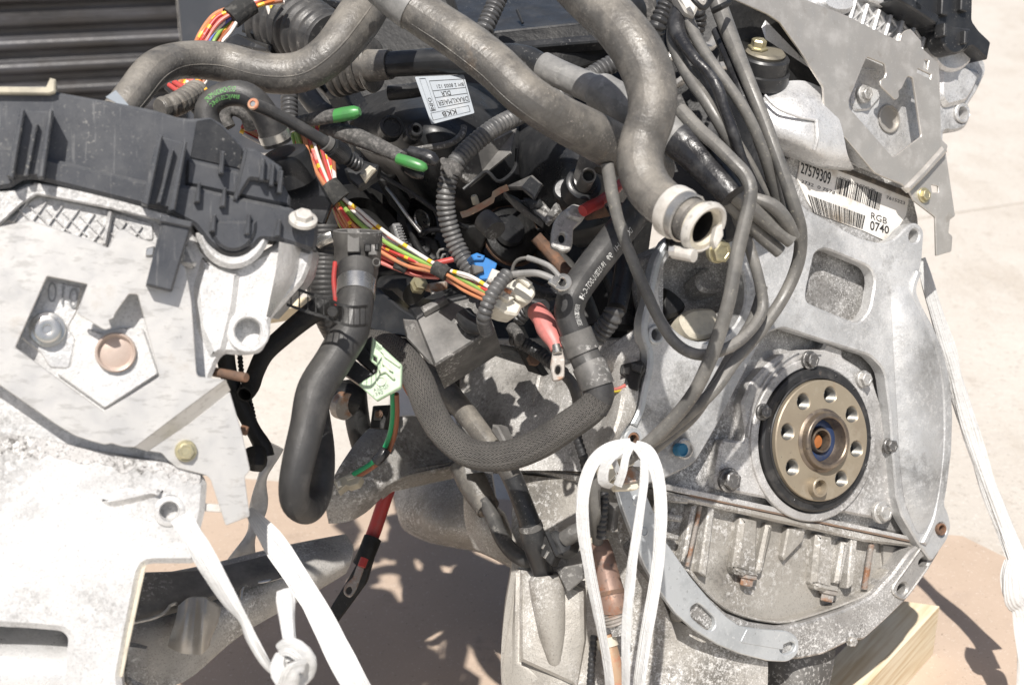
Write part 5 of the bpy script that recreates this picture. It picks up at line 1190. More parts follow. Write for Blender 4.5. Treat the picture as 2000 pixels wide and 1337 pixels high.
# hose with the open quick connector
T = Tube([(1110, -48, 1.03, 50), (1160, 2, 1.02, 50), (1212, 55, 1.0, 51), (1252, 112, .99, 51), (1272, 170, .985, 49), (1272, 225, .98, 47), (1256, 275, .98, 46), (1250, 318, .975, 46), (1262, 358, .97, 46), (1286, 388, .96, 46), (1318, 412, .947, 46)], seg=34, wob=.05)
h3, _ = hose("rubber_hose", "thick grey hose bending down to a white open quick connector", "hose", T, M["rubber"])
mobj("mould_seam", *T.seam(-.8, .045), M["rubber"], h3)
QA = camvec(.62, -.44, .65).normalized(); qo = P(1322, 415, .945); k = .945 / FPX
def qring(name, o, prof, m, par, seg=48, opn=False):
    v, f = lform(o, QA, [(r * k, h * k) for r, h in prof], seg)
    return mobj(name, v, [q for q in f if len(q) == 4], m, par)
qring("clamp_collar", qo, [(47, -16), (52, -15), (53, -10), (53, 8), (51, 12), (46, 13)], M["white_plastic"], h3)
cb = qring("clamp_band", qo, [(46, 12), (49.5, 13), (50, 30), (46, 32)], M["steel"], h3)
for i in range(13):
    a = R(150 + i * 7); u = QA.orthogonal().normalized(); 
pv = UP.cross(QA).normalized(); pu = QA.cross(pv).normalized()
for i in range(16):
    a = R(120 + i * 8); c = qo + QA * 21 * k + (pv * math.cos(a) * -1 + pu * math.sin(a) * -1) * 49.5 * k
    V = []; t = (pv * math.sin(a) - pu * math.cos(a)); nn = (c - (qo + QA * 21 * k)).normalized()
    for s1 in (-1, 1):
        for s2 in (-1, 1):
            for s3 in (0, 1): V.append(c + QA * s1 * 6.5 * k + t * s2 * 1.3 * k + nn * s3 * 2.2 * k)
    mobj("band_notch", V, [(0, 1, 3, 2), (4, 6, 7, 5), (0, 4, 5, 1), (2, 3, 7, 6), (1, 5, 7, 3), (0, 2, 6, 4)], M["white_plastic"], cb)
qring("neck", qo, [(43, 30), (44, 40), (42, 46), (46, 50), (47, 56), (44, 60)], M["rubber"], h3)
qring("connector_bore", qo, [(45, 58), (46, 62), (46, 78), (44, 80), (36, 80), (34, 77), (33, 66)], M["cream"], h3)
qring("inner_bore", qo, [(34, 74), (33, 66), (31, 30), (24, 5), (0, 0)], M["black"], h3)
# spring ring, open at the right
V = []; F = []; n = 40
for i in range(n + 1):
    a = R(-8 + 318 * i / n + 12); rad = (pv * math.cos(a) + pu * math.sin(a))
    c = qo + QA * (74 + 4 * math.sin(a)) * k + rad * 47 * k
    for j in range(8):
        b = 2 * math.pi * j / 8; V.append(c + (rad * math.cos(b) * 7 + QA * math.sin(b) * 11) * k)
for i in range(n):
    for j in range(8): F.append((i * 8 + j, i * 8 + (j + 1) % 8, (i + 1) * 8 + (j + 1) % 8, (i + 1) * 8 + j))
F += [tuple(range(8)), tuple(n * 8 + j for j in range(8))[::-1]]
mobj("locking_ring", V, F, M["white_plastic"], h3, label="white open locking ring")
tube("clamp_screw", [(1316, 492, .935), (1336, 496, .93), (1356, 500, .925)], 13, M["white_plastic"], h3, seg=14)
tube("screw_head", [(1308, 490, .933), (1322, 490, .931)], 10, M["steel"], h3, seg=6)
plate("release_tab", local_plane(1410, 458, .93, 20, 0), rnd([(1400, 444), (1412, 436), (1414, 460), (1400, 486), (1394, 470)], 3), 0, .006, M["white_plastic"], h3)
bolt("bolt", local_plane(1402, 486, 1.1, 30, -10), 1402, 490, 0, 22, M["bolt_yellow"], ENG, washer=1.1)

# smooth pipe with grommet, grey sleeve and taped end
T = Tube([(700, 128, 1.24, 28), (730, 128, 1.23, 27), (775, 125, 1.22, 25), (850, 120, 1.21, 26), (920, 118, 1.20, 25), (985, 108, 1.18, 23), (1030, 112, 1.165, 22), (1062, 130, 1.155, 23), (1110, 153, 1.145, 25)], seg=28)
cd, _ = hose("cable_duct", "shiny black pipe entering a grey sleeve that ends in black tape", "duct", T, M["plastic"], "pipe")
band(T, 735, 127, 66, 1.23, .0018, M["rubber"], cd, "collar")
T2 = Tube([(1060, 128, 1.152, 27), (1100, 148, 1.142, 28), (1150, 170, 1.13, 30), (1160, 174, 1.128, 31), (1172, 180, 1.125, 39), (1190, 190, 1.12, 39), (1240, 216, 1.11, 39), (1300, 252, 1.10, 39), (1345, 286, 1.09, 37)], seg=30, step=.003, wob=.03)
T2.obj("sleeve", M["sleeve"], cd)
T3 = Tube([(1325, 272, 1.088, 38), (1350, 292, 1.083, 37), (1380, 324, 1.075, 34), (1410, 358, 1.065, 30), (1432, 384, 1.06, 27)], seg=28, step=.003, prof=lambda L: 1 + .035 * ((L * 130) % 1.0), wob=.06)
T3.obj("tape_wrap", M["tape"], cd, label="glossy black tape wrap")
GR = thing("rubber_boot", "ribbed dark rubber boot on the manifold pipe", "boot", P(700, 200, 1.3))
ga = camvec(.92, -.05, .38)
prof = []
for i in range(5): prof += [(56 - i * 3.5, -44 + i * 15), (61 - i * 3.5, -40 + i * 15), (61 - i * 3.5, -33 + i * 15), (55 - i * 3.5, -29 + i * 15)]
prof += [(44, 30), (52, 33), (54, 37), (52, 41), (40, 43), (26, 44), (0, 44)]
v, f = lform(P(694, 128, 1.25), ga, [(r * 1.25 / FPX, h * 1.25 / FPX) for r, h in prof], 40); mobj("bellows", v, f, M["rubber"], GR)
# big bellows at the top left with box
BB = thing("air_boot", "large ribbed black air boot behind the thick hose at upper left", "boot", P(590, 110, 1.35))
ba = camvec(.80, -.30, .52); prof = []
for i in range(6): prof += [(70 - i * 3, -34 + i * 13), (78 - i * 3, -30 + i * 13), (78 - i * 3, -25 + i * 13), (70 - i * 3, -22 + i * 13)]
prof += [(48, 46), (0, 48)]
Tube([(538, 38, 1.33, 78), (570, 48, 1.31, 72), (605, 62, 1.28, 64), (650, 84, 1.25, 56)], seg=40, prof=corr(.0125, .13), step=.0012).obj("bellows", M["rubber_dark"], BB)
sidep("mouth_frame", [(530, -10, 1.32), (560, -20, 1.32), (700, 10, 1.34), (690, 30, 1.34), (560, 2, 1.33), (545, 60, 1.31), (560, 100, 1.31), (536, 92, 1.30), (524, 50, 1.30)], .02, "plastic", BB)
BX = thing("relay_box", "black plastic relay box beside the coloured wires at top left", "box", P(500, 90, 1.3))
sidep("lid_top", [(484, 12, 1.31), (508, 6, 1.36), (545, 26, 1.36), (530, 36, 1.30)], .004, "plastic_dust", BX)
sidep("box_body", [(472, 12, 1.31), (530, 36, 1.295), (528, 84, 1.295), (470, 62, 1.31)], .06, "plastic", BX)
sidep("box_base", [(462, 64, 1.305), (528, 88, 1.285), (526, 100, 1.285), (440, 88, 1.305), (440, 74, 1.31)], .06, "plastic", BX)
tube("vent_tube", [(612, -20, 1.40), (640, 8, 1.39), (660, 20, 1.38)], 18, M["conduit"], BB, prof=corr(.004, .16), step=.0005)
# hose with green print
T = Tube([(416, 262, 1.07, 25), (404, 232, 1.07, 25), (408, 206, 1.07, 25), (430, 188, 1.07, 25), (462, 182, 1.07, 26), (492, 192, 1.07, 26), (516, 222, 1.075, 27), (532, 254, 1.08, 28), (542, 280, 1.085, 28)], seg=28, wob=.04)
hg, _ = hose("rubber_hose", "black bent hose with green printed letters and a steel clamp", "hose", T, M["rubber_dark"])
tube_lettering("lettering", "OUT>DRKIN>MDP2", T, T.near(412, 200), T.near(470, 184), -.25, .0042, M["ink_green"], hg, flip=True)
tube_lettering("lettering", "BMW JC 55-17645C", T, T.near(410, 204), T.near(472, 184), .35, .0042, M["ink_green"], hg, flip=True)
band(T, 537, 268, 16, 1.08, .0011, M["steel_band"], hg, "clamp")
v, f = lform(P(556, 300, 1.10), camvec(-.22, .86, .45), [(r * 1.1 / FPX, h * 1.1 / FPX) for r, h in ((46, -60), (47, -8), (44, 2), (36, 5), (30, 6), (0, 6))], 36)
mobj("filter_cap", v, f, M["plastic"], hg)
tube("inner_hose", [(446, 250, 1.12), (438, 228, 1.12), (452, 212, 1.12), (480, 222, 1.12), (492, 250, 1.13)], 15, M["felt"], hg)
# ribbed beige hose under the arch
tag(tube("ribbed_hose", [(312, 214, 1.12), (338, 206, 1.13), (362, 194, 1.15), (385, 178, 1.18)], 24, M["rubber"], prof=corr(.0075, .14), step=.0007, seg=24), "short ribbed dusty hose under the arching thick hose", "hose")
tag(tube("ribbed_hose", [(566, 130, 1.22), (565, 180, 1.21), (566, 240, 1.2), (572, 262, 1.2)], 17, M["conduit"], prof=corr(.0042, .2), step=.0005), "short vertical ribbed conduit below the large air boot", "conduit")
# sensor rod
T = Tube([(494, 204, 1.03, 13), (530, 218, 1.04, 12.5), (580, 245, 1.05, 12), (622, 270, 1.06, 12), (640, 281, 1.065, 13)], seg=20)
sr, _ = hose("sensor_lead", "straight black rod lead with a brass ringed tip and knurled plug", "sensor", T, M["rubber_dark"], "rod")
tp = local_plane(494, 204, 1.025, -15, 10)
lathe("tip_ring", tp, 494, 203, .006, [(11, -4), (12, 0), (10, 2), (6, 2), (5, -4), (0, -4)], M["copper"], sr)
lathe("tip_core", tp, 494, 203, .0065, [(0, 0), (5, 0), (5, -3)], M["steel_band"], sr)
tube("ferrule", [(636, 279, 1.063), (646, 286, 1.066)], 16, M["plastic_dust"], sr, seg=20)
tube("knurled_nut", [(645, 285, 1.066, 18), (658, 294, 1.07, 19), (675, 306, 1.075, 18)], 18, M["plastic"], sr, seg=36, prof=None)
for i in range(14):
    a = -1.3 + i * .2; 
    c0, c1 = P(648, 287, 1.066), P(672, 304, 1.075); ax = (c1 - c0).normalized(); nn = (C0 - c0); nn = (nn - ax * nn.dot(ax)).normalized(); bb = ax.cross(nn)
    q = (nn * math.cos(a) + bb * math.sin(a)); r_ = 18.6 * 1.07 / FPX; t = (bb * math.cos(a) - nn * math.sin(a))
    V = [c + q * (r_ + h) + t * s for c in (c0, c1) for s in (-.0004, .0004) for h in (-.0008, .0006)]
    mobj("knurl", V, [(0, 1, 3, 2), (4, 6, 7, 5), (0, 4, 5, 1), (2, 3, 7, 6), (1, 5, 7, 3), (0, 2, 6, 4)], M["plastic"], sr)
tube("plug_bellows", [(674, 305, 1.075), (690, 316, 1.08), (700, 322, 1.085)], 15, M["plastic"], sr, prof=corr(.003, .25), step=.0004)
sidep("plug_socket", [(672, 330, 1.10), (706, 312, 1.10), (740, 322, 1.10), (735, 345, 1.10), (700, 368, 1.10), (680, 352, 1.10)], .025, "plastic", sr)
sidep("socket_key", [(702, 340, 1.092), (722, 322, 1.092), (734, 330, 1.092), (712, 356, 1.092)], .01, "cream", sr)
# green capped branch leads
for nm, pts, cap, lab in (("a", [(560, 244, 1.14, 12), (600, 236, 1.13, 13), (640, 228, 1.12, 14), (655, 226, 1.12, 14)], [(648, 228, 1.12, 13), (668, 224, 1.118, 14), (690, 220, 1.115, 13.5), (700, 218, 1.114, 11), (705, 217, 1.113, 5)], "upper taped lead with a green rubber end cap"),
                      ("b", [(630, 252, 1.14, 13), (680, 262, 1.13, 18), (730, 282, 1.12, 16), (770, 300, 1.115, 13), (785, 308, 1.11, 12)], [(778, 310, 1.105, 11), (800, 317, 1.10, 11.5), (820, 324, 1.098, 11), (829, 327, 1.097, 9), (833, 328, 1.096, 4)], "lower taped lead with a green rubber end cap")):
    T = Tube(pts, seg=18, wob=.12); r, _ = hose("capped_lead", lab, "lead", T, M["felt"], "taped_lead", "green capped leads")
    Tube(cap, seg=20).obj("end_cap", M["cap_green"], r)
    if nm == "b":
        tube("black_cap", [(800, 296, 1.12, 11), (830, 304, 1.115, 13), (845, 312, 1.113, 14), (855, 318, 1.112, 7)], 12, M["tape"], r)
        tube("black_cap", [(795, 330, 1.115, 9), (815, 340, 1.112, 11), (828, 344, 1.112, 5)], 10, M["tape"], r)
# left black hose with quick connector
T = Tube([(697, 520, 1.045, 37), (696, 560, 1.035, 36), (692, 605, 1.025, 36), (682, 650, 1.02, 38), (652, 703, 1.01, 37), (616, 762, 1.0, 36), (600, 830, .995, 34), (583, 900, .99, 32), (574, 955, .99, 30), (580, 985, 1.0, 29), (600, 996, 1.02, 27), (618, 975, 1.045, 26), (626, 925, 1.06, 27), (624, 860, 1.08, 28), (612, 790, 1.11, 28)], seg=30, wob=.05)
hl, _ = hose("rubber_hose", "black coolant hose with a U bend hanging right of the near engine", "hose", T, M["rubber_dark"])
band(T, 695, 566, 34, 1.035, .0009, M["steel_band"], hl, "crimp_band")
qd = camvec(.03, .985, .16).normalized(); k = 1.05 / FPX; o = P(699, 452, 1.055)
v, f = lform(o, qd, [(r * k, h * k) for r, h in ((34, -100), (39, -96), (39, -88), (41, -84), (41, -70), (46, -64), (46, -30), (48, -27), (48, -4), (49, 0), (45, 2), (41, 0), (39, -40), (0, -42))], 44); qc = mobj("quick_connector", v, f, M["plastic_dust"], hl)
cpl = local_plane(699, 490, 1.038, 0, 4)
box("latch", cpl, 690, 470, 26, 46, .001, .008, M["plastic_dust"], qc, r=4); box("latch_slot", cpl, 718, 484, 14, 16, .0012, .006, bk, qc)
box("latch", cpl, 728, 488, 18, 22, .0005, .006, M["plastic_dust"], qc); box("latch_slot", cpl, 736, 482, 8, 14, .0018, .006, bk, qc)
lathe("logo_ring", local_plane(735, 512, 1.036, 25, 4), 735, 512, .001, [(7, -3), (8.5, 0), (8, 1), (6.5, 1), (6, -1)], M["plastic_dust"], qc, seg=18)
tube("red_wire", [(655, 512, 1.05, 5), (652, 545, 1.045, 5), (655, 580, 1.04, 5), (656, 600, 1.04, 4)], 5, M["red_plastic"], hl, seg=10)
tag(tube("ribbed_hose", [(632, 440, 1.12), (634, 500, 1.12), (634, 560, 1.12), (640, 610, 1.125), (660, 650, 1.14)], 29, M["rubber_dark"], prof=corr(.0036, .04), step=.0006, seg=24), "finely ribbed black hose just behind the quick connector", "hose")
tag(tube("clamp_band", [(620, 476, 1.105), (632, 468, 1.10), (648, 462, 1.10)], 12, M["steel_band"], flat=.5), "small steel clamp band behind the quick connector top", "clamp")
# ladder strap
CT = thing("ladder_strap", "black perforated ladder strap wrapped round the coolant hose", "strap", P(650, 630, .99))
cpt = crs([(560, 576, .97), (600, 590, .975), (640, 602, .975), (662, 612, .972), (690, 618, .972), (718, 616, .985)], 8, False)
wv = UP * .0075
n = len(cpt)
for s0, s1 in ((-1, -.72), (.72, 1)):
    V = []; F = []
    for q in cpt:
        c = P(*q)
        V += [c + wv * s0, c + wv * s1, c + wv * s0 + FW * .0015, c + wv * s1 + FW * .0015]
    for i in range(n - 1):
        for (a, b) in ((0, 1), (1, 3), (3, 2), (2, 0)): F.append((4 * i + a, 4 * i + b, 4 * i + 4 + b, 4 * i + 4 + a))
    mobj("strap_rail", V, F, bk, CT)
for i in range(2, n - 1, 3):
    c = P(*cpt[i]); c2 = P(*cpt[i + 1]); dv = (c2 - c) * .42
    V = [c + wv * s + dv * t + FW * .0012 * h for s in (-.8, .8) for t in (0, 1) for h in (0, 1)]
    mobj("strap_rung", V, [(0, 1, 3, 2), (4, 6, 7, 5), (0, 4, 5, 1), (2, 3, 7, 6), (1, 5, 7, 3), (0, 2, 6, 4)], bk, CT)
# backing belt where it goes round the hose
lathe("strap_buckle", local_plane(650, 606, .97, -10, 0), 650, 608, 0, [(0, 3), (10, 3), (12, 0), (12, -6)], bk, CT)
# thin black hoses in front of the bright floor
T = Tube([(640, 590, 1.12, 24), (600, 618, 1.11, 21), (555, 655, 1.10, 19), (518, 690, 1.09, 18), (500, 725, 1.085, 17), (490, 752, 1.08, 18), (478, 770, 1.07, 17)], seg=22, hollow=.01)
h, _ = hose("rubber_hose", "thin black hose with an open stub end beside the rusty stud", "hose", T, M["black"])
T = Tube([(440, 690, 1.08, 18), (448, 735, 1.08, 17), (470, 790, 1.08, 16), (495, 840, 1.08, 15), (512, 870, 1.08, 18), (516, 890, 1.08, 20)], seg=22)
h, _ = hose("rubber_hose", "thin black hose running down behind the near engine's shield", "hose", T, M["black"])
T = Tube([(468, 688, 1.10, 6), (474, 740, 1.10, 6), (492, 800, 1.09, 6), (500, 860, 1.085, 7), (498, 905, 1.08, 8)], seg=10, prof=corr(.003, .3), step=.0005)
tag(T.obj("toothed_strip", bk), "narrow black toothed strip hanging beside the thin hoses", "strap")
tag(tube("hose_stub", [(498, 880, 1.075, 22), (500, 905, 1.07, 22), (498, 922, 1.07, 10)], 20, bk), "black stub end hanging above the twisted film", "hose")

# braided hose with rubber end
TBr = Tube([(722, 660, 1.21, 22), (752, 672, 1.19, 27), (790, 700, 1.165, 29), (818, 745, 1.15, 30), (840, 800, 1.14, 30), (872, 850, 1.13, 29), (920, 885, 1.12, 29), (985, 890, 1.11, 30), (1050, 868, 1.10, 30), (1110, 830, 1.09, 30), (1152, 800, 1.085, 30), (1170, 775, 1.083, 30)], seg=52, step=.002)
hb_, _ = hose("braided_hose", "braided grey textile hose sagging across the centre with a printed rubber end", "hose", TBr, M["braid"], "braided_section")
TR = Tube([(1158, 800, 1.085, 29), (1170, 770, 1.084, 30), (1160, 735, 1.085, 30), (1142, 695, 1.09, 30), (1122, 645, 1.09, 30), (1112, 610, 1.09, 30), (1120, 575, 1.09, 31), (1150, 530, 1.10, 31), (1190, 478, 1.11, 31), (1225, 435, 1.13, 31), (1255, 395, 1.15, 31)], seg=32, wob=.04)
TR.obj("rubber_section", M["rubber_dark"], hb_)
for (x, y) in ((1126, 668), (1158, 738)): band(TR, x, y, 46, 1.085, .0014, M["plastic_dust"], hb_, "retaining_clip")
tube_lettering("lettering", "19/15/32V-DOT-C-H1  H-19/15/32VL", TR, TR.near(1112, 640), TR.near(1112, 590), .55, .0040, M["ink_white"], hb_, flip=True)
tube_lettering("lettering", "19-15/32VL-DOT-C-H", TR, TR.near(1116, 585), TR.near(1168, 512), .62, .0046, M["ink_white"], hb_, flip=True)
tube_lettering("lettering", "DOT-C-H1  99", TR, TR.near(1172, 506), TR.near(1212, 455), .62, .0046, M["ink_white"], hb_, flip=True)
# smooth grey pipe under the braid and its continuation
T = Tube([(836, 715, 1.27, 24), (870, 760, 1.25, 23), (910, 808, 1.22, 22), (950, 860, 1.20, 21), (985, 905, 1.19, 20), (1006, 945, 1.19, 20), (1024, 990, 1.19, 19), (1036, 1025, 1.19, 19)], seg=24)
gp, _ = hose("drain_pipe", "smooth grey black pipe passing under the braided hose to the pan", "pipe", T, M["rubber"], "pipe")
T = Tube([(1000, 930, 1.185, 20), (1018, 975, 1.185, 20), (1034, 1018, 1.185, 21), (1042, 1050, 1.19, 25), (1052, 1085, 1.20, 23), (1062, 1120, 1.21, 20)], seg=24)
T.obj("sleeve", M["plastic"], gp); band(T, 1036, 1022, 10, 1.185, .0008, M["plastic_dust"], gp, "collar")
for q in ([(960, 828, 1.17), (972, 832, 1.165), (996, 880, 1.155), (994, 890, 1.155), (958, 842, 1.17)], [(900, 832, 1.21), (912, 838, 1.205), (944, 872, 1.19), (925, 868, 1.20)]):
    slabo("clip_fin", q, .012, M["plastic_dust"], gp)
T = Tube([(906, 905, 1.30, 30), (925, 945, 1.29, 29), (945, 980, 1.28, 25), (954, 992, 1.275, 22)], seg=24, wob=.05)
bp_, _ = hose("breather_hose", "beige dusty hose stepping down to a thin black tube near the sensor plug", "hose", T, M["rubber"])
T = Tube([(948, 978, 1.275, 16), (962, 1008, 1.265, 15), (980, 1050, 1.25, 15), (1005, 1080, 1.24, 16), (1032, 1094, 1.23, 16), (1056, 1096, 1.225, 15)], seg=22)
T.obj("thin_tube", M["rubber_dark"], bp_); band(Tube([(930, 955, 1.285, 26), (945, 980, 1.28, 24), (956, 996, 1.275, 22)], seg=24), 950, 988, 8, 1.28, .001, M["rubber"], bp_, "rim")

# ================================================================== wiring
def wires(root, lst, seg=10):
    for (m, r, pts) in lst: Tube(pts, r, seg=seg, step=.003).obj("wire", M[m], root)
WH = thing("wiring_loom", "bundle of red green orange and white wires running to the white plugs", "wiring", P(760, 560, 1.15))
rw = random.Random(3)
main = [(608, 250, 1.16), (625, 310, 1.15), (652, 378, 1.14), (690, 432, 1.14), (742, 472, 1.145), (800, 505, 1.14), (863, 530, 1.125), (910, 553, 1.115), (955, 578, 1.10)]
def wv_(o1, o2, m, r, sw=0, end=None, start=None):
    pts = []
    for i, (x, y, d) in enumerate(main):
        pinch = .42 if i in (2, 6) else 1.0
        j0, j1 = max(i - 1, 0), min(i + 1, len(main) - 1)
        dx, dy = main[j1][0] - main[j0][0], main[j1][1] - main[j0][1]; l = math.hypot(dx, dy)
        o = (o1 + (o2 - o1) * i / (len(main) - 1)) * pinch + rw.uniform(-2, 2) * pinch
        pts.append((x - dy / l * o, y + dx / l * o, d + rw.uniform(-.004, .004) + sw))
    if end is not None: pts = pts[:end]
    if start is not None: pts = pts[start:]
    return (m, r, pts)
wl = []
for (o1, o2, m, r, sw, e) in ((-26, -15, "wire_white_yellow", 4, 0, None), (-17, -10, "wire_white_yellow", 3.6, .004, None), (-7, -3, "wire_green", 4.6, 0, None), (15, -7, "wire_red_yellow", 3.6, .004, None), (5, 4, "wire_orange", 3.8, 0, None), (20, 11, "wire_orange", 3.8, 0, None),
        (-2, 1, "wire_red", 3.8, .008, None), (25, 6, "wire_red", 3.8, .006, None), (11, -5, "wire_white", 3.2, .010, None), (-20, -11, "wire_red", 3.8, .010, None),
        (32, 8, "wire_green", 4, .008, 5), (27, 8, "wire_red", 4, .004, 5), (36, 8, "wire_red_yellow", 4, .010, 5), (22, 8, "wire_white", 3.2, .012, 5), (40, 8, "wire_green", 4, .012, 4), (16, 8, "wire_red_yellow", 4, .0, 5), (-30, 8, "wire_brown", 4, -.002, 4),
        (18, 8, "wire_orange", 4.4, -.008, 4), (9, 8, "wire_red_yellow", 4, -.006, 4), (0, 8, "wire_white", 3.2, -.006, 3), (-9, 8, "wire_red", 4, -.005, 3), (-14, 8, "wire_white_yellow", 3.2, -.004, 3), (-22, 8, "wire_red_yellow", 4, -.003, 3), (28, 8, "wire_green", 4, -.002, 3)):
    wl.append(wv_(o1, o2, m, r, sw, e))
wires(WH, wl)
wires(WH, [("wire_red", 6, [(735, 492, 1.15), (770, 510, 1.15), (800, 520, 1.15), (830, 520, 1.15), (860, 512, 1.15), (886, 506, 1.15)]),
           ("wire_red", 5, [(740, 505, 1.155), (770, 520, 1.155), (810, 532, 1.155), (850, 535, 1.14), (900, 560, 1.12)]), ("wire_pink", 4, [(742, 512, 1.152), (775, 525, 1.152), (815, 538, 1.15), (856, 542, 1.135)])])
def taped(pts, r, m="cloth_tape", wob=.15, flat=.8): Tube(pts, r, seg=18, step=.002, wob=wob, flat=flat).obj("tape", M[m], WH)
taped([(640, 362, 1.135), (652, 376, 1.134), (666, 392, 1.134)], 23); taped([(848, 522, 1.125), (862, 529, 1.122), (874, 536, 1.12)], 14); taped([(772, 512, 1.148), (786, 518, 1.148), (796, 524, 1.148)], 13)
# upper bundle
WU = thing("wiring_loom", "upper bundle of orange red and white wires at the top left", "wiring", P(420, 190, 1.2))
up = [(545, -15, 1.24), (505, 2, 1.235), (470, 20, 1.23), (435, 45, 1.225), (410, 75, 1.22), (395, 110, 1.215), (380, 150, 1.21), (372, 178, 1.21), (385, 205, 1.2)]
cols = ["wire_orange", "wire_orange_yellow", "wire_red_yellow", "wire_red", "wire_pink", "wire_white", "wire_blue", "wire_green", "wire_orange_yellow", "wire_brown", "wire_white"]
lst = []
for i, c in enumerate(cols):
    o = (i - 5) * 4.6; pts = []
    for j, (x, y, d) in enumerate(up):
        pin = .45 if j in (1, 2) else 1.0
        j0, j1 = max(j - 1, 0), min(j + 1, len(up) - 1); dx, dy = up[j1][0] - up[j0][0], up[j1][1] - up[j0][1]; l = math.hypot(dx, dy)
        pts.append((x + dy / l * o * pin + rw.uniform(-2, 2), y - dx / l * o * pin + rw.uniform(-2, 2), d + rw.uniform(-.006, .006)))
    lst.append((c, 4.2, pts))
wires(WU, lst)
Tube([(492, 6, 1.232), (470, 20, 1.228), (450, 36, 1.224)], 22, seg=18, step=.002, wob=.12, flat=.8).obj("tape", M["cloth_tape"], WU)
wires(WU, [("wire_orange", 5, [(600, 10, 1.3), (585, -5, 1.3), (560, -20, 1.3)]), ("wire_white", 4, [(528, 30, 1.28), (522, 5, 1.28), (530, -20, 1.28)]), ("wire_yellow", 4, [(536, 28, 1.28), (530, 5, 1.28), (540, -20, 1.28)])])
# red pair below the arch and behind the green print hose
WR = thing("wiring_loom", "short run of red and striped wires under the arching hose", "wiring", P(380, 215, 1.19))
wires(WR, [("wire_red", 5.5, [(340, 160, 1.19), (362, 175, 1.18), (385, 196, 1.17), (400, 215, 1.17)]), ("wire_red", 5, [(330, 166, 1.19), (355, 184, 1.18), (380, 205, 1.17), (395, 225, 1.17)]), ("wire_black", 5, [(325, 172, 1.19), (350, 194, 1.18), (376, 214, 1.17), (392, 232, 1.17)]),
           ("wire_orange_yellow", 5, [(385, 155, 1.19), (396, 168, 1.18), (404, 180, 1.17)]), ("wire_pink", 5, [(372, 155, 1.19), (384, 170, 1.18), (398, 188, 1.17)]), ("wire_white", 4, [(366, 160, 1.19), (378, 176, 1.18), (390, 200, 1.17)]),
           ("wire_red_yellow", 5, [(470, 255, 1.16), (490, 265, 1.16), (512, 276, 1.16)]), ("wire_red", 5, [(472, 246, 1.16), (494, 256, 1.16), (516, 262, 1.16)]), ("wire_white", 4, [(476, 262, 1.155), (495, 272, 1.155), (515, 282, 1.155)]), ("wire_green", 5, [(484, 240, 1.165), (500, 248, 1.165), (518, 256, 1.165)]), ("wire_orange", 5, [(478, 250, 1.155), (500, 262, 1.155), (520, 270, 1.155)])])
# green and brown pair with cream plug
WG = thing("wire_pair", "green and brown wire pair ending in a cream plug on the bracket", "wiring", P(700, 950, 1.26))
gpts = [(766, 765, 1.22), (767, 808, 1.235), (762, 845, 1.25), (749, 879, 1.258), (738, 894, 1.258), (720, 908, 1.26), (690, 926, 1.265)]
wires(WG, [("wire_green2", 5, gpts), ("wire_brown", 5.5, [(x + 8 - (i > 3) * 6, y + 4 + (i > 3) * 3, d + .002) for i, (x, y, d) in enumerate(gpts)]), ("wire_brown", 6, [(786, 742, 1.2), (794, 758, 1.2), (800, 768, 1.21)])])
Tube([(752, 878, 1.254), (744, 890, 1.252), (734, 900, 1.254)], 12, seg=14, step=.002, wob=.1).obj("tape", M["tape"], WG)
pg = local_plane(678, 940, 1.262, -5, 25)
plate("plug", pg, rnd([(651, 938), (684, 923), (708, 930), (700, 944), (682, 950), (676, 947), (660, 960)], 2), 0, .012, M["nylon_dull"], WG)
plate("plug_window", pg, rnd([(674, 930), (690, 924), (694, 932), (678, 938)], 1), .001, .004, M["cream"], WG); plate("plug_key", pg, [(655, 940), (664, 936), (668, 948), (660, 952)], .002, .006, M["nylon"], WG)
# mint plug
MP = thing("mint_plug", "mint green plastic plug plate on black connectors beside the braided hose", "plug", P(740, 785, 1.12))
mp = local_plane(745, 725, 1.035, -4, 12)
plate("plate", mp, rnd([(699, 750), (735, 782), (783, 755), (785, 712), (765, 694), (727, 658), (722, 703), (738, 716), (736, 727)], 3), 0, .006, M["mint"], MP, holes=[[(733, 668), (744, 676), (745, 686), (734, 678)], [(728, 692), (736, 698), (736, 708), (728, 702)]])
plate("raised_frame", mp, rnd([(738, 720), (752, 715), (772, 738), (768, 741), (752, 726), (742, 730)], 2), .003, .004, M["mint_light"], MP)
plate("raised_frame", mp, rnd([(746, 704), (760, 710), (768, 726), (758, 722), (745, 710)], 2), .003, .004, M["mint_light"], MP)
plate("raised_frame", mp, rnd([(742, 682), (752, 690), (782, 712), (780, 718), (750, 697)], 2), .002, .004, M["mint_light"], MP)
lathe("logo_ring", mp, 744, 744, .0008, [(8, -1), (10, 0), (9.5, .8), (8, .8)], M["mint_light"], MP, seg=20)
lettering("lettering", "ABS-GF", mp, [(728, 758), (758, 750), (760, 757), (730, 765)], .0004, M["plastic_dust"], MP); lettering("lettering", "1392", mp, [(728, 768), (748, 762), (749, 768), (730, 774)], .0004, M["plastic_dust"], MP)
for i, q in enumerate(([(660, 722), (690, 700), (735, 735), (704, 752)], [(690, 696), (712, 676), (738, 718), (730, 730)], [(716, 662), (726, 655), (724, 700), (708, 682)])):
    plate("connector", mp, rnd(q, 3), -.006 - i * .004, .02, pb, MP)
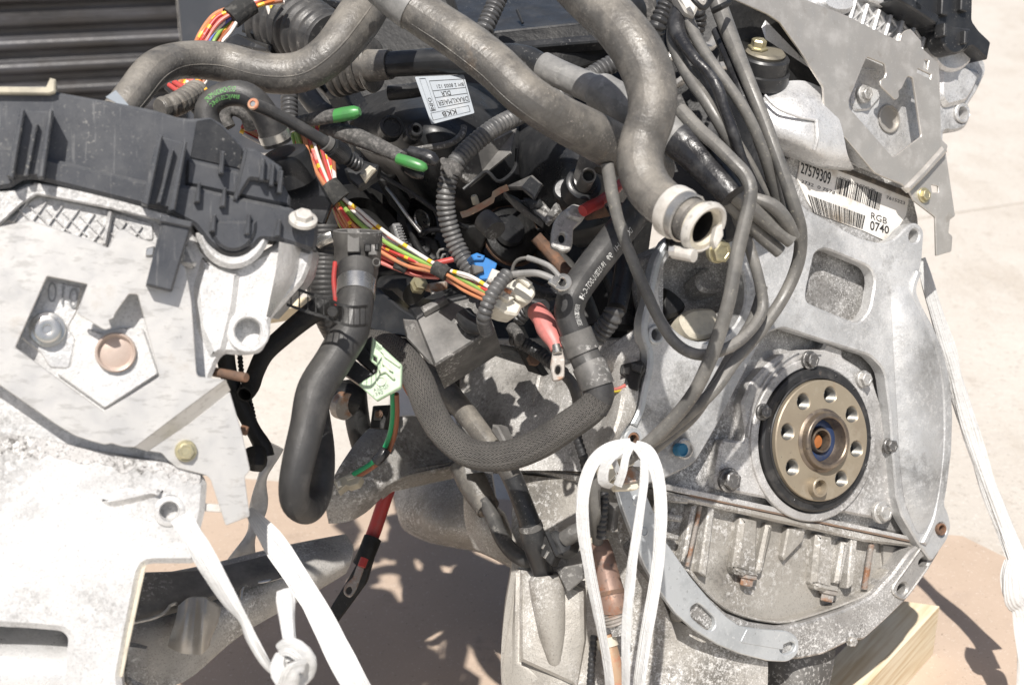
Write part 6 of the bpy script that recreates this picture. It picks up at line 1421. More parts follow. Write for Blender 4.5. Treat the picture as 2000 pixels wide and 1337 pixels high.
# relay foot with screw
RF_ = thing("sensor_block", "black sensor block with a rusty screw on the bracket casting", "sensor", P(742, 840, 1.3))
rp = local_plane(742, 815, 1.29, -5, 5)
plate("block", rp, rnd([(728, 792), (762, 790), (750, 838), (722, 836)], 3), 0, .025, bk, RF_); plate("window", rp, rnd([(732, 800), (748, 800), (744, 820), (729, 820)], 2), .002, .004, M["plastic_dust"], RF_); bolt("screw", rp, 740, 808, .003, 6, M["rust"], RF_)
tube("cylinder", [(648, 770, 1.28), (680, 778, 1.26), (700, 786, 1.26)], 30, bk, RF_, seg=24); tube("metal_ring", [(664, 790, 1.25), (676, 794, 1.245)], 27, M["rust_grey"], RF_, seg=24)
# grey dusty box
GB = thing("control_box", "dusty grey plastic box below the orange and green wires", "box", P(870, 715, 1.18))
slabo("box_front", [(812, 622, 1.165), (862, 590, 1.17), (940, 572, 1.17), (966, 640, 1.155), (900, 682, 1.15), (849, 714, 1.15)], .05, M["plastic_dust"], GB)
slabo("box_lid", [(796, 600, 1.19), (850, 570, 1.21), (930, 548, 1.21), (940, 570, 1.168), (862, 588, 1.168), (812, 620, 1.163)], .02, M["plastic"], GB)
slabo("lid_rib", [(820, 598, 1.165), (868, 574, 1.168), (872, 582, 1.162), (826, 608, 1.16)], .006, M["plastic_dust"], GB)
slabo("side_arm", [(735, 560, 1.20), (780, 600, 1.18), (812, 620, 1.17), (800, 660, 1.17), (740, 650, 1.19), (718, 640, 1.2)], .02, M["plastic"], GB)
slabo("side_ear", [(786, 622, 1.165), (812, 624, 1.16), (846, 712, 1.15), (836, 708, 1.15), (792, 660, 1.16)], .02, M["plastic_dust"], GB)
tube("cable_boot", [(905, 612, 1.155, 18), (920, 632, 1.15, 20), (945, 636, 1.145, 18)], 18, pb, GB)
HC = thing("clamp_bracket", "pale bolted hose bracket under the wiring loom", "bracket", P(820, 570, 1.24))
tube("hose_end", [(750, 565, 1.26), (790, 560, 1.25), (810, 572, 1.24)], 26, bk, HC, seg=20); disc("nut", 818, 555, 1.235, (.4, .3, .85), [(0, -10), (18, -10), (18, 0), (14, 4), (14, 12), (0, 12)], M["bolt_yellow"], HC, 6)
slabo("tongue", [(826, 555, 1.235), (872, 548, 1.23), (872, 560, 1.23), (866, 578, 1.23), (830, 568, 1.235)], .005, M["rust_grey"], HC); slabo("tongue_leg", [(840, 565, 1.23), (866, 572, 1.228), (860, 590, 1.225), (842, 584, 1.228)], .005, M["steel"], HC)
# white plugs, blue plug
cw = local_plane(1005, 575, 1.09, 22, 14)
for nm, q, q2, lab in (("u", [(1000, 548), (1018, 540), (1044, 556), (1048, 572), (1036, 592), (1012, 584), (996, 566)], [(1010, 542), (1022, 538), (1042, 552), (1034, 560)], "upper of two translucent white plugs at the loom's end"),
                       ("l", [(963, 594), (978, 576), (1000, 582), (1021, 596), (1012, 616), (990, 612), (972, 604)], [(978, 578), (992, 572), (1006, 582), (994, 588)], "lower of two translucent white plugs at the loom's end")):
    r = thing("white_plug", lab, "plug", cw.pt(q[4][0], q[4][1], -.01), "white plugs")
    plate("housing", cw, rnd(q, 5), 0 if nm == "u" else -.002, .022, M["nylon"], r, bev=.0018)
    plate("step", cw, rnd(q2, 2), .004, .012, M["nylon"], r)
    qx, qy = (990, 566) if nm == "u" else (968, 588)
    plate("collar", cw, rnd([(qx - 4, qy - 8), (qx + 14, qy - 2), (qx + 10, qy + 16), (qx - 8, qy + 8)], 3), .003, .02, M["nylon"], r)
    tube("contact_wire", [(qx - 10, qy - 4, 1.088), (qx + 2, qy + 2, 1.083), (qx + 8, qy + 5, 1.083)], 4, M["wire_orange"], r, seg=8)
r = thing("blue_plug", "bright blue plug behind the corrugated conduit", "plug", P(945, 545, 1.13))
bp3 = local_plane(945, 520, 1.13, 15, 10)
plate("housing", bp3, rnd([(924, 505), (950, 502), (972, 514), (966, 530), (958, 545), (938, 546)], 3), 0, .02, M["blue_plastic"], r); plate("lock", bp3, rnd([(920, 498), (932, 493), (948, 499), (944, 508), (926, 508)], 2), .003, .016, M["blue_plastic"], r); plate("lock_slot", bp3, rect(936, 501, 9, 4, 8), .0034, .003, bk, r)
plate("grey_tongue", bp3, rnd([(922, 516), (944, 520), (946, 530), (926, 536)], 2), .004, .01, M["plastic_dust"], r)
r = tag(plate("white_plug", local_plane(968, 540, 1.12, 15, 20), rnd([(962, 523), (984, 532), (990, 545), (970, 556), (952, 548)], 2), 0, .02, M["white_plastic"]), "plain white plug tucked behind the grey coiled conduit", "plug")
# grey wire clip
CLP = thing("wire_clip", "small looped grey plastic clip beside the corrugated conduit", "clip", P(870, 530, 1.17))
tube("loop", [(856, 505, 1.17), (855, 492, 1.17), (866, 486, 1.17), (880, 492, 1.17), (886, 508, 1.17)], 3, M["plastic_dust"], CLP, seg=8); tube("loop", [(862, 506, 1.168), (868, 494, 1.168), (876, 500, 1.168), (872, 510, 1.168)], 3, M["plastic_dust"], CLP, seg=8); tube("stem", [(858, 510, 1.168), (872, 522, 1.168), (868, 545, 1.168)], 5, M["plastic_dust"], CLP, seg=8)
# corrugated conduits
cc = corr(.0043, .17)
T = Tube([(1235, 104, 1.24), (1205, 120, 1.235), (1165, 142, 1.23), (1115, 175, 1.22), (1060, 205, 1.2), (1012, 226, 1.18), (965, 250, 1.16), (920, 286, 1.15), (888, 322, 1.14), (873, 362, 1.14), (871, 410, 1.145), (884, 462, 1.15), (902, 500, 1.15), (928, 540, 1.145)], 19, seg=26, prof=cc, step=.0006)
r, _ = hose("corrugated_conduit", "long grey corrugated conduit curving from the sleeve down to the blue plug", "conduit", T, M["conduit"], "conduit")
band(T, 882, 330, 20, 1.14, .0016, M["felt"], r, "tie"); tube("tie_tail", [(864, 310, 1.125), (870, 325, 1.12), (880, 345, 1.12)], 6, M["felt"], r, seg=8, flat=.5)
T = Tube([(992, 534, 1.075), (978, 550, 1.07), (962, 574, 1.065), (951, 598, 1.065), (945, 622, 1.07), (950, 645, 1.09)], 15, seg=24, prof=corr(.0042, .2), step=.0006)
tag(T.obj("corrugated_conduit", M["conduit"]), "short grey coiled conduit in front of the white plugs", "conduit")
for (pts, r0, lab, m) in (([(982, -25, 1.26), (965, 15, 1.255), (948, 52, 1.25), (942, 66, 1.25)], 19, "grey corrugated conduit dropping from the top edge at centre", "conduit"),
                     ([(1318, -20, 1.2), (1300, 15, 1.2), (1284, 50, 1.2), (1276, 80, 1.21)], 19, "black corrugated conduit at the top beside the cable bundle", "conduit_black"),
                     ([(1364, 20, 1.15), (1368, 40, 1.155), (1362, 66, 1.16)], 13, "short black corrugated conduit between the top cables", "conduit_black"),
                     ([(1126, 848, 1.17), (1132, 870, 1.165), (1140, 895, 1.16), (1148, 930, 1.165)], 10, "thin black corrugated conduit below the braided hose", "conduit_black"),
                     ([(1180, 960, 1.16), (1178, 1000, 1.16), (1174, 1050, 1.165)], 10, "thin black corrugated conduit behind the white strap loop", "conduit_black"),
                     ([(1160, 1240, 1.19), (1156, 1290, 1.19), (1152, 1345, 1.19)], 8, "thin black corrugated conduit at the bottom edge", "conduit_black"),
                     ([(1160, 662, 1.17), (1180, 640, 1.165), (1196, 618, 1.16), (1200, 602, 1.16)], 21, "thick dusty corrugated stub right of the printed hose", "conduit"),
                     ([(1010, 625, 1.16), (1035, 600, 1.15), (1062, 600, 1.13)], 16, "short black conduit leading into the red boot", "conduit_black"),
                     ([(1000, 660, 1.2), (1040, 680, 1.19), (1075, 705, 1.17), (1100, 730, 1.16)], 14, "black corrugated conduit behind the red boot", "conduit_black")):
    tag(tube("corrugated_conduit", pts, r0, M[m], prof=corr(.0045, .18), step=.0007), lab, "conduit")
tag(tube("black_sleeve", [(1224, 500, 1.2), (1214, 560, 1.185), (1204, 604, 1.17)], 20, pb), "black sleeve above the dusty corrugated stub", "sleeve")
tag(tube("loom_tail", [(1088, 720, 1.16), (1115, 745, 1.15), (1128, 780, 1.15), (1128, 820, 1.16)], 11, M["rubber"]), "thin grey cable curving behind the spare silver lug", "cable")
# ring terminal with two grey wires
RT_ = thing("ring_terminal", "grey wires ending in a bright round ring terminal at centre", "terminal", P(1098, 566, 1.08))
rtp = local_plane(1099, 550, 1.055, 15, 25)
plate("ring", rtp, ell(1099, 550, 18, 17, 28), 0, .0022, M["steel_band"], RT_, holes=[ell(1099, 550, 8, 8.5, 22)], bev=.0004)
plate("crimp", rtp, rnd([(1074, 540), (1090, 536), (1096, 544), (1086, 560), (1072, 550)], 3), .001, .003, M["steel_band"], RT_)
wires(RT_, [("sleeve", 7, [(1080, 545, 1.055), (1062, 537, 1.057), (1045, 533, 1.06), (1020, 534, 1.07), (1002, 536, 1.075)]), ("sleeve", 5.5, [(1092, 540, 1.058), (1075, 521, 1.06), (1052, 510, 1.065), (1030, 503, 1.07)]), ("cable", 3.5, [(1032, 503, 1.07), (1014, 506, 1.073), (1004, 516, 1.076), (1000, 532, 1.078)])])
# red boot and silver lug
RB = thing("battery_lug", "silver cable lug hanging from a dusty red rubber boot", "lug", P(1090, 745, 1.1))
Tube([(1048, 608, 1.12, 19), (1060, 622, 1.11, 20), (1068, 640, 1.105, 21), (1076, 655, 1.10, 18), (1083, 668, 1.097, 15), (1088, 682, 1.095, 13)], seg=22, step=.002, wob=.06).obj("red_boot", M["red_dusty"], RB)
Tube([(1036, 602, 1.125), (1048, 608, 1.12), (1058, 618, 1.113)], 18, seg=22, prof=corr(.003, .12), step=.0005).obj("grey_bellows", M["conduit"], RB)
lgp = local_plane(1089, 712, 1.09, 5, 10)
plate("lug_plate", lgp, rnd([(1080, 676), (1097, 676), (1104, 700), (1103, 736), (1095, 742), (1080, 744), (1075, 714), (1079, 690)], 4), 0, .003, M["rust_grey"], RB, holes=[ell(1090, 722, 5.5, 9, 18, 8)]); tube("lug_barrel", [(1086, 674, 1.093), (1089, 690, 1.09)], 9, M["steel_band"], RB)
HK = thing("loom_bracket", "black bracket with rusty bolt behind the silver lug", "bracket", P(1030, 720, 1.22))
slabo("arm", [(985, 640, 1.22), (1010, 640, 1.215), (1044, 712, 1.21), (1060, 735, 1.21), (1030, 725, 1.215)], .012, bk, HK); disc("rusty_bolt", 1044, 700, 1.205, (.3, .2, .9), [(0, -10), (14, -10), (14, 4), (0, 5)], M["rust"], HK, 6); tube("cream_tie", [(1000, 640, 1.20), (1012, 655, 1.19), (1016, 668, 1.195)], 12, M["felt"], HK)
# sensor plug on the crankcase
SP = thing("sensor_plug", "black square sensor plug with a pink wire beside the flange plate", "plug", P(1235, 770, 1.16))
sp = local_plane(1235, 735, 1.165, -15, 10)
plate("body", sp, rnd([(1212, 712), (1252, 702), (1258, 720), (1250, 734), (1244, 762), (1216, 756), (1222, 736), (1210, 730)], 3), 0, .02, bk, SP); plate("latch", sp, rnd([(1232, 706), (1254, 712), (1250, 728), (1234, 722)], 2), .005, .01, pb, SP); plate("slot", sp, rnd([(1216, 718), (1230, 716), (1228, 730), (1216, 730)], 1), .001, .006, M["plastic_dust"], SP)
wires(SP, [("wire_pink", 4, [(1222, 752, 1.165), (1205, 760, 1.17), (1190, 758, 1.18)]), ("wire_yellow", 3, [(1220, 758, 1.166), (1204, 764, 1.17), (1188, 762, 1.18)])])
# lower sensor plug with fitting
LP = thing("sensor_plug", "black open socket sensor plug at the foot of the drain pipe", "plug", P(1080, 1105, 1.18))
lpp = local_plane(1080, 1070, 1.185, -25, 15)
plate("shell", lpp, rnd([(1058, 1040), (1086, 1034), (1116, 1054), (1112, 1072), (1088, 1088), (1066, 1070)], 4), 0, .02, pb, LP); plate("mouth", lpp, rnd([(1054, 1048), (1068, 1044), (1086, 1084), (1076, 1104), (1056, 1086)], 2), .006, .012, bk, LP)
plate("mouth_lip", lpp, rnd([(1062, 1036), (1072, 1036), (1092, 1082), (1084, 1086)], 2), .010, .01, pb, LP); plate("pin", lpp, rect(1066, 1082, 6, 16, 30), .008, .004, M["steel_band"], LP); plate("pin", lpp, rect(1060, 1066, 5, 10, 30), .008, .004, M["steel_band"], LP)
tube("neck", [(1104, 1052, 1.185), (1122, 1040, 1.18), (1140, 1032, 1.18)], 17, M["plastic_dust"], LP)
# lower red cable with lug
RCb = thing("starter_cable", "red cable with black sleeve and tarnished ring lug hanging low", "cable", P(690, 1200, 1.35))
tube("red_cable", [(765, 935, 1.36, 14), (748, 985, 1.36, 14), (735, 1025, 1.36, 14), (724, 1055, 1.36, 14)], 14, M["red_plastic"], RCb); tube("black_sleeve", [(728, 1050, 1.355), (716, 1080, 1.35), (704, 1105, 1.35)], 18, bk, RCb)
slabo("black_tail", [(705, 1085, 1.37), (728, 1095, 1.37), (715, 1140, 1.37), (660, 1215, 1.37), (640, 1195, 1.37), (680, 1130, 1.37)], .02, bk, RCb)
rlp = local_plane(690, 1140, 1.33, 10, 15)
plate("ring_lug", rlp, rnd([(698, 1102), (712, 1108), (704, 1130), (696, 1152), (684, 1168, 8), (670, 1158, 8), (674, 1140), (690, 1126)], 4), 0, .003, M["rust_grey"], RCb, holes=[ell(682, 1152, 6, 8, 16, 20)]); tube("red_core", [(712, 1090, 1.335), (706, 1106, 1.332)], 8, M["red_plastic"], RCb)
M["lambda"] = mat("heat stained sensor body", (.25, .165, .13), .5, .3, [dict(c=(.38, .25, .18), s=40, lo=.46, hi=.64, a=.7), dict(c=(.30, .12, .06), s=90, lo=.56, hi=.66, a=.7), dict(c=(.10, .08, .07), s=150, lo=.56, hi=.64, a=.6)], ((300, .3),))
# lambda sensors
for lab, pts in (("reddish brown lambda sensor behind the white strap loop", [(1166, 1050, 1.2, 17), (1174, 1075, 1.195, 22), (1186, 1130, 1.19, 26), (1196, 1175, 1.185, 29), (1198, 1190, 1.185, 29)]), ("lower copper coloured lambda sensor at the bottom edge", [(1182, 1240, 1.19, 17), (1190, 1270, 1.188, 18), (1200, 1310, 1.186, 18), (1206, 1350, 1.186, 18)])):
    T = Tube(pts, seg=28, step=.003); r, _ = hose("lambda_sensor", lab, "sensor", T, M["lambda"] if "reddish" in lab else M["copper"], "body", "lambda sensors")
    if "reddish" in lab:
        Tube([(1196, 1186, 1.185), (1202, 1205, 1.184), (1206, 1216, 1.184)], 26, seg=24, prof=corr(.0022, .12), step=.0004).obj("thread", M["rust_grey"], r); tube("hex", [(1208, 1214, 1.184), (1214, 1236, 1.184)], 22, M["alu_dirty"], r, seg=6)
        band(T, 1168, 1058, 10, 1.2, .0008, M["cream"], r, "crimp"); band(T, 1190, 1160, 8, 1.19, .0006, M["rust"], r, "crimp")
    else: band(T, 1184, 1252, 18, 1.19, .0012, M["cream"], r, "crimp")
tag(tube("sensor_sheath", [(1168, 900, 1.15), (1162, 960, 1.15), (1164, 1010, 1.16), (1168, 1056, 1.19)], 11, M["cable"]), "straight grey sheath leading down into the brown lambda sensor", "cable")
tag(slabo("grey_clip_plate", [(1172, 985, 1.165), (1202, 990, 1.16), (1196, 1040, 1.165), (1176, 1036, 1.17)], .01, M["plastic_dust"]), "small grey clip plate behind the strap loop", "clip")
# stained cable holder
CH = thing("cable_holder", "rust stained white cable holder tied by the white strap", "holder", P(1215, 960, 1.1))
chp = local_plane(1215, 925, 1.11, 10, 10)
plate("base", chp, rnd([(1196, 940), (1238, 910), (1262, 912), (1262, 935), (1244, 956), (1204, 958)], 3), 0, .012, M["cream"], CH); plate("stain_plate", chp, rnd([(1208, 922), (1236, 908), (1256, 926), (1246, 940), (1216, 946)], 2), .003, .006, M["rust_grey"], CH)
plate("jaw", chp, rnd([(1174, 910), (1194, 902), (1204, 926), (1190, 942), (1176, 936)], 3), .006, .016, M["cream"], CH); plate("jaw", chp, rnd([(1214, 892), (1238, 886), (1240, 906), (1222, 914)], 3), .008, .016, M["cream"], CH)
# ================================================================== heavy cables on the right
CB = [("long smooth grey cable sweeping from the top down the right of the bundle", "cable", [(1392, -25, 1.15, 18), (1408, 22, 1.145, 18), (1432, 85, 1.13, 16), (1462, 160, 1.11, 14), (1492, 235, 1.10, 13.5), (1525, 325, 1.09, 13), (1552, 405, 1.09, 13), (1564, 455, 1.10, 12.5), (1558, 515, 1.11, 12.5), (1530, 580, 1.11, 12.5), (1485, 645, 1.10, 12.5), (1435, 705, 1.09, 12.5), (1400, 755, 1.08, 12.5), (1355, 800, 1.08, 12), (1300, 845, 1.09, 12), (1245, 880, 1.10, 12)]),
      ("grey cable with a sharp elbow crossing in front of the starter opening", "cable", [(1330, 215, 1.09, 14), (1366, 254, 1.075, 14), (1400, 284, 1.06, 14), (1434, 318, 1.05, 14), (1456, 342, 1.045, 14), (1466, 368, 1.04, 14), (1463, 400, 1.04, 14), (1452, 445, 1.04, 14), (1437, 510, 1.04, 14), (1424, 585, 1.04, 14), (1402, 660, 1.045, 14), (1378, 722, 1.05, 14), (1352, 772, 1.06, 14), (1315, 818, 1.07, 14), (1270, 862, 1.08, 14), (1225, 895, 1.09, 14)]),
      ("thin grey cable making a deep loop across the starter opening", "cable", [(1186, 320, 1.07, 13), (1196, 380, 1.07, 13), (1212, 445, 1.07, 12), (1238, 515, 1.07, 11.5), (1262, 570, 1.07, 11.5), (1290, 628, 1.07, 11.5), (1322, 672, 1.065, 11.5), (1362, 692, 1.06, 11.5), (1405, 686, 1.065, 11.5), (1448, 662, 1.075, 11.5), (1482, 622, 1.085, 11.5), (1490, 590, 1.09, 11), (1482, 545, 1.09, 11), (1468, 495, 1.09, 11), (1452, 445, 1.10, 11)]),
      ("left dusty cable of the hanging bundle", "cable", [(1322, 20, 1.13, 13), (1314, 76, 1.12, 13), (1328, 117, 1.11, 13), (1350, 157, 1.10, 13), (1378, 196, 1.09, 12.5), (1408, 246, 1.085, 12), (1432, 288, 1.09, 12), (1460, 330, 1.10, 12), (1495, 385, 1.11, 12), (1530, 430, 1.12, 12), (1556, 462, 1.125, 10)]),
      ("middle worn cable of the hanging bundle", "cable", [(1338, -10, 1.12, 12), (1346, 40, 1.11, 12), (1366, 86, 1.10, 12), (1398, 134, 1.09, 11.5), (1436, 186, 1.085, 11), (1466, 236, 1.085, 11), (1492, 298, 1.09, 11), (1512, 360, 1.10, 11), (1528, 420, 1.11, 11), (1540, 455, 1.115, 10)]),
      ("shiny taped cable twisting down the bundle", "tape", [(1330, 20, 1.12, 20), (1322, 55, 1.11, 18), (1336, 85, 1.10, 13), (1360, 118, 1.09, 12), (1384, 142, 1.085, 11), (1402, 172, 1.08, 12), (1418, 220, 1.08, 11), (1432, 258, 1.08, 11), (1450, 312, 1.085, 10), (1478, 370, 1.095, 10), (1510, 425, 1.11, 10)]),
      ("pale cable in the middle of the hanging bundle", "cable", [(1362, 130, 1.13, 12), (1380, 165, 1.12, 12), (1400, 210, 1.11, 12), (1426, 260, 1.105, 12), (1452, 300, 1.10, 11), (1480, 350, 1.105, 11), (1505, 390, 1.11, 10)]),
      ("dark taped cable close beside the long smooth cable", "tape", [(1400, 60, 1.15, 11), (1430, 130, 1.13, 11), (1460, 210, 1.11, 10), (1486, 265, 1.105, 10), (1510, 330, 1.105, 10), (1528, 385, 1.11, 9), (1545, 440, 1.115, 9)]),
      ("thin cable hidden inside the bundle near the sticker", "cable", [(1480, 270, 1.12, 11), (1498, 320, 1.12, 11), (1514, 380, 1.12, 11), (1524, 430, 1.125, 11)]),
      ("wide flat duct cable leaving the taped sleeve, upper one", "cable", [(1424, 372, 1.07, 17), (1462, 402, 1.075, 17), (1505, 438, 1.085, 17), (1546, 470, 1.09, 16)]),
      ("wide flat duct cable leaving the taped sleeve, lower one", "cable", [(1416, 386, 1.08, 15), (1452, 424, 1.085, 15), (1490, 462, 1.095, 15), (1524, 492, 1.10, 14)]),
      ("short curved cable over the flat duct cables", "cable", [(1476, 388, 1.075, 12), (1510, 402, 1.075, 14), (1535, 430, 1.08, 14), (1552, 462, 1.09, 11)]),
      ("pale worn cable descending beside the elbow cable", "cable", [(1430, 400, 1.10, 9), (1444, 440, 1.10, 9), (1462, 480, 1.10, 10), (1478, 530, 1.095, 10), (1486, 575, 1.10, 10)]),
      ("lower cable joining the long cable above the blue plug", "cable", [(1490, 560, 1.13, 10), (1470, 625, 1.12, 11), (1430, 690, 1.11, 11), (1390, 760, 1.10, 11), (1350, 815, 1.10, 12), (1295, 862, 1.105, 12), (1248, 898, 1.11, 12)])]
for (lab, m, pts) in CB:
    tag(Tube(pts, seg=18, step=.004, wob=.10 if m == "tape" else .05).obj("heavy_cable", M[m]), lab, "cable")
tag(tube("woven_sleeve", [(1322, 190, 1.12), (1344, 240, 1.115), (1366, 280, 1.11), (1400, 330, 1.10), (1425, 360, 1.10)], 11, M["felt"], wob=.1), "woven black sleeve between the big hose and the elbow cable", "sleeve")
tag(tube("woven_sleeve", [(1262, -20, 1.22), (1268, 40, 1.22), (1280, 90, 1.225)], 18, M["felt"], wob=.08), "woven grey sleeve at the top beside the corrugated conduit", "sleeve")
tag(tube("metal_pipe", [(1290, 125, 1.2), (1320, 104, 1.2), (1350, 88, 1.2), (1385, 92, 1.21), (1400, 70, 1.22)], 10, M["shield"]), "dull metal pipe crossing behind the hanging cables", "pipe")
tag(tube("metal_pipe", [(1300, 175, 1.21), (1332, 158, 1.2), (1352, 140, 1.2), (1420, 128, 1.22)], 9, M["shield"]), "second dull metal pipe lower behind the hanging cables", "pipe")
WC = thing("cable_tie_block", "white plastic block with black ties at the top of the cable bundle", "clip", P(1350, 30, 1.1))
wcp = local_plane(1350, 10, 1.1, 5, 10)
plate("block", wcp, rnd([(1318, -14), (1348, -10), (1364, 14), (1356, 32), (1338, 22)], 4), 0, .015, M["white_plastic"], WC, bev=.002); plate("block", wcp, rnd([(1356, -14), (1384, -12), (1378, 8), (1364, 4)], 4), 0, .015, M["white_plastic"], WC, bev=.002)
tube("tie", [(1345, -12, 1.088), (1362, 8, 1.085), (1376, 16, 1.09), (1392, -4, 1.1)], 5, bk, WC, seg=8); tube("tie", [(1392, 22, 1.115), (1412, 12, 1.11), (1424, 6, 1.12)], 6, bk, WC, seg=8)
tag(lathe("small_disc", local_plane(1245, 18, 1.2, 40, 0), 1245, 18, 0, [(0, 4), (10, 4), (22, 2), (26, 0), (26, -8)], M["plastic"]), "small black disc at the top beside the woven sleeve", "cap")
# ================================================================== paper tag
KT = thing("paper_tag", "pale label with upside down lettering hanging from the black pipe", "label", P(875, 242, 1.19))
tgp = Plane(868, 195, 1.20, (.1, .18, .97))
tq = [(810, 150), (906, 146), (927, 221), (843, 243)]
plate("tag_sheet", tgp, rnd(tq, 3), 0, .0008, M["tagpaper"], KT, bev=.0001)
def tagquad(u0, v0, u1, v1):                 # u along the top edge, v down; lettering is upside down
    def b(u, v): return ((tq[0][0] * (1 - u) + tq[1][0] * u) * (1 - v) + (tq[3][0] * (1 - u) + tq[2][0] * u) * v, (tq[0][1] * (1 - u) + tq[1][1] * u) * (1 - v) + (tq[3][1] * (1 - u) + tq[2][1] * u) * v)
    return [b(u1, v1), b(u0, v1), b(u0, v0), b(u1, v0)]
TGO = .0004
def tframe(u0, v0, u1, v1, w=.8):
    q = tagquad(u0, v0, u1, v1)
    c = (sum(p[0] for p in q) / 4, sum(p[1] for p in q) / 4)
    V = []; F = []
    inn = []
    for p in q:
        dx, dy = c[0] - p[0], c[1] - p[1]; inn.append((p[0] + (w if dx > 0 else -w), p[1] + (w if dy > 0 else -w)))
    for p in q + inn: V.append(tgp.pt(p[0], p[1], TGO))
    for i in range(4): F.append((i, (i + 1) % 4, 4 + (i + 1) % 4, 4 + i))
    mobj("printed_frame", V, F, M["ink"], KT, sharp=0)
tframe(.06, .78, .92, .93); tframe(.08, .04, .20, .74); tframe(.26, .10, .97, .70)
tframe(.26, .32, .97, .48)
lettering("lettering", "KKB", tgp, tagquad(.30, .80, .62, .91), TGO, M["ink"], KT, bold=.01)
lettering("lettering", "DRAXLMAIER", tgp, tagquad(.29, .55, .95, .66), TGO, M["ink"], KT)
lettering("lettering", "DLR", tgp, tagquad(.42, .36, .62, .46), TGO, M["ink"], KT, bold=.01)
lettering("lettering", "BM 2 8005 121", tgp, tagquad(.38, .20, .94, .28), TGO, M["ink"], KT)
q = tagquad(.10, .46, .18, .72); lettering("lettering", "INFO", tgp, [q[1], q[2], q[3], q[0]][::1], TGO, M["ink"], KT)
# ================================================================== white straps
def strap(label, pts, flat=.35, twist=0.0, wob=.10, m="rope", name="packing_strap", group="white packing straps"):
    return tag(Tube(pts, seg=18, step=.003, flat=flat, wob=wob, twist=twist, crease=.24).obj(name, M[m]), label, "strap", group)
strap("white strap from the near engine's ear down to the knot", [(350, 1010, .89, 18), (375, 1050, .885, 18), (408, 1105, .88, 20), (448, 1170, .88, 20), (475, 1210, .88, 14), (492, 1250, .88, 20), (525, 1300, .88, 24), (575, 1345, .88, 22), (610, 1480, .90, 20), (660, 1800, .98, 20), (700, 2050, 1.03, 20)], .3, 12)
strap("straight white strap slanting from the shield's lower tip to the bottom edge", [(486, 994, 1.0, 6), (500, 1016, .99, 12), (535, 1064, .98, 20), (580, 1130, .97, 21), (640, 1235, .96, 21), (720, 1375, .95, 22), (830, 1590, 1.02, 21), (960, 1850, 1.13, 20)], .16)
KN = thing("strap_knot", "bulky white knot with a loose tail at the lower left", "knot", P(565, 1345, .88))
Tube([(548, 1268, .87, 14), (572, 1262, .862, 20), (598, 1285, .862, 19), (594, 1318, .868, 16), (565, 1330, .862, 18), (546, 1305, .865, 17), (552, 1276, .87, 12)], seg=20, step=.004, wob=.3, flat=.6, crease=.2).obj("loop", M["rope"], KN); Tube([(556, 1150, .88, 12), (560, 1170, .878, 16), (562, 1210, .876, 13), (566, 1250, .872, 12), (572, 1290, .868, 14)], seg=14, step=.004, wob=.2, flat=.4, crease=.2).obj("tail", M["rope"], KN)
Tube([(560, 1350, .862, 20), (572, 1305, .852, 18), (596, 1300, .858, 14)], seg=18, step=.004, wob=.3, flat=.5, crease=.2).obj("wrap", M["rope"], KN)
for lab, pts, fl in (("outer left white strap of the loop hanging from the flange ear", [(1232, 862, 1.07, 8), (1190, 876, 1.07, 12), (1158, 905, 1.07, 11), (1140, 960, 1.07, 11), (1138, 1030, 1.07, 11), (1150, 1110, 1.07, 12), (1168, 1200, 1.07, 13), (1186, 1300, 1.07, 14), (1192, 1360, 1.07, 15), (1206, 1560, 1.09, 14), (1216, 1800, 1.12, 13)], .35),
                 ("inner thin white strap tied round the cable holder", [(1226, 868, 1.065, 7), (1200, 884, 1.06, 8), (1182, 908, 1.06, 8), (1178, 940, 1.065, 9), (1196, 950, 1.07, 7)], .4),
                 ("short white strap crossing over the cable holder", [(1234, 862, 1.05, 7), (1222, 890, 1.05, 6.5), (1216, 920, 1.05, 6.5), (1206, 948, 1.055, 7)], .4),
                 ("right white strap of the loop passing the flange ear", [(1240, 868, 1.075, 8), (1262, 884, 1.075, 14), (1282, 920, 1.07, 11), (1290, 985, 1.065, 11), (1286, 1070, 1.06, 12), (1274, 1160, 1.055, 13), (1258, 1260, 1.05, 15), (1246, 1360, 1.05, 16), (1232, 1560, 1.08, 15), (1222, 1800, 1.12, 13)], .35),
                 ("middle white strap inside the hanging loop", [(1256, 888, 1.06, 6), (1258, 940, 1.055, 8), (1248, 1020, 1.05, 9), (1234, 1110, 1.048, 10), (1224, 1210, 1.046, 10), (1222, 1360, 1.045, 10), (1220, 1560, 1.07, 10), (1220, 1790, 1.11, 10)], .35),
                 ("white strap running down the far right beside the flange", [(1797, 505, 1.40, 8), (1815, 570, 1.40, 12), (1850, 690, 1.41, 15), (1890, 830, 1.42, 16), (1930, 950, 1.42, 16), (1968, 1050, 1.42, 17), (1988, 1110, 1.41, 16), (1996, 1180, 1.40, 18)], .35),
                 ("thin white strap strand behind the right strap", [(1858, 770, 1.44, 4), (1875, 820, 1.44, 5), (1905, 900, 1.44, 6), (1950, 1000, 1.44, 9), (1985, 1080, 1.43, 13), (2005, 1140, 1.43, 14)], .35),
                 ("knotted white strap bundle at the right edge", [(1984, 1095, 1.39, 18), (1980, 1130, 1.385, 24), (1986, 1170, 1.385, 25), (2000, 1195, 1.39, 20), (2004, 1300, 1.39, 14), (1998, 1400, 1.39, 14)], .6)):
    strap(lab, pts, .3 if "right" in lab or "far" in lab else .2, 0 if pts[0][0] > 1700 else 5)
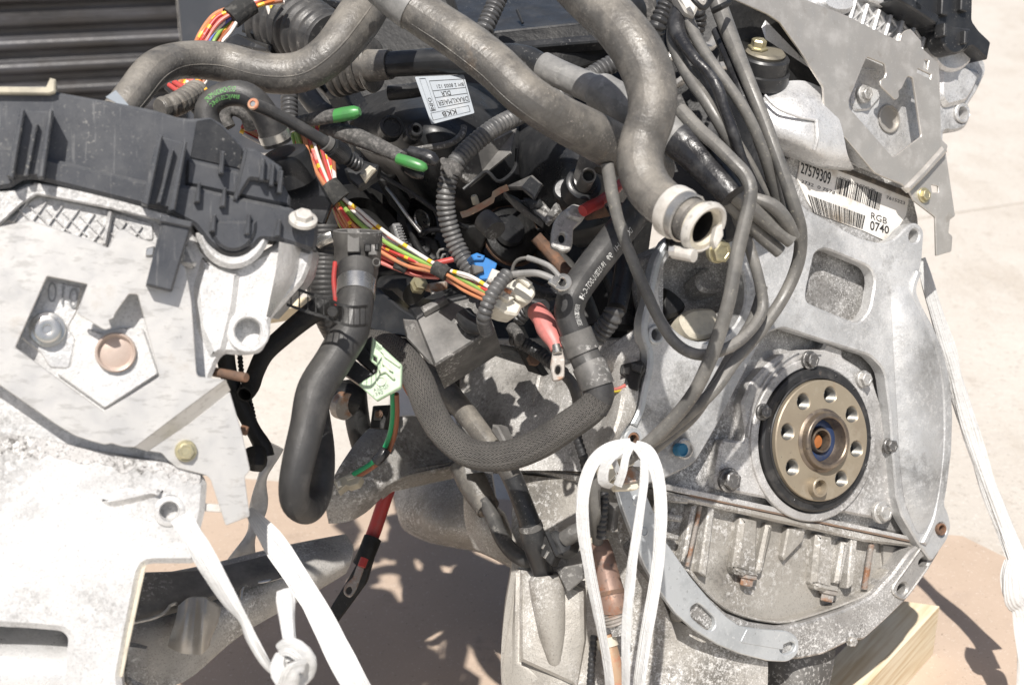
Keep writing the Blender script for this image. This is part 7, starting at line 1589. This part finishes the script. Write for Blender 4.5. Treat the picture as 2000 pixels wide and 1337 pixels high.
tag(Tube([(540, 870, 1.2, 16), (525, 900, 1.2, 15), (510, 940, 1.2, 15), (505, 985, 1.2, 16), (495, 1030, 1.2, 18), (480, 1070, 1.2, 22), (470, 1110, 1.2, 24)], seg=18, step=.003, wob=.5, twist=60, flat=.6).obj("twisted_film", M["film"]), "twisted clear stretch film hanging behind the shield tip", "film")
tag(plate("timber_batten", local_plane(590, 590, 1.55, 0, 40), [(500, 590), (630, 575), (632, 590), (500, 612)], 0, .02, M["timber"]), "pale timber batten seen behind the ladder strap", "timber")

slabo("filter_plate", [(552, 330, 1.12), (600, 312, 1.12), (648, 398, 1.12), (632, 440, 1.12), (585, 425, 1.12), (560, 400, 1.12)], .01, M["plastic"], hg)

# clutter deep in the valley of the far engine
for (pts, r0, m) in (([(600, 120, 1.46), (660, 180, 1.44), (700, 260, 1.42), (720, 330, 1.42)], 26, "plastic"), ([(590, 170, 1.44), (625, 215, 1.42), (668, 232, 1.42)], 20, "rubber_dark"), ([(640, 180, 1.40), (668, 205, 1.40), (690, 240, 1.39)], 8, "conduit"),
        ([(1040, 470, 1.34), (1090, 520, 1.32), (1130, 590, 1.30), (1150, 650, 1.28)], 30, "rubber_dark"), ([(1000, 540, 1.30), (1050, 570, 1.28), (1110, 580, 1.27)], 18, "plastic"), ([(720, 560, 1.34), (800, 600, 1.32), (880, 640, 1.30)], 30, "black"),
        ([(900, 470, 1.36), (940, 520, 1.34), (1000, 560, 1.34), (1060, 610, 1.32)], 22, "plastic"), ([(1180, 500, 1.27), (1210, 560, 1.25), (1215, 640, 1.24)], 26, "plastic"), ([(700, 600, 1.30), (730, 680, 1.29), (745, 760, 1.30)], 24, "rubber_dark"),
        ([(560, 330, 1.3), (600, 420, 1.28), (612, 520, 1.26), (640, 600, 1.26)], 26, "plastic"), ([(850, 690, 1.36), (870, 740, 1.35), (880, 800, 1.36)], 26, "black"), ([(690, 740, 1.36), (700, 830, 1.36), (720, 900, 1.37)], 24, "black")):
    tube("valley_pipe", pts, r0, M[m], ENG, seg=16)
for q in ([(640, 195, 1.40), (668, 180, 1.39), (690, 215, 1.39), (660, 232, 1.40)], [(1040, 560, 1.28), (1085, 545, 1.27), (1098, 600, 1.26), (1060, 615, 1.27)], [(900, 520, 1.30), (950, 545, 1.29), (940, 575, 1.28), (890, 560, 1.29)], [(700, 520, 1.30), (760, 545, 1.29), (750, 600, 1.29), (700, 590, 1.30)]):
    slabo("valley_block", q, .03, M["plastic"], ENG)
